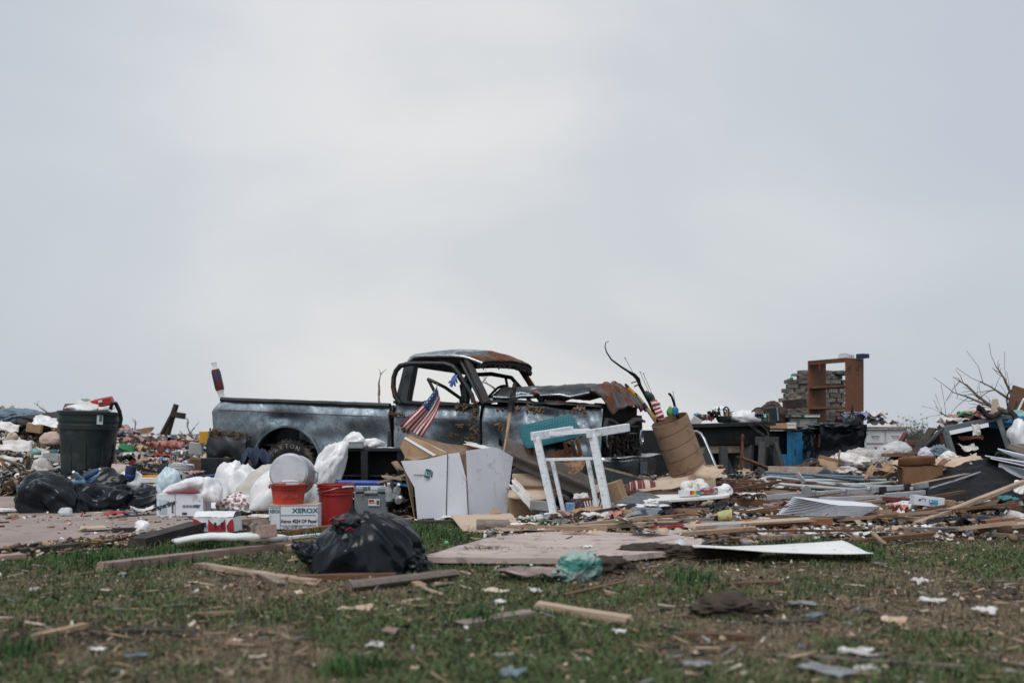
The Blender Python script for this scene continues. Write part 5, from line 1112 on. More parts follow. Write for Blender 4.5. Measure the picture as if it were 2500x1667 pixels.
# grey tote with a label
p = gd(908, 1270, .0); s = p.y / FPX; t = thing('plastic_tote', 'grey plastic tote box with a printed label', 'tote', p + Vector((0, .16, 0)), (0, 0, R(-4))); w_, h_ = 82 * s, 80 * s
mb = MB(); mb.box((0, 0, h_ * .42), (w_, .28, h_ * .84), top=(1.05, 1.05)); mb.build('body', M['grey_plastic'], t, bevel=.02)
for i, (x, ww, zz) in enumerate(((-.36, .30, .93), (.36, .30, .93), (0, .42, .84))): MB().box((x * w_, -.01, h_ * zz), (w_ * ww, .31, h_ * (.16 if i < 2 else .1))).build('rim', M['grey_plastic'], t, bevel=.012)
st = MB().box((.03, -.153, h_ * .55), (.11, .004, .065)).build('label_plate', M['paper'], t); MB().box((-.005 + .03 - .02, -.157, h_ * .60), (.05, .003, .018)).build('printed_strip', M['ink_red'], st)
for i in range(7): MB().box((.055 + i * .004, -.157, h_ * .55), (.002, .003, .04)).build('barcode_bar', M['ink'], st)
text(t, 'Rubbermaid', .013, (.012, -.1565, h_ * .535), m_=M['ink'])
for i, (px, py, k) in enumerate(((950, 1222, 0), (965, 1212, 1), (972, 1222, 2))):
    o = thing('plastic_bottle', ('upright', 'leaning', 'tipped')[i] + ' clear plastic bottle right of the grey tote', 'bottle', at(px, py, 9.2), (R(10 + 30 * i), R(20 * i), 0)); MB().lathe([(.001, 0), (.032, 0), (.034, .03), (.030, .05), (.034, .07), (.034, .10), (.013, .14), (.013, .155)], 14).build('body', M['clear_box'], o, smooth=40); MB().lathe([(.015, .153), (.015, .168), (.001, .169)], 10).build('cap', M['white_plastic'], o)
for i, (x0, y0, x1, y1, k, lab) in enumerate(((925, 1180, 1005, 1158, 'wood_pale', 'splintered pale lath sticking out below the black desk'), (940, 1175, 1010, 1190, 'sky_blue', 'blue edged board end left of the white box'), (962, 1130, 978, 1150, 'wood_raw', 'short broken stick at the left corner of the white box'), (935, 1165, 985, 1172, 'wood_pale', 'pale torn paper backed lath beside the desk'))):
    plankthing('plank', lab, at(x0, y0, 9.45), at(x1, y1, 9.35), .06, .02, M[k], 60 + i)
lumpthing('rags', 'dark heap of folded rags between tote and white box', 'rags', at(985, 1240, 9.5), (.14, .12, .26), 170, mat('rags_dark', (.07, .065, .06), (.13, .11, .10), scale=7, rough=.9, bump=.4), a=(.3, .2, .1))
lumpthing('rags', 'black bundle at the foot of the white box', 'rags', gd(985, 1268, .0) + Vector((0, .1, 0)), (.15, .14, .18), 171, M['cloth_dark'], a=(.3, .2, .1))

# big white carton
root = thing('white_carton', 'large torn white carton standing open with a dark stamp', 'carton', gd(1100, 1272, 0)); Yb = 9.05
panel_px('wall', root, [(1020, 1273, Yb - .02), (1088, 1271, Yb - .06), (1092, 1108, Yb - .06), (1062, 1116, Yb - .043), (1030, 1122, Yb - .025), (979, 1125, Yb + .004), (990, 1150, Yb - .002), (1002, 1172, Yb - .009), (1012, 1189, Yb - .015), (1015, 1220, Yb - .017)], M['white_card'])
panel_px('wall', root, [(1089, 1271, Yb - .06), (1143, 1262, Yb - .02), (1139, 1172, Yb - .02), (1121, 1104, Yb - .02), (1093, 1108, Yb - .05)], M['white_card'])
def rw(x): return Yb - .02 + .0026 * (x - 1138)
panel_px('wall', root, [(x, y, rw(x)) for x, y in ((1144, 1263), (1237, 1259), (1240, 1200), (1215, 1093), (1204, 1091), (1138, 1100), (1141, 1172))], M['white_card'])
panel_px('wall', root, [(1238, 1259, rw(1238) + .005), (1250, 1250, rw(1238) + .2), (1238, 1165, rw(1238) + .1), (1248, 1135, rw(1238) + .14), (1252, 1115, rw(1238) + .12), (1216, 1094, rw(1216)), (1241, 1200, rw(1241))], M['white_card'])
part_tube('corner_crease', root, [at(1089.5, 1271, Yb - .068), at(1091, 1190, Yb - .066), at(1093, 1108, Yb - .06)], .0035, M['ink'], 5); part_tube('corner_crease', root, [at(1143.5, 1262, Yb - .03), at(1141, 1215, Yb - .03), at(1139, 1172, Yb - .03)], .0035, M['ink'], 5)
panel_px('back_wall', root, [(1012, 1272, Yb + .62), (1240, 1250, Yb + .7), (1215, 1095, Yb + .72), (1060, 1080, Yb + .66)], M['card'])
panel_px('side_wall', root, [(1013, 1270, Yb + .03), (1010, 1250, Yb + .6), (1000, 1090, Yb + .6), (985, 1130, Yb + .06)], M['card'])
fl = panel_px('flap', root, [(977, 1092, Yb + .12), (985, 1072, Yb + .12), (996, 1060, Yb + .14), (1050, 1085, Yb + .05), (1092, 1107, Yb - .02), (1062, 1113, Yb), (1010, 1124, Yb + .04), (990, 1117, Yb + .08)], M['card'])
panel_px('tape', fl, [(986, 1070, Yb + .11), (990, 1066, Yb + .112), (1066, 1110, Yb - .012), (1058, 1113, Yb - .008)], M['white_card'], solid=.003).location = -root.location * 0
fl.children[0].data.transform(Matrix.Translation(-root.location)); 
panel_px('flap', root, [(996, 1059, Yb + .3), (1140, 1096, Yb + .35), (1120, 1110, Yb + .22), (1080, 1108, Yb + .2), (1030, 1086, Yb + .24)], M['card_dark'])
panel_px('flap', root, [(1140, 1097, Yb + .32), (1120, 1112, Yb + .1), (1132, 1150, Yb + .06), (1142, 1165, Yb + .06), (1141, 1105, Yb + .2)], M['card_dark'])
panel_px('inner_sheet', root, [(1022, 1072, Yb + .24), (1045, 1082, Yb + .2), (1095, 1106, Yb + .06), (1080, 1106, Yb + .1), (1030, 1082, Yb + .2)], M['paper'], solid=.003)
# the stamp and its line of small print
bx = at(1044, 1156, Yb - .052) - root.location; Rz = (R(90), R(14), R(4)); stp = bpy.data.objects.new('stamp', None); COL.objects.link(stp); stp.parent = root; stp.location = bx; stp.rotation_euler = Rz
MB().box((0, .030, 0), (.05, .022, .002)).build('stamp_block', M['ink_teal'], stp); MB().box((0, -.030, 0), (.05, .022, .002)).build('stamp_block', M['ink_teal'], stp)
mb = MB(); mb.tube([(.024 * math.cos(a), .024 * math.sin(a), 0) for a in [2 * math.pi * k / 20 for k in range(20)]], .003, 4, closed=True); mb.build('stamp_ring', M['ink_teal'], stp)
MB().box((0, .002, 0), (.016, .022, .002), rot=(0, 0, .7)).build('stamp_centre', M['ink_teal'], stp); MB().box((.038, .004, 0), (.010, .052, .002), rot=(0, 0, .1)).build('stamp_bar', M['ink'], stp)
text(root, 'TOS MOVER #14', .017, tuple(at(1022.5, 1159.5, Yb - .035) - root.location), (R(90), 0, R(2)), M['ink'], bold=.0004, sx=.8)
sheetthing('paper_sheet', 'torn white sheet peeking over the right of the white box', 'paper', at(1165, 1092, 9.7), .25, .1, (R(20), R(14), 0), .02, 46, M['paper'])
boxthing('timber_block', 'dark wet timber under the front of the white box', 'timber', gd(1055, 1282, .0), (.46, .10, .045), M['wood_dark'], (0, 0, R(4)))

# tool with a wooden shaft and black head
root = thing('garden_tool', 'long handled tool with wooden shaft and black socket leaning upright', 'tool', at(1230, 1112, 9.9))
part_tube('shaft', root, [at(1230, 1112, 9.9), at(1238, 1060, 9.9), at(1247, 1000, 9.9)], .0155, M['tool_wood'], 10); part_tube('socket', root, [at(1246.5, 1004, 9.9), at(1250, 978, 9.9), at(1254, 955, 9.9), at(1257, 938, 9.9), at(1258.5, 934, 9.9)], [.034, .034, .024, .022, .014], M['black_rubber'], 10)
part_tube('socket_rib', root, [at(1243, 1003, 9.9), at(1247, 980, 9.9)], [.014, .008], M['black_rubber'], 8)
# flag and glove on the door
root = thing('flag', 'small american flag hanging from the truck door', 'flag', at(1068, 940, 10.75)); fx = root.location
part_tube('pole', root, [at(1068, 937, 10.72), at(1066, 946, 10.72), at(1058, 985, 10.74)], .006, M['tool_wood'], 6)
c00, c10, c01, c11 = at(1067, 944, 10.70), at(1076, 980, 10.70), at(980, 1040, 10.74), at(1035, 1068, 10.72)   # hoist top, hoist bottom, fly top, fly bottom
def flagpt(u, v):                           # u along the fly, v down the hoist
    p = c00.lerp(c10, v).lerp(c01.lerp(c11, v), u)
    fold = .035 * math.sin(v * 7.5 + u * 1.5) * (.3 + .7 * u) + .02 * math.sin(v * 15 - u * 3)
    return p + Vector((.012 * math.sin(u * 5), -.02 - fold, -.012 * math.sin(math.pi * u))) - fx
M['flag_red'] = mat('flag_red', (.38, .02, .03), (.30, .016, .025), rough=.8); M['flag_white'] = mat('flag_white', (.70, .69, .69), rough=.8); M['flag_blue'] = mat('flag_blue', (.035, .085, .25), (.03, .07, .2), rough=.8)
def stripe(i): return 0 if i % 2 == 0 else 1
mb = MB(); mb.grid(flagpt, 30, 39, mif=lambda u, v: 2 if (u < .42 and v < 7 / 13 - .001) else stripe(int(v * 13 + .001))); mb.build('cloth', [M['flag_red'], M['flag_white'], M['flag_blue']], root, smooth=60, solid=.003)
mb = MB()
for r_ in range(6):
    for k in range(5):
        u, v = (.05 + .08 * k + (.04 if r_ % 2 else 0)), (.05 + r_ * .088)
        if u > .40: continue
        c = flagpt(u, v); e1 = (flagpt(u + .02, v) - c).normalized(); e2 = (flagpt(u, v + .02) - c).normalized(); nrm = e1.cross(e2).normalized()
        if nrm.y > 0: nrm = -nrm
        st = [c + nrm * .005 + (e1 * math.cos(a) + e2 * math.sin(a)) * (.012 if j % 2 == 0 else .005) for j, a in enumerate([math.pi * 2 * j / 10 for j in range(10)])]; mb.add(st, [tuple(range(10))])
o = mb.build('stars', M['flag_white'], root); o['kind'] = 'stuff'
root = thing('rubber_glove', 'blue rubber glove caught on the truck window frame', 'glove', at(1107, 915, 10.95)); g0 = root.location; mg = mat('glove_blue', (.07, .14, .42), (.05, .1, .32), rough=.5)
mb = MB(); mb.M = Matrix.Translation(-g0); mb.tube([at(1112, 916, 10.95), at(1108, 926, 10.93), at(1104, 936, 10.93)], [.03, .04, .03], 10, flat=.4); mb.tube([at(1105, 932, 10.93), at(1102, 945, 10.93)], [.018, .010], 7)
mb.tube([at(1109, 934, 10.93), at(1111, 943, 10.92)], [.015, .009], 7); mb.tube([at(1100, 930, 10.93), at(1095, 935, 10.92)], [.014, .008], 7); mb.tube([at(1103, 934, 10.93), at(1099, 942, 10.93)], [.014, .008], 7); mb.tube([at(1113, 926, 10.93), at(1116, 935, 10.92)], [.014, .008], 7); mb.build('glove', mg, root, smooth=50)
# litter on the hood
lumpthing('white_bag', 'white plastic wrap lying on the truck hood', 'plastic wrap', at(1315, 968, 11.2), (.2, .16, .09), 180, M['clear_plastic'], a=(.35, .2, .1))
lumpthing('white_bag', 'blue and white plastic bag at the base of the windshield', 'plastic bag', at(1282, 972, 11.0), (.12, .1, .07), 181, mat('bag_blue', (.55, .6, .68), (.05, .12, .36), scale=9, lo=.5, hi=.55, rough=.4), a=(.35, .2, .1))
t = thing('drink_bottle', 'brown bottle lying on the truck hood', 'bottle', at(1302, 962, 10.9), (R(90), 0, R(20))); MB().lathe([(.001, 0), (.03, 0), (.032, .1), (.013, .16), (.012, .2)], 14).build('body', mat('bottle_brown', (.10, .035, .02), rough=.2), t, smooth=40); MB().lathe([(.0145, .195), (.0145, .21), (.001, .211)], 10).build('cap', M['cloth_pink'], t)
sheetthing('paper_sheet', 'sheet of white board at the foot of the windshield', 'panel', at(1225, 978, 11.1), .34, .16, (0, R(3), R(-20)), .02, 47, M['white_paint'])
for i, (px, py) in enumerate(((1358, 950), (1383, 948), (1415, 945))): lumpthing('leaf_clump', ('left', 'middle', 'right')[i] + ' dark leaf clump on the truck hood ridge', 'leaves', at(px, py + 6, 11.7), (.022, .02, .045), 185 + i, M['charcoal'], sub=3, a=(.6, .5, .3))

# overturned chair with teal padded back
root = thing('padded_chair', 'tipped wooden chair with teal dotted padded back', 'chair', at(1345, 1240, 9.6)); b0 = root.location
A, B_, C_, D_ = at(1264, 1042, 9.75), at(1396, 1011, 9.85), at(1427, 1066, 9.55), at(1284, 1098, 9.5)
M['teal_fabric'] = mat('teal_fabric', (.016, .12, .15), (.012, .09, .115), rough=.9, bump=.3, bscale=200)
nrm = (B_ - A).cross(D_ - A).normalized(); nrm = nrm if nrm.y < 0 else -nrm
def cush(u, v, sgn):
    p = A.lerp(B_, u).lerp(D_.lerp(C_, u), v); e = (1 - (2 * u - 1) ** 6) * (1 - (2 * v - 1) ** 6)
    cu_ = .03 * ((abs(2 * u - 1)) ** 6 * (abs(2 * v - 1)) ** 6)
    return p.lerp((A + B_ + C_ + D_) / 4, cu_ * 2) + nrm * sgn * (.008 + .034 * max(0, e) ** .5) - b0
mb = MB(); mb.grid(lambda u, v: cush(u, v, 1), 20, 12); mb.grid(lambda u, v: cush(1 - u, v, -1), 20, 12)
bk_ = mb.build('backrest', M['teal_fabric'], root, smooth=60)
mb = MB()
for i in range(19):
    for j in range(8):
        c = cush(.06 + i * .049 + (.024 if j % 2 else 0), .08 + j * .12, 1) + nrm * .003
        mb.box(c, (.006, .002, .006), rot=(0, .7, 0))
o = mb.build('dots', M['teal_light'], bk_); o['kind'] = 'stuff'
for (x0, y0), (x1, y1) in (((1290, 1092), (1300, 1142)), ((1303, 1090), (1312, 1140)), ((1408, 1068), (1418, 1110)), ((1395, 1072), (1404, 1112)), ((1378, 1075), (1384, 1105))): part_bar('back_post', root, at(x0, y0, 9.55), at(x1, y1, 9.65), .03, .035, M['wood_orange'])
for (x0, y0), (x1, y1) in (((1330, 1128), (1400, 1100)), ((1335, 1117), (1395, 1094)), ((1300, 1140), (1345, 1120))): part_bar('rail', root, at(x0, y0, 9.62), at(x1, y1, 9.7), .03, .035, M['wood_orange'])
for (x0, y0, Y0), (x1, y1, Y1) in (((1345, 1120, 9.7), (1330, 1215, 9.9)), ((1412, 1108, 9.7), (1425, 1200, 9.95))): part_bar('leg', root, at(x0, y0, Y0), at(x1, y1, Y1), .035, .035, M['wood_orange'])
c = at(1378, 1132, 9.7) - b0; mb = MB(); mb.M = Matrix.Translation(c) @ Euler((R(38), R(-14), 0)).to_matrix().to_4x4(); mb.lathe([(.001, .04), (.10, .042), (.18, .03), (.205, 0), (.19, -.02), (.001, -.022)], 30)
mb.build('seat', mat('leafy_fabric', (.34, .20, .12), (.17, .09, .06), scale=22, lo=.45, hi=.55, rough=.9, bump=.4, dirt=(.03, .06, .045), damt=.15, dscale=16), root, smooth=40)

# upside-down white wooden stand
root = thing('white_stand', 'white painted wooden stand with slanted legs in front of the teal chair', 'stand', gd(1400, 1272, 0)); W = M['white_wood']
part_bar('top_rail', root, at(1300, 1065, 9.0), at(1396, 1050, 9.35), .05, .075, W); part_bar('top_rail', root, at(1436, 1059, 8.95), at(1533, 1043, 9.30), .05, .072, W)
part_bar('cross_rail', root, at(1341, 1060, 9.12), at(1432, 1053, 9.05), .022, .035, W); part_bar('cross_rail', root, at(1394, 1050, 9.32), at(1440, 1048, 9.28), .022, .022, W)
part_bar('leg', root, at(1310, 1068, 9.02), at(1352, 1254, 8.98), .05, .064, W); part_bar('leg', root, at(1447, 1062, 8.98), at(1486, 1254, 8.92), .05, .068, W)
part_bar('back_leg', root, at(1348, 1124, 9.12), at(1377, 1254, 9.08), .03, .034, W); part_bar('back_leg', root, at(1435, 1122, 9.1), at(1461, 1257, 9.04), .03, .036, W)
part_bar('stretcher', root, at(1322, 1122, 9.06), at(1454, 1119, 9.0), .022, .027, W)
part_bar('foot', root, at(1308, 1265, 8.75), at(1366, 1252, 9.15), .05, .05, W); part_bar('foot', root, at(1443, 1270, 8.65), at(1513, 1252, 9.15), .05, .056, W); part_bar('bottom_rail', root, at(1358, 1255, 8.97), at(1447, 1260, 8.9), .025, .03, W)

# opened boxes under and behind the stand
carton('open_carton', 'open shadowed carton with a torn paper flap left of the white stand', at(1300, 1258, 9.3) + Vector((0, .1, 0)), .42, .30, .24, M['card'], (0, 0, R(-6)), (('f', 118, .13), ('b', -8, .14), ('l', 40, .12)), inner=M['card_pale'])
sheetthing('torn_flap', 'long torn white flap hanging in front of the open carton', 'cardboard', at(1278, 1210, 9.1), .30, .09, (R(72), R(48), 0), .03, 48, M['paper'], ragged=.2)
boxthing('printed_box', 'flat grey box with a dark oval print below the torn flap', 'box', at(1320, 1245, 9.05), (.20, .14, .085), mat('grey_card', (.26, .27, .27), rough=.8), (0, R(6), R(5)))
lumpthing('sack', 'dark grey crumpled paper sack inside the cartons', 'sack', at(1290, 1168, 9.7), (.12, .10, .16), 190, mat('sack_grey', (.13, .14, .145), (.2, .2, .2), rough=.8, bump=.4), a=(.3, .2, .1))
sheetthing('cardboard_sheet', 'large grey cardboard sheet slanting behind the white stand', 'cardboard', at(1345, 1150, 9.55), 1.0, .24, (R(66), R(25), R(-4)), .02, 49, mat('grey_board', (.085, .075, .068), (.13, .11, .10), rough=.85), n=8, ragged=.05, f=1.2)
plankthing('plank', 'pale thin plank slanting down behind the white stand', at(1240, 1105, 9.5), at(1442, 1188, 9.45), .05, .02, M['wood_grey'], 70)
panel_px('window_sash', None, [(1370, 1112, 10.2), (1590, 1172, 9.9), (1585, 1205, 9.9), (1475, 1195, 10), (1370, 1165, 10.2)], mat('sash_glass', (.04, .055, .055), (.06, .075, .075), rough=.25), solid=.02); o = bpy.data.objects['window_sash']; tag(o, 'dark green window sash lying slanted before the bumper', 'window sash')
plankthing('plank', 'pale wooden bead along the top of the dark window sash', at(1470, 1143, 9.92), at(1588, 1174, 9.82), .022, .018, M['wood_pale'], 71)
carton('open_carton', 'small shut brown carton tipped beside the right leg of the stand', at(1507, 1222, 9.2), .16, .16, .17, M['card'], (R(8), R(-18), R(-28)), closed=True)
sheetthing('cardboard_piece', 'brown cardboard flap lying behind the right leg of the stand', 'cardboard', at(1465, 1195, 9.35), .16, .14, (R(20), R(-15), .4), .03, 50, M['card_pale'])
# printed gift bag
root = thing('gift_bag', 'dark red gift bag with striped end and coloured leaf print', 'gift bag', at(1430, 1256, 9.1) + Vector((0, .05, 0)), (0, R(-4), R(-8))); MB().box((-.02, 0, .075), (.21, .12, .15)).build('bag', M['dark_red'], root, bevel=.004)
mb = MB(); rd = random.Random(8); cols = [M['teal'], M['sky_blue'], M['yellow']]
for i in range(12): mb.box((rd.uniform(-.10, .05), -.0625, rd.uniform(.02, .14)), (.018, .003, .02), rot=(0, rd.uniform(0, 3), 0), mi=i % 3)
mb.build('printed_leaves', cols, root)['kind'] = 'stuff'
for i in range(9):
    mb = MB(); mb.box((.02 + i * .021, -.072 - i * .001, .055), (.011, .004, .14 + .004 * i), rot=(0, R(-14 + 5 * i), 0)); mb.build('stripe', M['paper'], root)
sheetthing('paper_sheet', 'white folded paper poking out of the gift bag', 'paper', at(1418, 1218, 9.2), .14, .1, (R(50), 0, .2), .03, 51, M['paper'])
boxthing('blue_tub', 'clear tub with blue contents left of the gift bag', 'tub', at(1392, 1253, 9.1), (.07, .07, .10), mat('tub_clear', (.35, .47, .58), (.05, .25, .5), scale=9, rough=.25), (0, 0, .3))
# striped cushion, flattened cartons, white tabletop
boxthing('filler_cabinet', 'added black cabinet filling the dark behind the cardboard drum', 'cabinet', stand(1640, 15.0), (1.05, .4, .86), M['black_paint'])  # added, made wide to cover the pale field with dark beside the drum
lumpthing('striped_cushion', 'red and cream striped cushion behind the cartons', 'cushion', at(1570, 1203, 9.7), (.17, .12, .12), 195, mat('stripe_red', (.16, .03, .035), (.5, .42, .36), scale=3.2, lo=.49, hi=.51, stretch=(9, .2, .2), rough=.9), a=(.15, .06, .02))
carton('open_carton', 'flattened pale carton lying below the cardboard drum', at(1685, 1196, 9.9), .34, .40, .10, M['card_pale'], (R(4), R(-10), R(24)), (('r', 60, .16), ('l', 100, .14)))
sheetthing('cardboard_sheet', 'broad tan cardboard sheet under the cardboard drum', 'cardboard', at(1690, 1170, 10.2), .62, .36, (R(16), R(-12), R(6)), .03, 52, M['card_pale'], ragged=.06, n=8, f=1.3)
sheetthing('cardboard_sheet', 'pale creased cardboard sheet in front of the flattened carton', 'cardboard', at(1620, 1190, 9.6), .5, .3, (R(14), R(-8), R(-4)), .04, 53, M['card_pale'], ragged=.08, n=8, f=1.5)
root = thing('tabletop', 'round edged white tabletop lying flat in the debris', 'tabletop', at(1660, 1218, 9.25), (R(3), R(-3), R(8))); mb = MB(); ol = [(.46 * math.copysign(abs(math.cos(a)) ** .6, math.cos(a)), .20 * math.copysign(abs(math.sin(a)) ** .6, math.sin(a)), .03) for a in [2 * math.pi * k / 40 for k in range(40)]]; mb.poly(ol, .026); mb.build('board', M['white_paint'], root, bevel=.004)
tt = root.location + Vector((0, 0, .035))
root = thing('crayon_box', 'small white box with rainbow stripes on the white tabletop', 'box', tt + Vector((.07, -.10, .01)), (0, R(-2), R(6))); MB().box((0, 0, .022), (.185, .08, .044)).build('body', M['white_card'], root, bevel=.002)
for i, c in enumerate(((.5, .03, .03), (.6, .22, .03), (.62, .5, .05), (.05, .33, .1), (.04, .2, .45))): MB().box((.005 + i * .019, -.041, .022), (.019, .003, .04)).build('stripe', mat('rainbow_%d' % i, c, rough=.5), root)
boxthing('toy_box', 'grey toy box with red print behind the rainbow box', 'box', tt + Vector((.26, .0, .02)), (.17, .1, .045), mat('toy_print', (.30, .3, .33), (.25, .04, .05), scale=14, lo=.5, hi=.55, rough=.5), (0, R(-5), R(10)))
lumpthing('white_bag', 'crumpled white tissue at the back of the white tabletop', 'tissue', tt + Vector((.17, .12, 0)), (.10, .08, .12), 200, M['paper'], a=(.4, .3, .15))
lumpthing('white_bag', 'small white bag at the right end of the white tabletop', 'plastic bag', tt + Vector((.42, .08, 0)), (.08, .07, .09), 201, M['white_bag'], a=(.35, .25, .1))
plankthing('plank', 'narrow brown plank lying behind the white tabletop', at(1520, 1203, 9.5), at(1690, 1205, 9.4), .06, .02, M['wood_brown'], 72)
panel_px('slate_board', None, [(1500, 1228, 8.95), (1560, 1200, 9.45), (1585, 1203, 9.45), (1640, 1228, 8.95)], mat('slate_panel', (.10, .115, .13), rough=.5), solid=.012); tag(bpy.data.objects['slate_board'], 'dark grey triangular panel left of the white tabletop', 'panel')
sheetthing('plastic_sheet', 'white plastic sheet lying below the dark triangular panel', 'plastic sheet', at(1570, 1240, 8.9), .46, .14, (R(4), 0, R(-3)), .03, 54, M['white_bag'], ragged=.12)
boxthing('blue_box', 'long blue and white printed box under the plastic sheet', 'box', at(1570, 1258, 8.7), (.32, .1, .07), mat('blue_print', (.05, .09, .16), (.3, .34, .38), scale=16, rough=.5), (0, R(2), 0))
carton('open_carton', 'small torn brown carton in front of the blue printed box', at(1530, 1266, 8.55), .11, .10, .085, M['card'], (0, R(4), R(-12)), (('l', 60, .05), ('f', 130, .04)))
lumpthing('string_ball', 'small white tangle of cord on the plastic sheet', 'cord', at(1590, 1234, 8.85), (.045, .04, .045), 202, M['white_plastic'], sub=3, a=(.5, .5, .3))

# cardboard drum with bow and sticks
top_c, bot_c = at(1634, 1024, 10.25), at(1682, 1152, 10.35); axis_ = (top_c - bot_c); Ld = axis_.length; qd = axis_.to_track_quat('Z', 'Y').to_euler()
root = thing('cardboard_drum', 'tall brown spiral wound cardboard drum leaning left', 'drum', bot_c, qd); rdm = .195
MB().lathe([(.001, 0), (rdm, 0), (rdm, Ld), (rdm - .012, Ld), (rdm - .012, .02), (.001, .02)], 40).build('wall', M['card_drum'], root, smooth=35)
for k in range(4):                          # spiral seam of the winding
    mb = MB(); mb.tube([((rdm + .0015) * math.cos(a), (rdm + .0015) * math.sin(a), .02 + k * .14 + .11 * (a + math.pi) / (2 * math.pi)) for a in [-math.pi + 2 * math.pi * i / 40 for i in range(41)]], .0016, 4); mb.build('seam', M['wood_dark'], root)
root = thing('recurve_bow', 'black recurve bow standing in the cardboard drum', 'bow', at(1600, 1020, 10.25)); B0 = [(1486, 832.5), (1479, 836), (1477, 846), (1481, 860), (1493, 878), (1516, 895), (1538, 909)]
part_tube('limb', root, [at(x, y, 10.25) for x, y in B0], [.006, .008, .011, .014, .017, .021, .024], M['black_paint'], 8, flat=.5); part_tube('riser', root, [at(x, y, 10.25) for x, y in ((1536, 908), (1548, 915), (1558, 926), (1562, 940), (1572, 958), (1585, 982), (1606, 1030))], [.022, .032, .036, .030, .028, .026, .024], M['charcoal'], 8, flat=.6)
part_bar('sight', root, at(1541, 935, 10.22), at(1556, 930, 10.22), .012, .012, M['black_paint']); part_bar('arrow_rest', root, at(1548, 944, 10.22), at(1562, 936, 10.22), .014, .014, M['black_paint'])
for i, ((x0, y0), (x1, y1)) in enumerate((((1525, 872), (1600, 1010)), ((1562, 906), (1612, 1020)), ((1570, 910), (1615, 1015)), ((1643, 955), (1655, 1020)))):
    r_ = thing('arrow', ('arrow with bare shaft standing left of the bow', 'thin arrow just right of the bow', 'second thin arrow right of the bow', 'thin pale arrow by the hooked stick in the drum')[i], 'arrow', at(x1, y1, 10.3)); part_tube('shaft', r_, [at(x0, y0, 10.3), at(x1, y1, 10.3)], .0028, M['steel_blue'], 6); part_tube('nock', r_, [at(x0, y0, 10.3), at(x0 + (x1 - x0) * .03, y0 + (y1 - y0) * .03, 10.3)], .0045, M['black_paint'], 6)
r_ = thing('yellow_stick', 'yellow painted wooden stick leaning across the drum', 'stick', at(1598, 1022, 10.15)); part_tube('stick', r_, [at(1533, 945, 10.1), at(1560, 972, 10.1), at(1600, 1024, 10.15)], [.016, .02, .022], M['yellow'], 8); part_tube('dark_band', r_, [at(1526, 937, 10.1), at(1534, 946, 10.1)], [.012, .0165], M['ink'], 8); part_tube('dark_band', r_, [at(1570, 985, 10.095), at(1578, 996, 10.1)], .0225, M['ink'], 8)
r_ = thing('metal_rod', 'grey metal rod leaning beside the yellow stick', 'rod', at(1596, 1030, 10.1)); part_tube('rod', r_, [at(1555, 965, 10.08), at(1600, 1030, 10.12)], .013, M['steel'], 8); part_tube('tip', r_, [at(1551, 959, 10.08), at(1556, 966, 10.08)], .009, M['black_paint'], 6)
r_ = thing('striped_stocking', 'red and white striped stocking over the drum rim', 'stocking', at(1608, 1028, 10.2)); SP = [at(1597, 978, 10.12), at(1602, 990, 10.1), at(1606, 1002, 10.1), at(1612, 1015, 10.1), at(1616, 1026, 10.12)]
n_s = 11
for i in range(n_s):
    def sp(t): k = min(3, int(t * 4)); f = t * 4 - k; return SP[k].lerp(SP[k + 1], f)
    part_tube('stripe', r_, [sp(i / n_s), sp((i + 1) / n_s)], .040 + .006 * math.sin(i), M['red'] if i % 2 == 0 else M['paper'], 10, flat=.6)
lumpthing('green_cone', 'dark green pointed leaf bundle above the striped stocking', 'plant', at(1594, 980, 10.2), (.04, .035, .10), 205, M['dark_green'], sub=3, a=(.2, .1, .05), lean=(-.3, 0), flat=.9)
r_ = thing('hooked_stick', 'black hooked walking stick standing in the drum', 'stick', at(1655, 1020, 10.3)); part_tube('stick', r_, [at(1631, 962, 10.3), at(1634, 961, 10.3), at(1640, 968, 10.3), at(1645, 982, 10.3), at(1650, 1000, 10.3), at(1655, 1022, 10.3)], [.008, .013, .012, .013, .015, .015], M['charcoal'], 8)
lumpthing('green_toy', 'bright green plastic toy piece in the drum', 'toy', at(1636, 1014, 10.3), (.03, .03, .08), 206, mat('lime', (.10, .30, .08), rough=.4), sub=3, a=(.3, .2, .1)); lumpthing('blue_toy', 'turquoise plastic piece in the drum right of the green one', 'toy', at(1648, 1014, 10.3), (.03, .03, .09), 207, M['sky_blue'], sub=3, a=(.3, .2, .1))
plankthing('plastic_strip', 'thin white plastic slat standing in the drum', at(1640, 1014, 10.35), at(1637, 990, 10.35), .03, .006, M['white_plastic'], 73, cat='slat')
r_ = thing('bent_tube', 'bent grey metal tube leg leaning behind the drum', 'tube', at(1765, 1182, 10.9)); part_tube('tube', r_, [at(1684, 1054, 11.2), at(1700, 1053, 11.2), at(1710, 1058, 11.2), at(1719, 1072, 11.15), at(1740, 1122, 11.0), at(1764, 1182, 10.9)], .018, M['steel'], 10); part_tube('foot_cap', r_, [at(1763, 1178, 10.9), at(1766, 1186, 10.9)], .022, M['black_rubber'], 8)
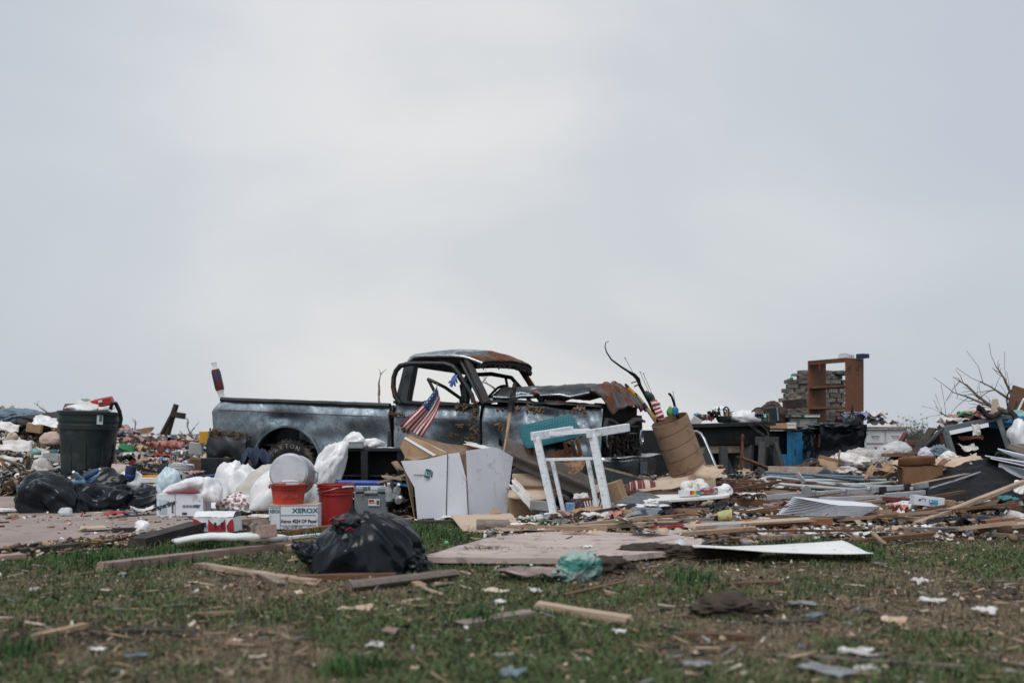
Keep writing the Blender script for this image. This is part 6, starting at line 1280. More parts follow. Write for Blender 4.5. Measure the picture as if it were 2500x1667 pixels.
# ------------------------------------------------------------------ right: workbench, cabinets, bookcase, chimney
def leg_parts(root, L, w_, h_, m_, name='leg'):
    for a, b in L: part_bar(name, root, a, b, w_, h_, m_)
Yw = 13.6; root = thing('workbench', 'long black workbench on heavy timber trestle legs', 'workbench', stand(1790, Yw)); b0 = root.location
part_bar('top', root, at(1672, 1040, Yw), at(1880, 1034, Yw), .62, .055, M['black_paint'], .006)
part_bar('apron', root, at(1700, 1066, Yw - .25), at(1850, 1062, Yw - .25), .04, .24, M['charcoal']); part_bar('dark_back_sheet', root, at(1690, 1110, Yw + .3), at(1880, 1108, Yw + .3), .03, .78, M['charcoal'])  # rear sheet deepened to stand in for dark clutter under the bench
part_bar('stretcher', root, at(1700, 1098, Yw - .22), at(1805, 1096, Yw - .22), .05, .10, M['wood_grey'])
Wd = mat('blackened_timber', (.035, .04, .044), (.06, .062, .064), scale=8, rough=.7, bump=.4, stretch=(.5, 7, 7), dirt=(.10, .085, .07), damt=.2)
leg_parts(root, ((at(1765, 1090, Yw - .25), at(1768, 1190, Yw - .3)), (at(1722, 1095, Yw - .2), at(1745, 1190, Yw - .25)), (at(1788, 1100, Yw + .1), at(1782, 1185, Yw)), (at(1830, 1075, Yw - .2), at(1826, 1185, Yw - .25)), (at(1705, 1060, Yw + .2), at(1704, 1180, Yw + .2))), .10, .09, Wd)
part_bar('brace', root, at(1770, 1115, Yw - .2), at(1798, 1182, Yw - .25), .06, .07, Wd); part_bar('brace', root, at(1800, 1105, Yw - .1), at(1790, 1182, Yw - .1), .05, .06, Wd)
tw = at(1780, 1032, Yw).z
def onb(px, dy=0.0): v = at(px, 1032, Yw); v.y += dy; v.z = tw; return v
root = thing('saw_horse', 'weathered black saw horse in front of the blue cabinet', 'saw horse', stand(1880, 13.0))
part_bar('beam', root, at(1852, 1076, 12.9), at(1893, 1076, 13.3), .10, .11, Wd); leg_parts(root, ((at(1862, 1080, 12.9), at(1857, 1182, 12.8)), (at(1888, 1080, 13.2), at(1909, 1150, 13.1)), (at(1872, 1080, 13.1), at(1890, 1160, 13.4)), (at(1868, 1085, 13.0), at(1858, 1180, 13.3))), .08, .085, Wd)
root = thing('baseball_bat', 'reddish wooden bat standing upright against the workbench', 'bat', at(1816, 1186, 13.1)); part_tube('barrel', root, [at(1817, 1186, 13.1), at(1815, 1150, 13.1), at(1813, 1100, 13.1), at(1812, 1075, 13.1)], [.035, .036, .026, .016], M['wood_red'], 10); part_tube('knob', root, [at(1812, 1077, 13.1), at(1813, 1066, 13.1), at(1813, 1059, 13.1)], [.016, .026, .012], M['dark_red'], 10)
root = thing('spindle', 'thin turned wooden spindle leaning left of the bat', 'spindle', at(1802, 1185, 13.15)); part_tube('rod', root, [at(1810, 1090, 13.2), at(1802, 1185, 13.15)], [.010, .018], M['wood_brown'], 8); part_tube('collar', root, [at(1806, 1135, 13.18), at(1805, 1142, 13.18)], .022, M['wood_brown'], 8)
# junk on the bench
lumpthing('white_bag', 'white plastic bag lying on the middle of the workbench', 'plastic bag', onb(1815, -.1), (.20, .16, .17), 220, M['white_bag'], a=(.3, .18, .08))
boxthing('device', 'pale grey radio behind the white bag on the workbench', 'radio', onb(1797, .15), (.26, .12, .16), M['grey_paint'], (0, 0, .1))
r_ = thing('wok', 'dark green shallow pan on the workbench', 'pan', onb(1762, -.12)); MB().lathe([(.001, 0), (.07, 0), (.10, .05), (.105, .09), (.097, .088), (.066, .012), (.001, .012)], 24).build('bowl', M['dark_green'], r_, smooth=40); MB().tube([(.1, 0, .08), (.17, 0, .12)], .01, 6).build('handle', M['black_paint'], r_)
r_ = thing('mug', 'cream enamel mug lying in the dark green pan', 'mug', onb(1768, -.12) + Vector((0, 0, .07)), (R(30), R(50), 0)); MB().lathe([(.001, 0), (.04, 0), (.042, .09), (.037, .088), (.036, .006)], 18).build('body', M['yellow_foam'], r_, smooth=40); MB().tube([(.04, 0, .02), (.065, 0, .03), (.065, 0, .06), (.04, 0, .07)], .005, 6).build('handle', M['yellow_foam'], r_, smooth=40)
for i, (px, r, k, lab, dz) in enumerate(((1738, .09, 'cloth_dark', 'black crumpled cloth on the left of the workbench', .04), (1722, .08, 'cloth_pink', 'pinkish toy bundle on the left of the workbench', 0), (1708, .09, 'cloth_green', 'green wrapper on the left of the workbench', 0), (1752, .09, 'white_bag', 'small white bag behind the dark green pan', .1), (1735, .06, 'red', 'red plastic toy on the workbench', .02), (1848, .11, 'teal_light', 'teal patterned cloth hanging at the right of the white bag', -.02), (1838, .10, 'navy', 'dark blue cloth under the white bag', 0))):
    lumpthing('bundle', lab, 'clothes', onb(px, -.15 + .05 * (i % 3)) + Vector((0, 0, dz)), (r, r * .8, r * 1.1), 230 + i, M[k], sub=3, a=(.4, .25, .12))
boxthing('white_box', 'tilted white electrical box at the left end of the workbench', 'box', onb(1685, -.1) + Vector((0, 0, -.02)), (.15, .15, .12), M['white_plastic'], (R(15), R(30), R(20)))
boxthing('blue_book', 'blue book tilted on the left of the workbench', 'book', onb(1698, .05) + Vector((0, 0, .08)), (.16, .12, .03), M['sky_blue'], (R(10), R(-18), R(15)))
for i, (P, lab) in enumerate((([(1770, 1012), (1766, 1000), (1770, 993), (1776, 994), (1780, 1002), (1778, 1022)], 'black cable loop standing up behind the dark green pan'), ([(1835, 1006), (1845, 996), (1860, 995), (1872, 1008), (1874, 1030), (1862, 1028)], 'black cable arching to the tool case on the workbench'),
        ([(1840, 1030), (1862, 1040), (1874, 1052), (1876, 1066), (1868, 1064), (1850, 1050), (1835, 1040)], 'black cable hanging off the right end of the workbench'), ([(1825, 1034), (1845, 1050), (1858, 1062), (1872, 1066)], 'second thin cable sagging below the workbench edge'))):
    P3 = [at(x, y, Yw - .36) for x, y in P]; mb = MB(); pts = []
    for k in range(len(P3) - 1):
        for j in range(4): pts.append(P3[k].lerp(P3[k + 1], j / 4) )
    pts.append(P3[-1]); sm = [pts[0]] + [(pts[k - 1] + pts[k] * 2 + pts[k + 1]) / 4 for k in range(1, len(pts) - 1)] + [pts[-1]]
    mb.tube(sm, .010, 6); o = mb.build('cable', M['black_rubber'], smooth=40, origin=P3[0]); tag(o, lab, 'cable')
# black tool case, paper tray, teal book and box on the blue cabinet
Yk = 14.9; root = thing('blue_cabinet', 'bright blue wooden cupboard with one door missing', 'cabinet', stand(1927, Yk), (0, 0, R(-6))); b0 = root.location; zt = at(0, 1046, Yk).z - b0.z; wk = mpx(104, Yk)
BL = M['sky_blue']
MB().box((0, .2, zt - .012), (wk + .10, .5, .025)).build('top', M['wood_raw'], root, bevel=.003)
for sx in (-1, 1): MB().box((sx * (wk / 2 - .01), .2, zt / 2 - .014), (.02, .44, zt - .03)).build('side_panel', BL, root)
MB().box((0, .41, zt / 2 - .014), (wk - .05, .015, zt - .03)).build('back_panel', M['navy'], root)
MB().box((.0, -.015, zt / 2), (.07, .02, zt - .04)).build('stile', BL, root); MB().box((-wk * .26, -.015, .25), (wk * .4, .02, .5)).build('door', BL, root, bevel=.003)
d_ = MB().box((wk * .27, -.018, zt / 2 - .02), (wk * .42, .022, zt - .06)).build('door', BL, root, bevel=.003); MB().box((wk * .27, -.034, zt / 2 - .02), (wk * .28, .008, zt - .26)).build('door_panel', mat('door_blue', (.018, .17, .35), (.012, .12, .27), scale=4, rough=.5, dirt=(.03, .05, .07), damt=.3), d_, bevel=.004)
MB().box((wk * .12, -.035, zt * .6), (.012, .02, .08)).build('handle', M['black_paint'], d_, bevel=.003)
zc = b0.z + zt
def onc(px, dy=.15): v = at(px, 1046, Yk); v.y += dy; v.z = zc; return v
r_ = thing('storage_box', 'dark grey translucent box on the blue cabinet', 'box', onc(1962, .1) + Vector((0, 0, .012)), (0, 0, R(-6))); MB().box((0, 0, .075), (.40, .28, .15)).build('body', mat('smoke_plastic', (.11, .12, .12), (.16, .165, .16), rough=.35), r_, bevel=.01); MB().box((.02, -.141, .075), (.14, .006, .11)).build('front_window', mat('smoke_pale', (.26, .27, .26), rough=.4), r_)
r_ = thing('large_book', 'large teal hardback book lying on the grey box', 'book', onc(1962, .08) + Vector((0, 0, .166)), (0, R(0), R(-4))); MB().box((0, 0, .022), (.46, .30, .032)).build('pages', M['paper'], r_); MB().box((0, 0, .042), (.47, .31, .008)).build('cover', mat('book_teal', (.06, .20, .20), (.10, .26, .26), rough=.5), r_); MB().box((0, 0, .003), (.47, .31, .006)).build('cover', M['teal'], r_); MB().box((-.12, -.156, .022), (.24, .006, .044)).build('spine', M['dark_green'], r_); text(r_, 'NUMERICS', .028, (-.12, -.160, .022), m_=M['paper'])
r_ = thing('paper_ream', 'brown wrapped ream with printed white end on the blue cabinet', 'ream', onc(1903, .02) + Vector((0, 0, .0)), (0, 0, R(-8))); MB().box((-.05, 0, .04), (.32, .22, .08)).build('wrap', M['card'], r_, bevel=.003); MB().box((.17, 0, .045), (.13, .225, .09)).build('printed_end', M['paper'], r_, bevel=.003); text(r_, 'WESTVACO', .022, (.17, -.1145, .05), m_=M['ink'])
r_ = thing('tool_case', 'black tool case with grey strap on top of the brown ream', 'tool case', onc(1888, .08) + Vector((0, 0, .09)), (0, R(-4), R(-14))); MB().box((0, 0, .115), (.25, .22, .23), top=(.92, .9)).build('body', M['black_paint'], r_, bevel=.014); MB().box((.09, -.114, .12), (.022, .008, .2), rot=(R(-5), 0, R(0))).build('strap', M['steel_blue'], r_); MB().tube([(-.07, 0, .23), (-.06, 0, .265), (.05, 0, .265), (.06, 0, .23)], .009, 6).build('handle', M['black_rubber'], r_)
lumpthing('brown_coat', 'dark reddish brown coat draped over the tool case', 'coat', onc(1896, .25) + Vector((0, 0, .06)), (.19, .12, .30), 240, mat('coat', (.055, .03, .026), (.09, .045, .04), rough=.95, bump=.4), a=(.3, .2, .1))
boxthing('brown_box', 'small brown box left of the black tool case', 'box', onc(1856, -.1) + Vector((0, 0, .05)), (.10, .10, .10), mat('dusty_brown', (.17, .14, .12), rough=.8), (0, 0, .2))
lumpthing('wire_nest', 'nest of brown wires left of the black tool case', 'wires', onc(1862, .1) + Vector((0, 0, .02)), (.14, .10, .20), 241, mat('nest', (.08, .055, .04), (.14, .10, .07), rough=.9), a=(.6, .5, .35), sub=4)
# black wrapped stack and white cabinet
Yp = 14.3; p = stand(2034, Yp); zt = at(0, 1044, Yp).z - p.z
root = thing('wrapped_stack', 'square stack wrapped in torn black plastic sheeting', 'wrapped stack', p, (0, 0, R(4))); mb = MB(); rd = random.Random(6)
def wrapf(side):
    def fn(u, v):
        w2, d2 = .315, .28; c = [(-w2, -d2), (w2, -d2), (w2, d2), (-w2, d2)]; a, b = c[side], c[(side + 1) % 4]
        x, y = a[0] + (b[0] - a[0]) * u, a[1] + (b[1] - a[1]) * u; k = .012 + .03 * v
        n_ = Vector((y * 0, 0, 0)); o3 = Vector((x * 5, y * 5, v * 4)); e = ridge(o3) * k + ridge(o3 * 2.7) * k * .6
        nn = Vector(((b[1] - a[1]), -(b[0] - a[0]), 0)).normalized() * e
        return (x + nn.x, y + nn.y, v * zt + (.05 * ridge(Vector((x * 7, y * 7, 1))) if v > .99 else 0))
    return fn
for sd_ in range(4): mb.grid(wrapf(sd_), 26, 26)
mb.build('sheeting', M['black_plastic'], root, smooth=50); mb = MB(); mb.box((0, 0, zt / 2 - .03), (.60, .48, zt - .1)); mb.build('stack', M['card_dark'], root)
lump('crumpled_top', (0, 0, zt - .06), (.36, .30, .12), 244, M['black_plastic'], sub=4, a=(.3, .3, .2), parent=root); lump('torn_corner', (.24, -.1, zt - .05), (.10, .06, .22), 245, M['black_plastic'], sub=4, a=(.3, .3, .2), parent=root, knot=.5)
sheetthing('paper_sheet', 'white card lying on the black wrapped stack', 'paper', p + Vector((-.18, 0, zt + .03)), .14, .1, .2, .02, 60, M['paper'])
Yq = 15.0; root = thing('white_cabinet', 'white painted kitchen cabinet with wooden countertop', 'kitchen cabinet', stand(2145, Yq), (0, 0, R(-12))); b0 = root.location; zt = at(0, 1042, Yq).z - b0.z; wq = mpx(128, Yq)
WC = mat('cabinet_white', (.66, .67, .70), (.58, .59, .62), scale=4, rough=.5, dirt=(.12, .10, .09), damt=.20, dscale=13)
MB().box((0, .22, zt - .012), (wq + .12, .56, .028)).build('countertop', M['wood_raw'], root, bevel=.003); MB().box((0, .24, zt / 2 - .016), (wq, .46, zt - .034)).build('carcass', WC, root, bevel=.003)
for i in range(2):
    x = -wq * .06 + i * wq * .36
    d_ = MB().box((x, -.004, zt - .15), (wq * .33, .02, .19)).build('drawer', WC, root, bevel=.004); MB().tube([(x - .05, -.018, zt - .14), (x - .04, -.036, zt - .14), (x + .04, -.036, zt - .14), (x + .05, -.018, zt - .14)], .006, 6).build('handle', M['black_paint'], d_)
    d_ = MB().box((x, -.004, zt * .36), (wq * .33, .02, zt * .62)).build('door', WC, root, bevel=.004); MB().box((x, -.018, zt * .36), (wq * .24, .010, zt * .48)).build('door_panel', WC, d_, bevel=.006)
MB().box((-wq * .37, -.004, zt / 2), (wq * .22, .02, zt - .05)).build('end_panel', WC, root, bevel=.004)
lumpthing('folded_clothes', 'heap of purple and patterned clothes on the white cabinet', 'clothes', b0 + Vector((-.16, .2, zt)), (.28, .18, .19), 250, mat('purple_cloth', (.09, .085, .28), (.25, .27, .34), scale=7, lo=.48, hi=.52, rough=.9, dirt=(.35, .08, .10), damt=.2, dscale=12), a=(.3, .2, .1))
lumpthing('folded_clothes', 'white cloth lying on top of the purple clothes', 'clothes', b0 + Vector((-.14, .2, zt + .13)), (.22, .16, .08), 251, M['cloth_white'], a=(.3, .2, .1)); lumpthing('folded_clothes', 'black and white patterned shirt on the white cabinet', 'clothes', b0 + Vector((-.02, .06, zt)), (.14, .10, .15), 252, mat('bw_print', (.5, .52, .55), (.02, .025, .04), scale=22, lo=.46, hi=.54, rough=.9), a=(.3, .2, .1)); lumpthing('folded_clothes', 'pale grey rag trailing off the clothes heap', 'clothes', b0 + Vector((.12, .1, zt)), (.14, .1, .09), 253, M['cloth_white'], a=(.3, .2, .1))

# bookcase: front-right corner towards us
FR = Vector((5.373, 16.0, 0)); FR.z = hz(FR.x, FR.y); Dv = Vector((.36, .22, 0)).normalized(); Wv = Vector((-.22, .36, 0)).normalized(); dp, wd = .42, .8; Hh = 2.03 - FR.z
root = thing('bookcase', 'tall open backed brown wooden bookcase standing before the chimney', 'bookcase', FR); root.rotation_euler = (0, 0, math.atan2(Wv.y, Wv.x)); SW = M['shelf_wood']
# local x runs along the front to the left, local -y runs back
MB().box((.012, -dp / 2, Hh / 2), (.024, dp, Hh)).build('side_panel', SW, root, bevel=.002); MB().box((wd - .012, -dp / 2, Hh / 2), (.024, dp, Hh)).build('side_panel', SW, root, bevel=.002)
MB().box((wd / 2, -dp / 2, Hh - .012), (wd - .052, dp - .004, .026)).build('top_panel', SW, root, bevel=.002)
for z in (.44, .86, 1.24, 1.585): MB().box((wd / 2, -dp / 2, z), (wd - .052, dp - .01, .03)).build('shelf', M['wood_brown'], root, bevel=.002)
MB().box((wd / 2, -.008, .07), (wd - .052, .016, .13)).build('plinth', SW, root); MB().box((wd / 2, -.012, Hh - .05), (wd - .052, .018, .045)).build('face_rail', SW, root)
MB().box((wd * .30, -dp + .01, .93 + .0), (.18, .012, .28)).build('broken_back', M['wood_red'], root); MB().box((wd * .62, -dp + .01, .93), (.16, .012, .26)).build('broken_back', M['wood_red'], root)
tb = FR + Dv * .2 + Vector((0, 0, Hh)); r_ = thing('ream_box', 'white printed box on top of the bookcase', 'box', tb + Vector((-.12, .05, 0)), (0, 0, R(30))); MB().box((0, 0, .03), (.22, .14, .06)).build('body', M['white_card'], r_, bevel=.003); text(r_, 'Imperial', .022, (.02, -.0715, .03), m_=M['ink_blue']); MB().box((0, 0, .066), (.20, .13, .01), rot=(0, .06, 0)).build('lid', M['paper'], r_)
boxthing('blue_box', 'navy blue box with white edge on top of the bookcase', 'box', tb + Vector((.13, .0, 0)), (.17, .13, .07), M['navy'], (0, 0, R(30)))
r_ = thing('ribbon', 'short red ribbon hanging inside the bookcase top', 'ribbon', FR + Wv * .55 + Vector((0, 0, Hh - .035))); MB().tube([(0, 0, 0), (.006, 0, -.05), (-.004, 0, -.09), (.01, 0, -.14)], [.008, .012, .011, .004], 6, flat=.4).build('strip', M['red'], r_)
mb = MB(); rd = random.Random(2)
for i in range(60):
    mb.box((-.004, -rd.choice((.06, .26)) + rd.gauss(0, .03), Hh - .12 - abs(rd.gauss(0, .06))), (.008, .006, rd.uniform(.01, .04)), rot=(rd.uniform(-1, 1), 0, 0))
o = mb.build('dried_mud', M['mud'], root); o['kind'] = 'stuff'
# ruined chimney of single bricks
Yh = 19.0; c0 = stand(1985, Yh); root = thing('ruined_chimney', 'broken grey brick chimney standing behind the bookcase', 'chimney', c0, (0, 0, R(6)))
M['brick'] = mat('grey_brick', (.165, .145, .13), (.085, .08, .078), scale=5, rough=.9, bump=.6, bscale=40, dirt=(.32, .29, .26), damt=.3, dscale=8, vary=.3)
M['mortar'] = mat('mortar', (.22, .19, .165), (.14, .12, .11), scale=9, rough=.95, bump=.9, bscale=30)
proto = MB().box((0, 0, 0), (.21, .115, .072), jit=.004, rnd=random.Random(1)); bms = []
for i in range(4):
    mb = MB(); mb.box((0, 0, 0), (.21, .115, .072), jit=.007, rnd=random.Random(i)); o = mb.build('brick', M['brick'], root, bevel=.004); bms.append(o)
rd = random.Random(9); ch = .088; ncourse = int((2.0 - c0.z) / ch); first = {0: True, 1: True, 2: True, 3: True}
def lim(z):                                 # left and right outline of the ruin at height z
    l = -.65 if z < 1.58 else (-.60 if z < 1.75 else (-.55 if z < 1.83 else (-.39 if z < 1.92 else -.29)))
    r = .66 if z < 1.83 else (.59 if z < 1.92 else .42)
    return l, r
for k in range(ncourse + 1):
    z = (k + .5) * ch; l, r = lim(z + c0.z); x = l + (0.105 if k % 2 else 0) * .9
    while x < r - .04:
        ln_ = .22
        if rd.random() > .06 and z > .55:
            i = rd.randrange(4); o = bms[i] if first[i] else bms[i].copy()
            if not first[i]: COL.objects.link(o)
            first[i] = False; o.parent = root; o.location = (x + .1, rd.gauss(0, .012), z); o.rotation_euler = (rd.gauss(0, .015), rd.gauss(0, .02), rd.gauss(0, .03)); o.scale = (rd.uniform(.85, 1.0), 1, 1)
        x += ln_
mb = MB(); 
for k in range(ncourse + 1):
    z = (k + .5) * ch; l, r = lim(z + c0.z); mb.box(((l + r) / 2 + .03, .05, z), (r - l - .14, .10, ch), jit=.006, rnd=rd)
mb.build('mortar_core', M['mortar'], root)
def rough(u, v):                            # slumped mortar smeared over the left face
    x = -.60 + .50 * u; z = 1.02 - c0.z + .58 * v; return (x + .1 * v * (1 - u), -.062 + .03 * ridge(Vector((u * 3, v * 9, 1))) * (math.sin(math.pi * u) ** .4) * (math.sin(math.pi * v) ** .4), z)
mb = MB(); mb.grid(rough, 30, 34); mb.build('mortar_smear', M['mortar'], root, smooth=50, solid=.012)
lumpthing('dark_sack', 'small dark green bag lying on top of the chimney', 'bag', at(2052, 917, Yh), (.10, .08, .09), 260, M['dark_green'], sub=3, a=(.3, .2, .1)); lumpthing('green_ball', 'green plastic toy on the left step of the chimney', 'toy', at(1932, 927, Yh), (.035, .035, .055), 261, M['green'], sub=3, a=(.1, .05, 0)); lumpthing('green_ball', 'lower green plastic toy left of the chimney step', 'toy', at(1925, 929, Yh), (.03, .03, .04), 262, M['green'], sub=3, a=(.1, .05, 0)); lumpthing('grey_rag', 'grey rag hanging on the upper left chimney step', 'rag', at(1940, 918, Yh), (.07, .05, .05), 263, M['cloth_blue_grey'], sub=3)
plankthing('beam', 'charred dark beam lying left of the bookcase', at(1912, 998, 18.5), at(1966, 995, 18.5), .2, .16, M['wood_dark'], 80, cat='beam')

# tubes, ladder, sheets
TG = 'metal tubes in the frame heap'
for i, (x0, y0, Y0, x1, y1, Y1, r, k, lab) in enumerate((
        (1866, 1153, 11.0, 2190, 1168, 11.6, .020, 'steel_blue', 'uppermost blue grey metal tube of the bundle'), (1868, 1160, 10.9, 2122, 1172, 11.3, .020, 'steel_blue', 'second blue grey metal tube of the bundle'),
        (1930, 1172, 10.9, 2165, 1172, 11.2, .019, 'grey_tube', 'short pale tube lying across the bundle'), (1985, 1160, 10.8, 2120, 1174, 11.1, .018, 'steel_blue', 'thin steel tube ending at a black cap'), (1960, 1183, 10.6, 2180, 1188, 10.9, .019, 'grey_tube', 'lowest pale tube above the ladder'))):
    r_ = thing('metal_tube', lab, 'tube', at(x1, y1, Y1), group=TG); part_tube('tube', r_, [at(x0, y0, Y0), at((x0 + x1) / 2, (y0 + y1) / 2 + 1, (Y0 + Y1) / 2), at(x1, y1, Y1)], r, M[k], 10); part_tube('end_cap', r_, [at(x1 - 2, y1, Y1), at(x1 + 2, y1, Y1)], r * 1.12, M['black_rubber'], 10)
r_ = thing('tube_frame', 'cream bent tube frame with a rounded end on the debris', 'tube frame', at(1990, 1190, 10.6)); U = [(2110, 1184, 10.8), (2000, 1178, 10.7), (1920, 1168, 10.6), (1880, 1164, 10.6), (1868, 1166, 10.55), (1866, 1172, 10.5), (1874, 1178, 10.45), (1920, 1183, 10.4), (2010, 1190, 10.4), (2105, 1196, 10.5)]
part_tube('frame_tube', r_, [at(*q_) for q_ in U], .018, M['grey_tube'], 10); part_bar('bracket', r_, at(1945, 1155, 10.5), at(1965, 1178, 10.42), .02, .05, M['aluminium'])
r_ = thing('tube_frame', 'second cream tube crossing behind the rounded frame', 'tube frame', at(1990, 1180, 10.9)); part_tube('frame_tube', r_, [at(1965, 1175, 10.6), at(2050, 1185, 10.7), at(2140, 1180, 10.9), at(2180, 1176, 11)], .017, M['grey_tube'], 10); part_bar('bracket', r_, at(2040, 1180, 10.62), at(2060, 1186, 10.66), .02, .03, M['steel'])
root = thing('ladder', 'silver aluminium folding ladder lying flat in the debris', 'ladder', at(2050, 1220, 9.8)); AL = M['aluminium']
for x0, y0, Y0, x1, y1, Y1, h_ in ((1870, 1214, 9.9, 2158, 1194, 10.1, .055), (2000, 1220, 9.6, 2160, 1214, 9.7, .05), (2145, 1194, 10.3, 2266, 1184, 10.4, .055), (2160, 1210, 9.9, 2258, 1202, 10.0, .05)):
    part_bar('rail', root, at(x0, y0, Y0), at(x1, y1, Y1), .03, h_, AL, .004)
for x, y, Y in ((1985, 1200, 9.9), (2060, 1196, 9.95), (2120, 1192, 10.0), (2225, 1192, 10.3)): part_bar('rung', root, at(x, y, Y), at(x + 25, y + 3, Y + .35), .03, .03, AL)
r0 = at(1968, 1196, 9.85) - root.location; mb = MB(); mb.lathe([(.001, -.02), (.045, -.02), (.045, .02), (.001, .02)], 20, M=Matrix.Translation(r0) @ Matrix.Rotation(R(90), 4, 'X')); mb.build('hinge', M['steel'], root, smooth=40)
for x, y, Y in ((2156, 1196, 10.06), (2216, 1189, 10.33)):
    part_bar('foot_cap', root, at(x - 8, y, Y), at(x + 7, y - 1, Y), .04, .065, M['black_rubber'])
for i in range(8): mb = MB(); p_ = at(2000 + i * 19, 1203 - i * 1.3, 9.965) - root.location; mb.lathe([(.001, .004), (.006, .003), (.008, 0)], 8, M=Matrix.Translation(p_) @ Matrix.Rotation(R(90), 4, 'X')); mb.build('rivet', M['steel'], root)
root = thing('board_stack', 'fanned stack of large white sheets on the debris', 'sheet stack', at(2015, 1262, 8.55), (0, 0, R(-8)))
for i in range(11):
    mb = MB(); k = i / 10
    mb.grid(lambda u, v: (-.36 + .66 * u + .012 * i - .05 * (1 - v) * (10 - i) / 10, -.20 + .42 * v + .004 * i, .02 + .0085 * i + .05 * k * max(0, 1 - u * 2.2) * (1 - .5 * v) + .05 * k * max(0, v - .55) * (1 - abs(u - .4)) + .015 * (1 - u)), 8, 5); mb.build('sheet', M['white_card'], root, smooth=40, solid=.003)
root = thing('fan_box', 'small white box printed with upside down blue fan lettering', 'box', at(2262, 1234, 9.0), (0, R(6), R(-4))); w_, h_ = mpx(72, 9), .085
MB().box((0, 0, h_ / 2), (w_, .12, h_)).build('body', M['white_card'], root, bevel=.002); text(root, 'fan', .062, (.035, -.0615, h_ * .45), (R(90), math.pi, 0), M['sky_ink'], bold=.004, sx=1.1)
mb = MB(); mb.tube([(-.08, -.0615, h_ * .62), (-.06, -.0615, h_ * .74), (-.03, -.0615, h_ * .70), (-.035, -.0615, h_ * .45)], .0025, 4); mb.lathe([(.001, .002), (.010, .002), (.010, 0)], 12, M=Matrix.Translation((-.085, -.061, h_ * .56)) @ Matrix.Rotation(R(90), 4, 'X')); mb.build('printed_drawing', M['ink'], root); text(root, 'CEILING', .03, (.05, -.005, h_ + .001), (0, 0, math.pi), M['sky_ink'], sx=.9); MB().box((w_ / 2 + .02, -.0, .035), (.03, .1, .07)).build('open_end', M['card'], root)
boxthing('brown_block', 'small brown cardboard block right of the fan box', 'cardboard', at(2312, 1236, 9.0), (.12, .1, .06), M['card'], (0, R(4), 0))
root = thing('red_board', 'long dark red board with upside down white lettering', 'board', at(2330, 1236, 9.4)); part_bar('board', root, at(2155, 1216, 9.7), at(2490, 1240, 9.3), .10, .04, M['dark_red'])
text(root, 'FRICHAUF', .045, tuple(at(2365, 1227, 9.36) - root.location), (R(90), math.pi + R(3.6), R(4)), M['paper'], sx=1.0, shear=.2)

# black tarp with pole, brown boxes, overturned metal desk
root = thing('black_tarp', 'large black plastic tarp spread over a low mound on the right', 'tarp', at(2370, 1225, 10.0)); mb = MB(); mb.M = Matrix.Translation(-root.location)
def tarp(u, v):
    px = 2262 + (2500 - 2262) * u; top = 1175 - 48 * math.sin(min(1, u * 1.15) * 2.2) + 30 * max(0, u - .7); y = 1228 - 2 * u + (top - 1228) * v; Y = 9.75 + 1.1 * v
    p = at(px, y, Y); p.z += .02 * ridge(Vector((u * 5, v * 5, 2))) + .01 * ridge(Vector((u * 13, v * 11, 4))); return p
mb.grid(tarp, 40, 26); mb.build('sheet', mat('black_tarp', (.005, .006, .008), (.010, .011, .013), scale=3, rough=.6, spec=.15, bump=.3), root, smooth=50, solid=.004); part_tube('pole', root, [at(2270, 1192, 9.95), at(2330, 1174, 10.2), at(2392, 1153, 10.5)], .013, M['steel'], 8)
carton('open_carton', 'brown carton open towards us left of the black tarp', at(2247, 1184, 10.9), .40, .30, .20, mat('card_brown', (.20, .105, .055), (.15, .08, .042), rough=.8), (R(0), R(-3), R(-10)), (('b', -30, .12), ('l', 60, .1), ('r', 50, .12)))
sheetthing('brown_paper', 'curled brown wrapping paper above the open carton', 'paper', at(2330, 1140, 11.1), .5, .2, (R(30), R(-3), R(-3)), .07, 62, M['card_pale'], curl=.05)
sheetthing('brown_paper', 'torn tan paper hanging over the top of the black tarp', 'paper', at(2395, 1140, 10.9), .3, .2, (R(45), R(22), 0), .05, 63, M['paper_tan'], ragged=.3)
Yo = 12.4; root = thing('metal_desk', 'overturned grey metal desk frame with dark hollow under it', 'desk', stand(2385, Yo, .0)); GM = mat('desk_metal', (.16, .19, .20), (.12, .14, .15), rough=.5, metal=.3, dirt=(.1, .08, .07), damt=.2)
part_bar('top_rail', root, at(2302, 1048, Yo), at(2478, 1012, Yo + .1), .05, .06, GM); part_bar('leg', root, at(2308, 1050, Yo), at(2330, 1122, Yo - .1), .06, .06, GM); part_bar('leg', root, at(2438, 1022, Yo + .05), at(2462, 1094, Yo), .06, .06, GM); part_bar('edge_rail', root, at(2290, 1058, Yo + .3), at(2312, 1118, Yo + .2), .05, .10, M['wood_brown'])
panel_px('back_panel', root, [(2318, 1062, Yo + .6), (2470, 1030, Yo + .7), (2480, 1110, Yo + .7), (2340, 1125, Yo + .6)], M['charcoal'], solid=.015); panel_px('side_panel', root, [(2292, 1056, Yo + .05), (2240, 1100, Yo + .7), (2232, 1118, Yo + .7), (2300, 1120, Yo)], M['charcoal'], solid=.015); panel_px('bottom_panel', root, [(2304, 1046, Yo + .02), (2476, 1012, Yo + .1), (2470, 1016, Yo + .7), (2320, 1044, Yo + .7)], M['charcoal'], solid=.012)
plankthing('plank', 'dark plank leaning up to the overturned desk', at(2232, 1112, 12.2), at(2278, 1048, 12.6), .10, .03, M['wood_dark'], 81); plankthing('plank', 'second charred plank leaning beside the overturned desk', at(2255, 1092, 12.0), at(2300, 1050, 12.3), .05, .02, M['wood_dark'], 82)
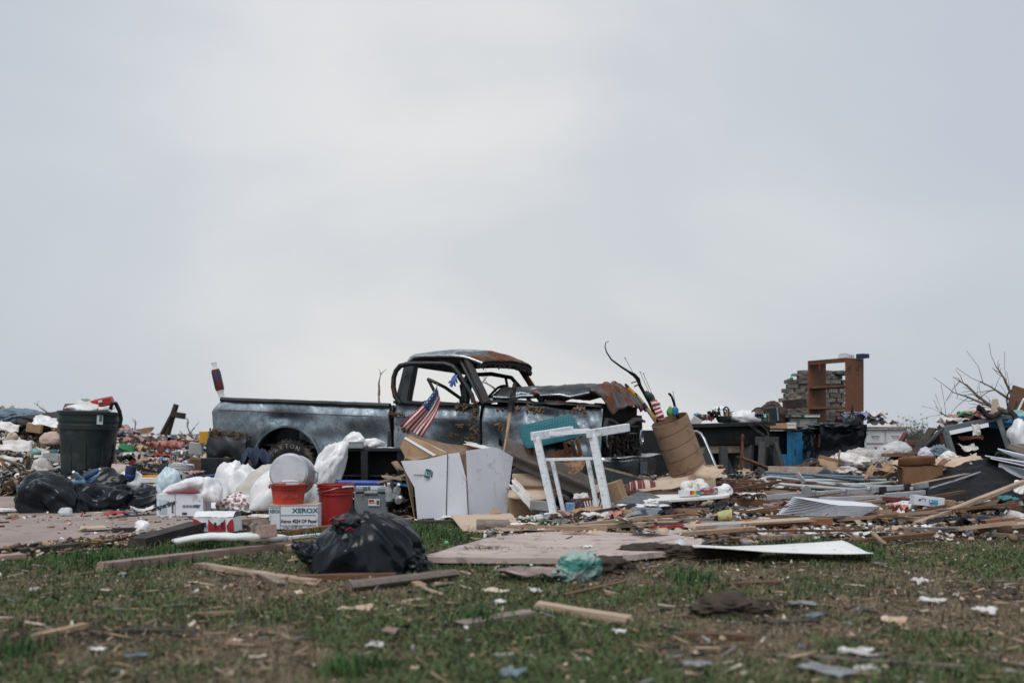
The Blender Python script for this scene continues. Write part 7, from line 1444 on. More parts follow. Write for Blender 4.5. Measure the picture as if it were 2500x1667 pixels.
for i, (px, py, r, k, lab) in enumerate(((2340, 1040, .20, 'cloth_white', 'cream rag heap on top of the overturned desk'), (2372, 1032, .22, 'cloth_pink', 'beige insulation heap on the overturned desk'), (2362, 1016, .12, 'green', 'green garment on the overturned desk'), (2385, 1014, .13, 'pink', 'coral pink garment on the overturned desk'), (2320, 1048, .14, 'cloth_white', 'torn pale cloth at the left of the overturned desk'), (2400, 1022, .14, 'card_dark', 'brown crumpled paper on the overturned desk'))):
    lumpthing('garment', lab, 'clothes', at(px, py + 4, Yo + .3), (r, r * .7, r * .55), 270 + i, M[k], a=(.45, .3, .18))
sheetthing('torn_cloth', 'strip of white cloth hanging from the overturned desk edge', 'cloth', at(2382, 1050, Yo - .05), .10, .14, (R(80), 0, 0), .03, 64, M['cloth_white'])
sheetthing('paper_sheet', 'bent white sheet lying inside the overturned desk', 'paper', at(2358, 1100, Yo + .1), .22, .14, (R(30), 0, .2), .05, 65, M['paper'], curl=.04); lumpthing('red_rag', 'reddish rag inside the overturned desk', 'rag', at(2372, 1080, Yo + .3), (.14, .1, .07), 280, M['pink'], sub=3)
root = thing('bent_pipe', 'thick black bent pipe lying across the overturned desk', 'pipe', at(2482, 1090, Yo - .1)); part_tube('pipe', root, [at(2390, 996, Yo), at(2395, 997, Yo), at(2406, 1012, Yo), at(2420, 1019, Yo), at(2434, 1012, Yo), at(2446, 1005, Yo), at(2470, 1007, Yo - .05), at(2479, 1018, Yo - .1), at(2481, 1055, Yo - .1), at(2482, 1088, Yo - .1)], [.03, .035, .035, .035, .035, .035, .035, .035, .033, .03], M['black_rubber'], 10); part_tube('pipe_end', root, [at(2387, 995, Yo), at(2391, 996, Yo)], .038, M['charcoal'], 10)
boxthing('leaning_board', 'brown wooden panel leaning at the far right above the desk', 'panel', at(2480, 1008, 13.4), (.26, .03, .36), M['wood_brown'], (R(-8), R(18), 0)); boxthing('leaning_board', 'small tan board standing above the bent pipe', 'panel', at(2425, 1015, 12.9), (.08, .02, .22), M['card_pale'], (0, R(8), .1))
root = thing('wire_hoop', 'black wire hoop hanging on the brown panel', 'wire', at(2470, 985, 13.2)); part_tube('hoop', root, [at(2470 + 12 * math.cos(a), 978 + 26 * math.sin(a), 13.1) for a in [i * .35 for i in range(15)]], .010, M['black_rubber'], 6); plankthing('plastic_strip', 'thin white slat leaning at the far right edge', at(2482, 1012, 12.8), at(2500, 975, 12.8), .03, .015, M['white_plastic'], 83, cat='slat')
lumpthing('white_bag', 'large white translucent bag at the far right edge', 'plastic bag', at(2490, 1085, 12.0), (.12, .12, .26), 281, M['white_bag'], a=(.3, .18, .08), sub=4); lumpthing('blue_tarp', 'bright blue crumpled tarp at the far right edge', 'tarp', at(2462, 1045, 12.6), (.18, .12, .14), 282, M['sky_blue'], a=(.4, .3, .12)); lumpthing('blue_tarp', 'white and blue cloth above the blue tarp', 'cloth', at(2490, 1025, 12.7), (.12, .1, .10), 283, M['pale_blue'] if 'pale_blue' in M else M['teal_light'], a=(.4, .3, .12))
root = thing('panel_stack', 'fan of white wall panels jutting in from the right edge', 'panel stack', at(2490, 1165, 10.9))
for i, P in enumerate(([(2436, 1095, 10.9), (2520, 1115, 10.5), (2525, 1135, 10.9), (2470, 1112, 11.2)], [(2405, 1112, 10.8), (2520, 1130, 10.4), (2525, 1150, 10.8), (2440, 1125, 11.2)], [(2418, 1118, 10.75), (2520, 1140, 10.3), (2525, 1158, 10.8), (2450, 1132, 11.2)], [(2440, 1130, 10.7), (2520, 1150, 10.3), (2520, 1172, 10.4), (2435, 1162, 10.7)], [(2422, 1148, 10.8), (2448, 1130, 10.9), (2445, 1165, 10.7), (2425, 1152, 10.75)])): panel_px('panel', root, P, M['white_card'], solid=.012)
plankthing('plank', 'grey brown joist end above the white panel fan', at(2464, 1094, 11.2), at(2520, 1112, 11.0), .12, .06, M['wood_grey'], 84)
sheetthing('paper_sheet', 'white paper hanging down at the right of the tarp', 'paper', at(2485, 1190, 9.9), .10, .13, (R(75), R(15), 0), .03, 66, M['paper'])
sheetthing('teal_cloth', 'teal plastic sheet lying at the right end of the red board', 'plastic sheet', at(2455, 1222, 9.6), .24, .14, (R(10), 0, .4), .04, 67, M['teal'])
# things among the debris in front of the cabinets
lumpthing('clear_bag', 'big translucent white bag in front of the white cabinet', 'plastic bag', at(2165, 1133, 12.6), (.25, .18, .27), 290, M['clear_plastic'], a=(.25, .16, .08), sub=5, lean=(.4, 0)); lumpthing('rag', 'pink stuffing inside the translucent white bag', 'stuffing', at(2172, 1126, 12.7), (.16, .12, .16), 291, M['cloth_pink'], sub=3)
lumpthing('stuffed_sack', 'grey white speckled sack slumped left of the translucent bag', 'sack', at(2105, 1145, 12.4), (.26, .2, .22), 292, mat('speckled', (.48, .46, .45), (.3, .29, .28), scale=30, rough=.9, bump=.5), a=(.3, .2, .1)); lumpthing('stuffed_sack', 'low speckled white heap before the black wrapped stack', 'sack', at(2070, 1140, 12.2), (.22, .16, .15), 293, M['speckled'] if 'speckled' in M else M['cloth_white'], a=(.35, .25, .12))
sheetthing('yellow_cloth', 'dirty yellow cloth over the speckled sack', 'cloth', at(2090, 1130, 12.1), .2, .13, (R(50), R(20), 0), .06, 68, M['yellow_foam'])
carton('open_carton', 'torn brown paper carton before the black wrapped stack', at(2018, 1145, 12.0), .24, .2, .13, M['card'], (R(10), R(14), R(-20)), (('f', 120, .1), ('r', -20, .12)))
lumpthing('black_ball', 'round black plastic bag below the wrapped stack', 'plastic bag', at(1977, 1150, 12.6), (.11, .1, .15), 294, M['black_plastic'], a=(.2, .12, .05)); lumpthing('white_flowers', 'small white tangled ribbon below the wrapped stack', 'ribbon', at(1995, 1152, 12.0), (.08, .06, .06), 295, M['white_bag'], sub=3, a=(.6, .5, .3))
sheetthing('magazine', 'colourful magazine lying before the speckled sack', 'magazine', at(2062, 1152, 11.6), .26, .18, (R(15), R(-8), .3), .04, 69, mat('mag_print', (.5, .46, .44), (.12, .22, .4), scale=14, lo=.46, hi=.54, rough=.4, dirt=(.45, .08, .06), damt=.25, dscale=18))
for i, (px, py, r, k, lab) in enumerate(((1735, 1192, .13, 'black_plastic', 'crumpled black plastic under the workbench'), (1848, 1200, .16, 'clear_plastic', 'clear plastic sheeting heap below the saw horse'), (1890, 1204, .22, 'black_plastic', 'dark crumpled plastic sheeting before the tube frame'), (1835, 1180, .09, 'white_bag', 'white bag between the workbench legs'), (1838, 1166, .07, 'cloth_pink', 'pink bundle between the workbench legs'), (1800, 1178, .07, 'grey_plastic', 'grey pot beside the bat'), (1745, 1152, .08, 'card', 'brown roll behind the bent tube'))):
    lumpthing('bundle', lab, 'bundle', at(px, py, 12.2 if i < 3 else 13.2), (r * 1.3, r, r), 300 + i, M[k], a=(.4, .3, .15))
boxthing('brown_plank', 'long dusty beige board behind the metal tubes', 'board', at(1975, 1160, 11.6), (.95, .03, .10), mat('beige_board', (.40, .31, .25), (.3, .22, .17), rough=.8, dirt=(.1, .08, .07), damt=.2), (R(-10), R(1), 0))
sheetthing('red_bag', 'small white bag with red swirl print near the ladder', 'plastic bag', at(1835, 1215, 9.8), .28, .16, .1, .05, 70, mat('swirl', (.62, .6, .6), (.42, .03, .05), scale=16, lo=.52, hi=.56, rough=.5))
plankthing('red_chair_part', 'dark red folding chair leg sticking up by the white cabinet', at(2190, 1100, 12.8), at(2212, 1062, 12.9), .06, .04, M['dark_red'], 85, cat='chair part'); boxthing('brick_block', 'red brown flat board in front of the distant bush', 'board', at(2232, 1088, 13.0), (.2, .2, .06), M['wood_red'], (0, R(6), .2))
plankthing('crate_board', 'dark brown board lying on the translucent bag', at(2160, 1115, 12.0), at(2238, 1112, 12.0), .14, .04, M['wood_brown'], 86); lumpthing('teal_wire', 'tangle of teal cord before the overturned desk', 'cord', at(2290, 1112, 11.8), (.08, .06, .09), 310, M['cloth_blue_grey'], a=(.6, .5, .35)); lumpthing('white_bag', 'lavender white bag beside the teal cord', 'plastic bag', at(2262, 1122, 11.8), (.09, .07, .13), 311, mat('lavender', (.55, .54, .66), (.45, .45, .55), rough=.5), a=(.3, .2, .1)); lumpthing('white_bag', 'white crumpled paper right of the teal cord', 'paper', at(2315, 1125, 11.7), (.08, .07, .10), 312, M['paper'], a=(.4, .3, .15))
for i, (px, py) in enumerate(((2165, 1150), (2190, 1140), (2150, 1160), (2180, 1165), (2130, 1155))): sheetthing('cardboard_piece', ('large', 'bent', 'small torn', 'flat pale', 'curled')[i] + ' tan cardboard piece among the splinters by the open carton', 'cardboard', at(px, py, 11.5 - i * .1), .2, .12, (R(25), R(20 * (i - 2)), i), .04, 75 + i, M['card_pale'] if i % 2 else M['card'], ragged=.25)
# ------------------------------------------------------------------ timber and litter in the foreground and on the debris field
def G(px, py, dz=.004): v = put(px, py); v.z += dz; return v
LT = 'timber lying on the lawn'
for i, (x0, y0, x1, y1, w_, t_, k, lab) in enumerate((
        (250, 1398, 690, 1345, .10, .055, 'wood_pink', 'long pinkish timber lying across the left of the lawn'), (692, 1348, 745, 1346, .13, .045, 'wood_pale', 'short pale board between the long timber and the black bag'),
        (488, 1388, 762, 1428, .075, .025, 'wood_pale', 'thin pale plank slanting down left of the black bag'), (640, 1412, 690, 1436, .05, .02, 'wood_grey', 'short grey splinter across the thin pale plank'),
        (728, 1420, 965, 1416, .06, .03, 'wood_brown', 'brown lath lying in front of the black bag'), (1310, 1490, 1540, 1527, .07, .03, 'wood_pale', 'pale stick with cut end on the right of the lawn'),
        (1130, 1540, 1300, 1508, .08, .03, 'wood_grey', 'rotting grey stick left of the pale stick'), (80, 1565, 205, 1540, .04, .02, 'wood_raw', 'thin tan stick on the dark soil at far left'),
        (310, 1545, 470, 1548, .07, .012, 'wood_dark', 'flat black strip lying on the lawn at lower left'), (1380, 1462, 1525, 1430, .03, .02, 'wood_brown', 'thin brown twig right of the teal towel'),
        (1700, 1440, 1905, 1430, .05, .02, 'wood_brown', 'brown batten on the grass at right'), (1660, 1560, 1840, 1566, .04, .02, 'wood_brown', 'dark brown batten at lower right of the lawn'),
        (1870, 1528, 1990, 1524, .05, .015, 'wood_dark', 'short black strip beside a slate shard'), (1900, 1612, 2350, 1640, .03, .015, 'wood_grey', 'long grey stick along the lower right corner'),
        (470, 1508, 570, 1505, .025, .015, 'wood_raw', 'thin orange brown twig in the middle left of the lawn'), (1010, 1428, 1035, 1440, .05, .02, 'wood_raw', 'stub of brown wood below the black bag'))):
    plankthing('plank', lab, G(x0, y0), G(x1, y1), w_, t_, M[k], 200 + i, group=LT)
mb = MB()
def log_pts(a, b, n=8, wob=.02, r0=.05, r1=.04):
    a, b = Vector(a), Vector(b); return [a.lerp(b, i / n) + Vector((wob * MN.noise(Vector((i * .7, 1, a.x))), wob * MN.noise(Vector((i * .7, 5, a.y))), wob * .5 * MN.noise(Vector((i, 9, 2))))) for i in range(n + 1)], [r0 + (r1 - r0) * i / n for i in range(n + 1)]
P, r = log_pts(G(850, 1447, .03), G(1115, 1415, .035)); mb.tube(P, r, 8, flat=.6); tag(mb.build('branch', M['wood_grey'], smooth=50, origin=P[0]), 'grey weathered branch lying right of the black bag', 'branch')
for i, (x0, y0, x1, y1, r0, lab) in enumerate(((1020, 1436, 1085, 1462, .018, 'short pale crooked twig below the grey branch'), (980, 1480, 1030, 1470, .016, 'small pale twig on the lawn centre'), (870, 1432, 950, 1436, .02, 'dark twig under the grey branch'), (1060, 1435, 1110, 1432, .02, 'short splinter at the end of the grey branch'), (210, 1655, 232, 1640, .012, 'small pale twig at the bottom left'), (555, 1667, 580, 1645, .014, 'forked pale twig at the bottom edge'), (610, 1660, 660, 1640, .010, 'thin straight pale stem at the bottom edge'))):
    mb = MB(); P, r = log_pts(G(x0, y0, .015), G(x1, y1, .015), 5, .015, r0, r0 * .6); mb.tube(P, r, 6, flat=.7); tag(mb.build('twig', M['wood_pale'] if i != 2 else M['wood_dark'], smooth=50, origin=P[0]), lab, 'twig')
# foreground refuse bag with red ties
p = put(888, 1412); root = thing('refuse_bag', 'big black refuse bag with red ties on the lawn', 'refuse bag', p + Vector((0, .30, -.01)))
body = lump('bag', (0, 0, 0), (.32, .27, .31), 17, M['black_plastic'], sub=6, a=(.32, .06, .0), pleat=.05, lean=(-.10, 0), parent=root, crease=(46, .075, .11), f=(1.2, 2.3, 5.2), flat=.14, smooth=180)
lump('gathered_neck', (-.10, -.06, .22), (.10, .09, .13), 19, M['black_plastic'], crease=(40, .12, .12), smooth=180, sub=5, a=(.3, .22, .10), pleat=.16, parent=root, flat=.8, knot=.3); lump('bulge', (.05, -.05, .17), (.12, .12, .16), 23, M['black_plastic'], crease=(40, .12, .12), smooth=180, sub=5, a=(.2, .12, .05), pleat=.12, parent=root, flat=.7); lump('side_fold', (.24, -.08, .0), (.08, .08, .13), 24, M['black_plastic'], crease=(40, .12, .12), smooth=180, sub=5, a=(.4, .22, .10), pleat=.14, parent=root, flat=.7); lump('loose_corner', (-.28, -.06, .06), (.08, .08, .12), 25, M['black_plastic'], crease=(40, .12, .12), smooth=180, sub=5, a=(.4, .25, .1), pleat=.1, parent=root, lean=(-.5, 0))
for P in ([(-.215, -.17, .315), (-.19, -.18, .335), (-.165, -.18, .32), (-.13, -.17, .33)], [(-.07, -.23, .27), (-.085, -.24, .285), (-.11, -.24, .265)]): MB().tube(P, .010, 6, flat=.5).build('tie', M['red'], root, smooth=40)
# white foam board, rotten logs and blocks at the driveway edge
root = thing('foam_board', 'long bent white foam board lying along the driveway edge', 'foam board', G(560, 1322)); mb = MB(); mb.M = Matrix.Translation(-root.location)
def foam(u, v):
    px = 422 + (702 - 422) * u; py = 1320 - 13 * math.sin(min(1, u * 3) * 1.55) + 4 * u * u; base = gd(px, py + 3, .07 + .045 * math.sin(u * 3.0)); return base + Vector((0, .18 * (v - .2) * (1 - abs(2 * u - 1) ** 5), .01 * MN.noise(Vector((u * 9, v * 3, 1)))))
mb.grid(foam, 26, 5); mb.build('board', mat('foam_white', (.76, .78, .79), (.68, .7, .72), rough=.7, bump=.2), root, smooth=40, solid=.035)
for i, (x0, y0, x1, y1, w_, t_, k, lab) in enumerate(((335, 1338, 480, 1312, .14, .06, 'wood_dark', 'rotten dark timber at the driveway edge'), (430, 1332, 690, 1325, .1, .05, 'wood_dark', 'black wet timber under the white foam board'), (425, 1336, 485, 1332, .06, .03, 'wood_raw', 'small tan offcut in front of the foam board'), (540, 1303, 640, 1290, .07, .05, 'wood_pink', 'timber leaning behind the foam board'), (690, 1312, 815, 1296, .05, .04, 'wood_orange', 'fresh orange lumber left of the black bag'), (700, 1320, 800, 1310, .04, .02, 'white_paint', 'thin white strip below the fresh lumber'), (45, 1362, 190, 1346, .09, .05, 'wood_dark', 'dark rotten beam at the left driveway edge'), (895, 1305, 970, 1298, .04, .03, 'wood_orange', 'short orange batten right of the black bag'), (0, 1372, 50, 1366, .12, .03, 'wood_pink', 'flat pinkish board at the far left edge'))):
    plankthing('plank', lab, G(x0, y0, .01), G(x1, y1, .01), w_, t_, M[k], 230 + i, group='timber along the driveway edge')
root = thing('timber_block', 'short squared timber block lying on the foam board', 'timber', gd(650, 1307, .12), (R(4), R(-6), R(-62))); MB().box((0, 0, .03), (.26, .085, .085)).build('block', M['wood_pink'], root, bevel=.005); lump('frayed_end', (-.13, 0, .03), (.025, .045, .07), 33, M['wood_grey'], sub=3, a=(.5, .4, .3), parent=root)
r_ = thing('rope', 'thin yellow cord trailing along the driveway edge', 'cord', G(60, 1352)); pts = [G(x, y, .012) - r_.location for x, y in ((-10, 1368), (25, 1356), (60, 1352), (110, 1345), (160, 1340), (220, 1336), (300, 1334), (330, 1330))]; MB().tube(pts, .004, 5).build('cord', M['yellow'], r_)
# plywood sheet, tan board, log
PLY = [gd(x, y, .03) for x, y in ((1032, 1370), (1200, 1374), (1400, 1374), (1560, 1364), (1700, 1352), (1715, 1330), (1640, 1312), (1480, 1308), (1330, 1306), (1190, 1322), (1100, 1348))]
mb = MB(); ol = ragged_outline([(p_.x, p_.y) for p_ in PLY], .05, .03, 7, .06); mb.poly(ol, .035); M['plywood'] = mat('plywood', (.47, .39, .36), (.38, .31, .285), scale=3, rough=.85, bump=.4, bscale=40, stretch=(.7, 1.6, 1), dirt=(.12, .09, .07), damt=.28, dscale=7, detail=9)
tag(mb.build('plywood_sheet', M['plywood']), 'weathered pinkish plywood sheet lying flat on the lawn', 'plywood')
mb = MB(); rd = random.Random(12)
panel_px('tan_board', None, [(1100, 1258, 8.75), (1247, 1253, 8.85), (1286, 1300, 7.9), (1165, 1299, 7.95), (1130, 1296, 8.0)], M['card_pale'], solid=.006); tag(bpy.data.objects['tan_board'], 'large tan board lying on the grass before the white carton', 'board')
for i, (px, py, lab) in enumerate(((1115, 1262, 'white torn paper under the left of the tan board'), (1275, 1280, 'white torn paper at the right corner of the tan board'), (1180, 1256, 'white paper behind the tan board'))): sheetthing('paper_sheet', lab, 'paper', G(px, py + 14, .01), .26, .12, .2 * i, .05, 90 + i, M['paper'], ragged=.2)
panel_px('cardboard_flap', None, [(1195, 1255, 8.8), (1203, 1241, 8.85), (1225, 1252, 8.8)], M['card'], solid=.006); tag(bpy.data.objects['cardboard_flap'], 'small brown cardboard corner standing up behind the tan board', 'cardboard')
mb = MB(); P, r = log_pts(G(1163, 1298, .05), G(1242, 1297, .045), 6, .015, .055, .05); mb.tube(P, r, 10); tag(mb.build('log', M['wood_grey'], smooth=50, origin=P[0]), 'short grey log in front of the tan board', 'log')
sheetthing('plywood_scrap', 'pinkish plywood scrap right of the short log', 'plywood', G(1290, 1306, .02), .5, .24, .1, .03, 95, M['wood_pink'], ragged=.15)
sheetthing('plastic_sheet', 'crumpled grey plastic strip below the white stand', 'plastic sheet', G(1370, 1285, .01), .28, .12, .1, .05, 96, M['grey_plastic'])
# teal towel and dirty cloth
lumpthing('towel', 'teal and white striped towel crumpled on the lawn', 'towel', put(1398, 1424) + Vector((0, .08, 0)), (.10, .085, .14), 320, mat('towel', (.03, .16, .145), (.30, .41, .38), scale=2.2, lo=.47, hi=.53, stretch=(1, 1, 6), dist=1.2, rough=.95, bump=.3), a=(.3, .22, .12), sub=5, lean=(.2, 0))
sheetthing('teal_cloth', 'pale teal cloth corner spread left of the striped towel', 'cloth', put(1365, 1422) + Vector((0, .03, 0)), .16, .12, .4, .06, 97, M['teal_light']); sheetthing('dirty_cloth', 'dirty grey pink cloth lying left of the teal towel', 'cloth', put(1290, 1418), .32, .18, -.1, .07, 98, mat('dirty_cloth', (.30, .22, .2), (.10, .09, .10), scale=7, rough=.9, dirt=(.4, .35, .33), damt=.3), ragged=.25)
lumpthing('soil_clod', 'dark clod of torn earth right of the teal towel', 'soil', put(1480, 1400), (.12, .1, .08), 321, M['soil'], sub=4, a=(.4, .3, .2)); lumpthing('soil_clod', 'dark clod of torn earth on the lower right lawn', 'soil', put(1775, 1500), (.13, .1, .07), 322, M['soil'], sub=4, a=(.5, .3, .2)); lumpthing('soil_clod', 'torn earth bank under the white curved panel', 'soil', put(1740, 1365), (.22, .08, .05), 323, M['soil'], sub=5, a=(.4, .3, .2)); lumpthing('soil_clod', 'torn earth heap left of the white ball', 'soil', put(1610, 1362), (.2, .1, .07), 324, M['soil'], sub=4, a=(.5, .3, .2))
# white curved panel, ball, cup, bin
root = thing('curved_panel', 'long white curved panel lying at the edge of the grass', 'panel', G(1950, 1350)); mb = MB(); mb.M = Matrix.Translation(-root.location)
def lerp_(T, u):
    k = min(int(u * (len(T) - 1)), len(T) - 2); f = u * (len(T) - 1) - k; return T[k] * (1 - f) + T[k + 1] * f
def cpan(u, v):
    x = lerp_((1690, 1780, 1880, 1990, 2070, 2132), u); yb = lerp_((1333, 1339, 1347, 1351, 1352, 1350), u); yt = lerp_((1330, 1334, 1331, 1325, 1319, 1348.5), u); x -= 14 * v * u; return at(x, yb + (yt - yb) * v, 6.05 + .45 * v * (1 - u * .2))
mb.grid(cpan, 24, 8); mb.build('sheet', M['white_paint'], root, smooth=40, solid=.006)
p = put(1662, 1345); r_ = thing('plastic_dome', 'small pale translucent plastic dome at the plywood edge', 'dome', p + Vector((0, .04, .0))); MB().lathe([(.048, 0), (.05, .02), (.042, .05), (.025, .068), (.001, .074)], 20).build('shell', mat('pale_dome', (.52, .56, .62), rough=.3), r_, smooth=50); MB().lathe([(.052, -.002), (.054, .004), (.05, .008)], 20).build('rim', M['white_plastic'], r_, smooth=40)
p = put(1775, 1282); r_ = thing('printed_cup', 'yellow green printed paper cup lying on its side', 'cup', p + Vector((0, .05, .065)), (R(8), R(84), R(-10))); MB().lathe([(.001, -.06), (.048, -.06), (.062, .06), (.066, .062), (.060, .062), (.047, -.054)], 24).build('body', mat('cup_print', (.38, .40, .16), (.45, .14, .06), scale=11, lo=.55, hi=.6, rough=.5), r_, smooth=40); MB().lathe([(.058, .058), (.045, -.05), (.001, -.052)], 24).build('lining', M['navy'], r_, smooth=40)
p = put(1765, 1312); r_ = thing('clear_bin', 'clear plastic storage bin upside down in the debris', 'bin', p + Vector((0, .1, .0)), (0, 0, R(4))); MB().box((0, 0, .055), (.30, .18, .11), top=(.93, .9)).build('body', M['clear_box'], r_, bevel=.012); MB().box((0, 0, .006), (.32, .20, .012)).build('rim', M['clear_box'], r_, bevel=.003)
for i, (x0, y0, x1, y1, k, lab) in enumerate(((1596, 1306, 1665, 1304, 'red', 'bright red plastic stick at the plywood edge'), (1825, 1265, 1875, 1255, 'white_plastic', 'white tube with coloured end on the debris'), (1600, 1318, 1680, 1318, 'paper', 'white paper strip below the red stick'))): plankthing('stick', lab, G(x0, y0, .05), G(x1, y1, .05), .03, .02, M[k], 260 + i, cat='stick')
for i, (px, py, rx, rz, k, lab) in enumerate(((2010, 1276, .20, .12, 'insulation', 'cream fibreglass insulation tuft before the white sheet stack'), (1690, 1240, .10, .07, 'insulation', 'tan insulation tuft beside the white tabletop'), (1835, 1335, .07, .06, 'yellow_foam', 'yellow foam crumb near the plywood right end'), (1830, 1332, .08, .09, 'foam_pink', 'pinkish foam lump near the clear bin'), (2040, 1312, .18, .07, 'white_bag', 'torn white plastic left on the right debris edge'), (2265, 1300, .17, .07, 'white_bag', 'torn white plastic in the middle of the right debris edge'), (1905, 1318, .13, .08, 'clear_plastic', 'crumpled clear plastic cup before the debris'),
        (2330, 1295, .30, .12, 'cloth_dark', 'black crumpled jacket in the right debris'), (2390, 1285, .20, .09, 'navy', 'dark blue sheen jacket sleeve in the right debris'), (2440, 1275, .12, .10, 'cloth_white', 'grey cloth peak at the right debris'), (2200, 1268, .26, .07, 'cloth_pink', 'dusty pink cloth trailing in the right debris'), (1630, 1275, .17, .12, 'cloth_dark', 'black leaf mound left of the printed cup'), (1700, 1330, .10, .05, 'cloth_white', 'white rag at the plywood right end'), (1460, 1315, .11, .07, 'insulation', 'cream insulation tuft on the plywood back edge'), (1530, 1318, .12, .08, 'mud', 'muddy root clump on the plywood back edge'), (1470, 1330, .05, .05, 'yellow_foam', 'orange tan foam crumb on the plywood'), (2430, 1302, .16, .03, 'green', 'dark green cloth strip at the far right debris'),
        (2280, 1478, .10, .04, 'white_bag', 'white crumpled paper on the right lawn'), (2250, 1432, .09, .05, 'white_bag', 'white torn bag on the right lawn'), (2410, 1510, .10, .05, 'cloth_white', 'white litter heap at lower right lawn'), (2190, 1530, .10, .04, 'insulation', 'cream litter patch on the lower right lawn'), (2100, 1610, .11, .04, 'cloth_white', 'pale litter at the bottom right lawn'), (915, 1590, .07, .03, 'cloth_white', 'pale litter at the lower centre lawn'), (1230, 1610, .06, .02, 'cloth_white', 'small white litter at the bottom centre'), (80, 1448, .05, .03, 'white_bag', 'small white plastic scrap on the left lawn'), (2120, 1645, .08, .03, 'cloth_white', 'pale cloth scrap at the bottom edge'))):
    q_ = put(px, py); m_ = _mats.get(k) or M[k]; m_ = M['cloth_white'] if py > 1400 and k == 'white_bag' else m_; lumpthing('litter_clump', lab, 'litter', q_ + Vector((0, rx * .3, -.005)), (rx * (.66 if py < 1400 else .42), rx * .36, rz * .7), 330 + i, m_, sub=4, a=(.5, .35, .2))
for i, (px, py, w_, k, lab) in enumerate(((1960, 1485, .14, 'grey_paint', 'grey slate shard on the right lawn'), (1990, 1515, .09, 'steel_blue', 'bluish slate shard by the black strip'), (1220, 1480, .07, 'paper', 'small white paper on the lawn centre'), (1510, 1555, .05, 'paper', 'tiny white paper square on the lawn'), (870, 1495, .14, 'card_pale', 'tan cardboard scrap on the left lawn'), (955, 1555, .10, 'wood_pink', 'pinkish bark chip on the lawn centre'), (1210, 1455, .12, 'paper_tan', 'beige paper scrap below the dirty cloth'), (240, 1600, .05, 'paper', 'white paper twist on the lower left lawn'), (330, 1620, .07, 'steel_blue', 'blue grey shard on the lower left lawn'), (300, 1412, .07, 'grey_paint', 'grey shard below the long timber'), (580, 1580, .06, 'paper_tan', 'tan scrap on the lower left lawn'), (630, 1622, .05, 'paper_tan', 'tan leaf at the bottom left'), (1250, 1660, .12, 'steel_blue', 'blue grey slate at the bottom edge'), (2020, 1655, .18, 'grey_paint', 'grey slate at the bottom right'), (1700, 1640, .1, 'grey_paint', 'grey stone at the bottom'), (1430, 1342, .09, 'paper', 'white torn paper on the plywood'), (1305, 1452, .08, 'paper', 'white paper below the teal towel'))):
    sheetthing('scrap', lab, 'scrap', G(px, py, .008), w_, w_ * .6, i * .9, .02, 110 + i, M[k], ragged=.3)
r_ = tag(lump('green_ball', put(1090, 1332), (.018, .018, .034), 360, mat('ball_green', (.12, .5, .2), rough=.4), sub=3, a=(0, 0, 0), flat=.95), 'small bright green ball in the grass before the plywood', 'ball')
# boards of the debris field on the right
BT = 'boards in the right debris'
for i, (x0, y0, x1, y1, w_, t_, k, lab) in enumerate((
        (1715, 1248, 1890, 1262, .14, .03, 'wood_red', 'dark red flat board right of the black leaf mound'), (1765, 1240, 1935, 1250, .09, .06, 'wood_brown', 'brown joist behind the dark red board'), (1780, 1222, 1960, 1222, .06, .03, 'wood_red', 'thin red brown board left of the white sheet stack'), (1840, 1210, 2010, 1208, .07, .03, 'wood_brown', 'brown board below the ladder rail'),
        (1240, 1302, 1480, 1310, .05, .035, 'wood_raw', 'light batten along the back of the plywood'), (1390, 1306, 1650, 1298, .09, .03, 'wood_pale', 'weathered plank along the plywood back edge'), (1600, 1300, 1810, 1292, .06, .03, 'wood_brown', 'brown batten behind the red stick'), (1810, 1304, 2020, 1292, .12, .05, 'wood_orange', 'orange brown beam below the insulation tuft'), (1870, 1280, 2110, 1276, .06, .04, 'wood_brown', 'brown lath left of the fan box debris'), (2030, 1268, 2290, 1285, .08, .03, 'wood_pale', 'pale lath crossing the right debris'),
        (2120, 1245, 2500, 1262, .12, .06, 'wood_brown', 'long brown joist running to the right edge'), (2060, 1255, 2220, 1252, .05, .02, 'wood_grey', 'grey lath right of the white sheet stack'), (2190, 1284, 2330, 1276, .06, .03, 'wood_pale', 'cream lath over the dusty pink cloth'), (2380, 1312, 2520, 1310, .12, .05, 'wood_brown', 'thick brown board at the right edge'), (1860, 1336, 1985, 1332, .05, .03, 'wood_pale', 'pale batten behind the curved panel'), (2130, 1325, 2160, 1345, .03, .02, 'wood_raw', 'short upright splinter on the right debris edge'), (2280, 1262, 2500, 1252, .06, .03, 'wood_grey', 'grey lath near the red lettered board'), (2350, 1275, 2520, 1295, .06, .03, 'wood_raw', 'tan lath at the far right debris'), (1930, 1232, 2120, 1228, .05, .03, 'wood_grey', 'grey batten under the ladder'), (2130, 1240, 2290, 1240, .05, .02, 'wood_dark', 'dark batten before the fan box'),
        (1560, 1286, 1740, 1290, .05, .03, 'wood_grey', 'grey batten left of the clear bin'), (2200, 1310, 2340, 1306, .05, .03, 'wood_grey', 'grey splintered batten at the right debris edge'), (1640, 1262, 1760, 1268, .04, .03, 'wood_raw', 'tan stick beside the printed cup'), (2400, 1298, 2500, 1285, .05, .03, 'wood_orange', 'orange splinter at the far right'))):
    plankthing('plank', lab, G(x0, y0, .03 + .01 * (i % 4)), G(x1, y1, .03 + .012 * (i % 3)), w_, t_, M[k], 300 + i, group=BT)
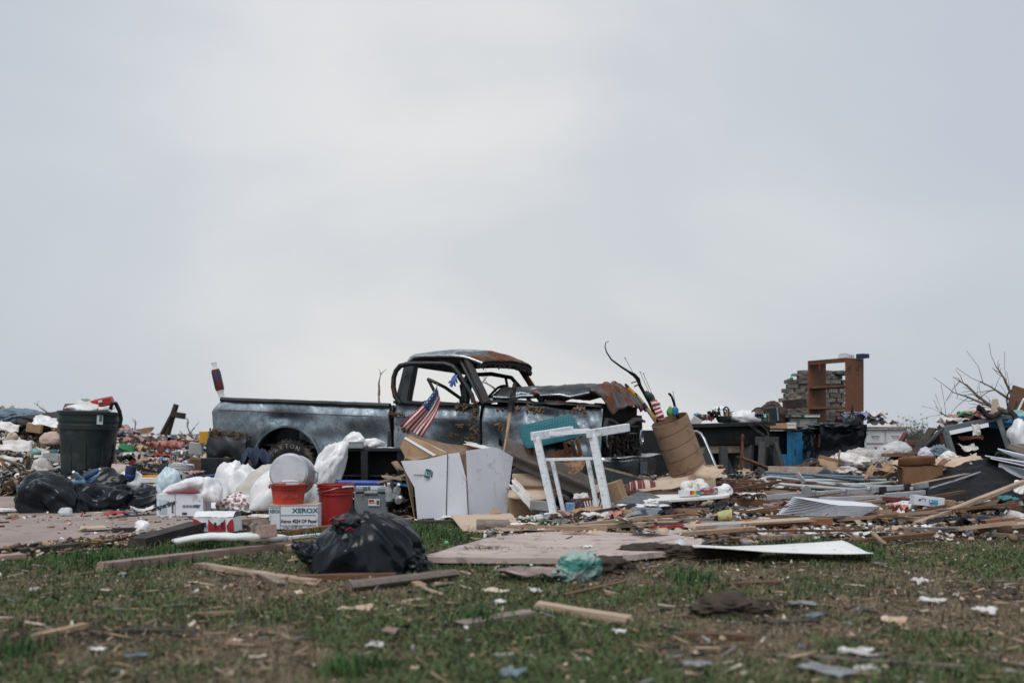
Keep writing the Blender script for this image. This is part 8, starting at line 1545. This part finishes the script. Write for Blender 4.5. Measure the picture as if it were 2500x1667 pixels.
# repeated loose pieces
hb = band(-80, 300, 12.6, 18); hc_ = band(270, 520, 12.6, 18)
fr_ = where(band(1300, 2540, 7.2, 10.6), lambda X, Y: (rng.random(len(X)) < rubble_amount(X, Y)))
def strew3(zone, anch, yc, samp, np_, nw, nr_, sp, sw_, sr, tilt, lift, yaw=None):
    global ANCH, YC
    ANCH = anch; YC = yc
    for nm, pr, n, s_, word in (('paper_scrap', PP, np_, sp, 'scrap'), ('wood_piece', PW, nw, sw_, 'wood piece'), ('rag', PL, nr_, sr, 'rag')):
        strew(nm, pr, n, samp, s_[0], s_[1], word, nm.replace('_', ' '), nm.replace('_', ' ') + 's ' + zone, tilt if nm != 'wood_piece' else tilt * .5, lift, yaw if nm == 'wood_piece' else None)
strew3('in the left heap', [(0, 'the heap below the comforter'), (70, 'the heap left of the tarp roll'), (140, 'the heap below the tarp roll'), (215, 'the heap behind the trash can')], 15, hb, 60, 50, 30, (.12, .34), (.25, .8), (.12, .32), .5, .12)
strew3('in the colourful heap', [(290, 'the heap at the green tray'), (345, 'the colourful heap centre'), (400, 'the heap at the leaning pole'), (450, 'the heap at the pale bucket'), (500, 'the heap by the truck bumper')], 15, hc_, 70, 25, 75, (.10, .26), (.2, .6), (.10, .28), .5, .12)
strew3('in the right debris', [(1400, 'the white stand foot'), (1550, 'the blue printed box'), (1650, 'the white tabletop'), (1770, 'the printed cup'), (1900, 'the dark red board'), (2010, 'the white sheet stack'), (2130, 'the ladder end'), (2260, 'the fan box'), (2380, 'the lettered red board'), (2480, 'the right picture edge')], 8.8, fr_, 75, 130, 45, (.08, .30), (.25, 1.3), (.06, .2), .22, .08, 0.0)
strew3('around the cabinets', [(1680, 'the bent tube'), (1770, 'the workbench legs'), (1860, 'the saw horse'), (1940, 'the blue cupboard'), (2020, 'the black wrapped stack'), (2140, 'the white cabinet'), (2240, 'the open brown carton'), (2350, 'the overturned desk'), (2470, 'the white panel fan')], 13, band(1620, 2540, 11.0, 15.5), 50, 55, 55, (.1, .3), (.25, .9), (.1, .3), .45, .12)
strew3('before the truck', [(540, 'the dirty bucket'), (640, 'the rear truck tyre'), (760, 'the dark red bucket'), (900, 'the black desk'), (1100, 'the white carton'), (1280, 'the open shadowed carton'), (1420, 'the white stand'), (1560, 'the truck bumper')], 10.8, band(500, 1620, 9.3, 12.5), 40, 40, 45, (.08, .24), (.15, .6), (.08, .26), .35, .05)
# ------------------------------------------------------------------ bare trees and bush behind
def bare_tree(label, px, Y, topy, seed, spread=.35, basey=None, n1=5, r0=.06, lean=0.0, depth=3, mt='wood_grey', bl=.45):
    base = Vector(((px - 1250) / FPX * Y, Y, 0)); base.z = hz(base.x, base.y) if Y < 19 else 0; H = at(px, topy, Y).z - base.z; rd = random.Random(seed)
    root = thing('bare_tree', label, 'tree', base, group='bare storm stripped trees'); tr, cr_ = MB(), MB()
    def limb(mb, p, d, L, r, lv):
        pts = [p]; n = 5; dd = d.copy()
        for i in range(n):
            dd = (dd + Vector((rd.gauss(0, .16), rd.gauss(0, .16), rd.gauss(0, .10)))).normalized(); pts.append(pts[-1] + dd * L / n)
        mb.tube(pts, [r * (1 - .75 * i / n) for i in range(n + 1)], 6 if lv == 0 else 4)
        if lv < depth:
            for k in range(n1 if lv == 0 else 3):
                i = rd.randint(2, n); a = rd.uniform(0, 6.28); nd = (dd + Vector((math.cos(a), math.sin(a), rd.uniform(-.1, .5))) * rd.uniform(.6, 1.1)).normalized(); limb(cr_, pts[i], nd, L * rd.uniform(.3, .55) * (bl if lv == 0 else 1), r * .42, lv + 1)
    limb(tr, Vector((0, 0, -.1)), Vector((lean, 0, 1)).normalized(), H * .92, r0, 0)
    tr.build('trunk', M[mt], root, smooth=50); 
    if cr_.f: cr_.build('crown', M[mt], root)
bare_tree('thin forked bare tree above the left tarp roll', 122, 22, 985, 1, n1=3, r0=.05, depth=2); bare_tree('thin bare stick tree right of the tarp roll', 164, 22, 985, 2, n1=1, r0=.05, depth=1); bare_tree('faint bare tree behind the trash can', 215, 26, 992, 3, r0=.05, lean=-.2); bare_tree('blurred bare tree right of the trash can', 262, 28, 990, 4, r0=.06, lean=-.2); bare_tree('leafless little tree left of the leaning pole', 378, 30, 1018, 5, r0=.06)
bare_tree('leafless tree left of the truck tail', 487, 30, 1018, 6, r0=.06, lean=-.25, n1=6); bare_tree('bare crooked branch above the truck bed', 905, 15.5, 925, 7, r0=.05, n1=4, depth=2, lean=.1, bl=.6); bare_tree('broken stump above the truck bed', 873, 15.2, 935, 8, n1=0, r0=.05, depth=0); bare_tree('low hooked branch above the truck bed', 835, 15.0, 945, 9, n1=2, r0=.04, depth=1, lean=-.25); bare_tree('short split stub above the truck bed', 750, 15.0, 950, 10, n1=0, r0=.05, depth=0)
bare_tree('blurred bare tree seen through the truck cab', 1255, 20, 895, 11, r0=.05, n1=6, lean=-.15); bare_tree('thin bare tree behind the truck windshield', 1293, 22, 885, 12, r0=.05, n1=3); bare_tree('leaning broken trunk behind the truck hood', 1350, 17, 895, 13, n1=1, r0=.07, lean=-.05, depth=1)
def big_branch(label, pts, seed, r0):
    rd = random.Random(seed); P = [at(*q_) for q_ in pts]; root = thing('fallen_branch', label, 'branch', P[0], group='bare branches at the right'); mb = MB(); mb.M = Matrix.Translation(-P[0]); tw_ = MB(); tw_.M = mb.M.copy(); mb.tube(P, [r0 * (1 - .8 * i / (len(P) - 1)) for i in range(len(P))], 7)
    for i in range(1, len(P)):
        for _ in range(4):
            a = P[i - 1].lerp(P[i], rd.random()); d = (P[i] - P[i - 1]).normalized() * .6 + Vector((rd.gauss(0, .5), rd.gauss(0, .5), rd.gauss(0, .6))); L = rd.uniform(.08, .34); tw_.tube([a, a + d * L * .5, a + d * L + Vector((rd.gauss(0, .03), 0, rd.gauss(0, .03)))], [r0 * .22, r0 * .15, .003], 4)
    mb.build('stem', M['wood_grey'], root, smooth=50); tw_.build('twigs', M['wood_grey'], root)['kind'] = 'stuff'
big_branch('bare branch reaching up left above the overturned desk', [(2460, 1005, 14), (2420, 992, 14), (2385, 965, 14), (2360, 940, 14), (2338, 928, 14)], 1, .03); big_branch('lowest bare branch above the overturned desk', [(2450, 1000, 14.2), (2400, 985, 14.2), (2360, 968, 14.2), (2325, 957, 14.2)], 2, .026); big_branch('middle bare branch at the upper right', [(2480, 985, 14.5), (2450, 965, 14.5), (2420, 945, 14.5), (2392, 930, 14.5)], 3, .026); big_branch('tall bare branch rising at the upper right', [(2480, 990, 14.6), (2465, 955, 14.6), (2452, 925, 14.6), (2440, 905, 14.6), (2430, 893, 14.6)], 4, .024); big_branch('small bare twig left of the overturned desk', [(2318, 1020, 14), (2305, 1012, 14), (2292, 1008, 14)], 5, .016)
# distant bush
root = thing('bush', 'blurred grey green bush on the horizon behind the white cabinet', 'bush', (at(2225, 1060, 40).x, 40, 0)); rd = random.Random(4); mb = MB(); lf = MB()
for i in range(130):
    a = rd.uniform(-1.2, 1.2); b = rd.uniform(-.6, .6); L = rd.uniform(.7, 1.6) * (1 - .25 * abs(a)); d = Vector((math.sin(a) * .75, b * .6, math.cos(a))); p0 = Vector((rd.gauss(0, .25), rd.gauss(0, .2), 0)); p1 = p0 + d * L * .5 + Vector((0, 0, .0)); p2 = p0 + d * L * 1.05; mb.tube([p0, p1, p2], [.02, .013, .004], 4)
    for k in range(10):
        q_ = p0.lerp(p2, rd.uniform(.35, 1)) + Vector((rd.gauss(0, .09), rd.gauss(0, .09), rd.gauss(0, .07))); e = rd.uniform(.02, .05); lf.add([q_ + Vector((-e, 0, 0)), q_ + Vector((0, rd.uniform(-e, e), -e * .6)), q_ + Vector((e, 0, rd.uniform(-e, e))), q_ + Vector((0, 0, e * .8))], [(0, 1, 2, 3)])
mb.build('stems', M['wood_grey'], root)['kind'] = 'stuff'; o = lf.build('foliage', mat('bush_leaf', (.06, .085, .07), (.10, .12, .10), rough=.8), root); o['kind'] = 'stuff'
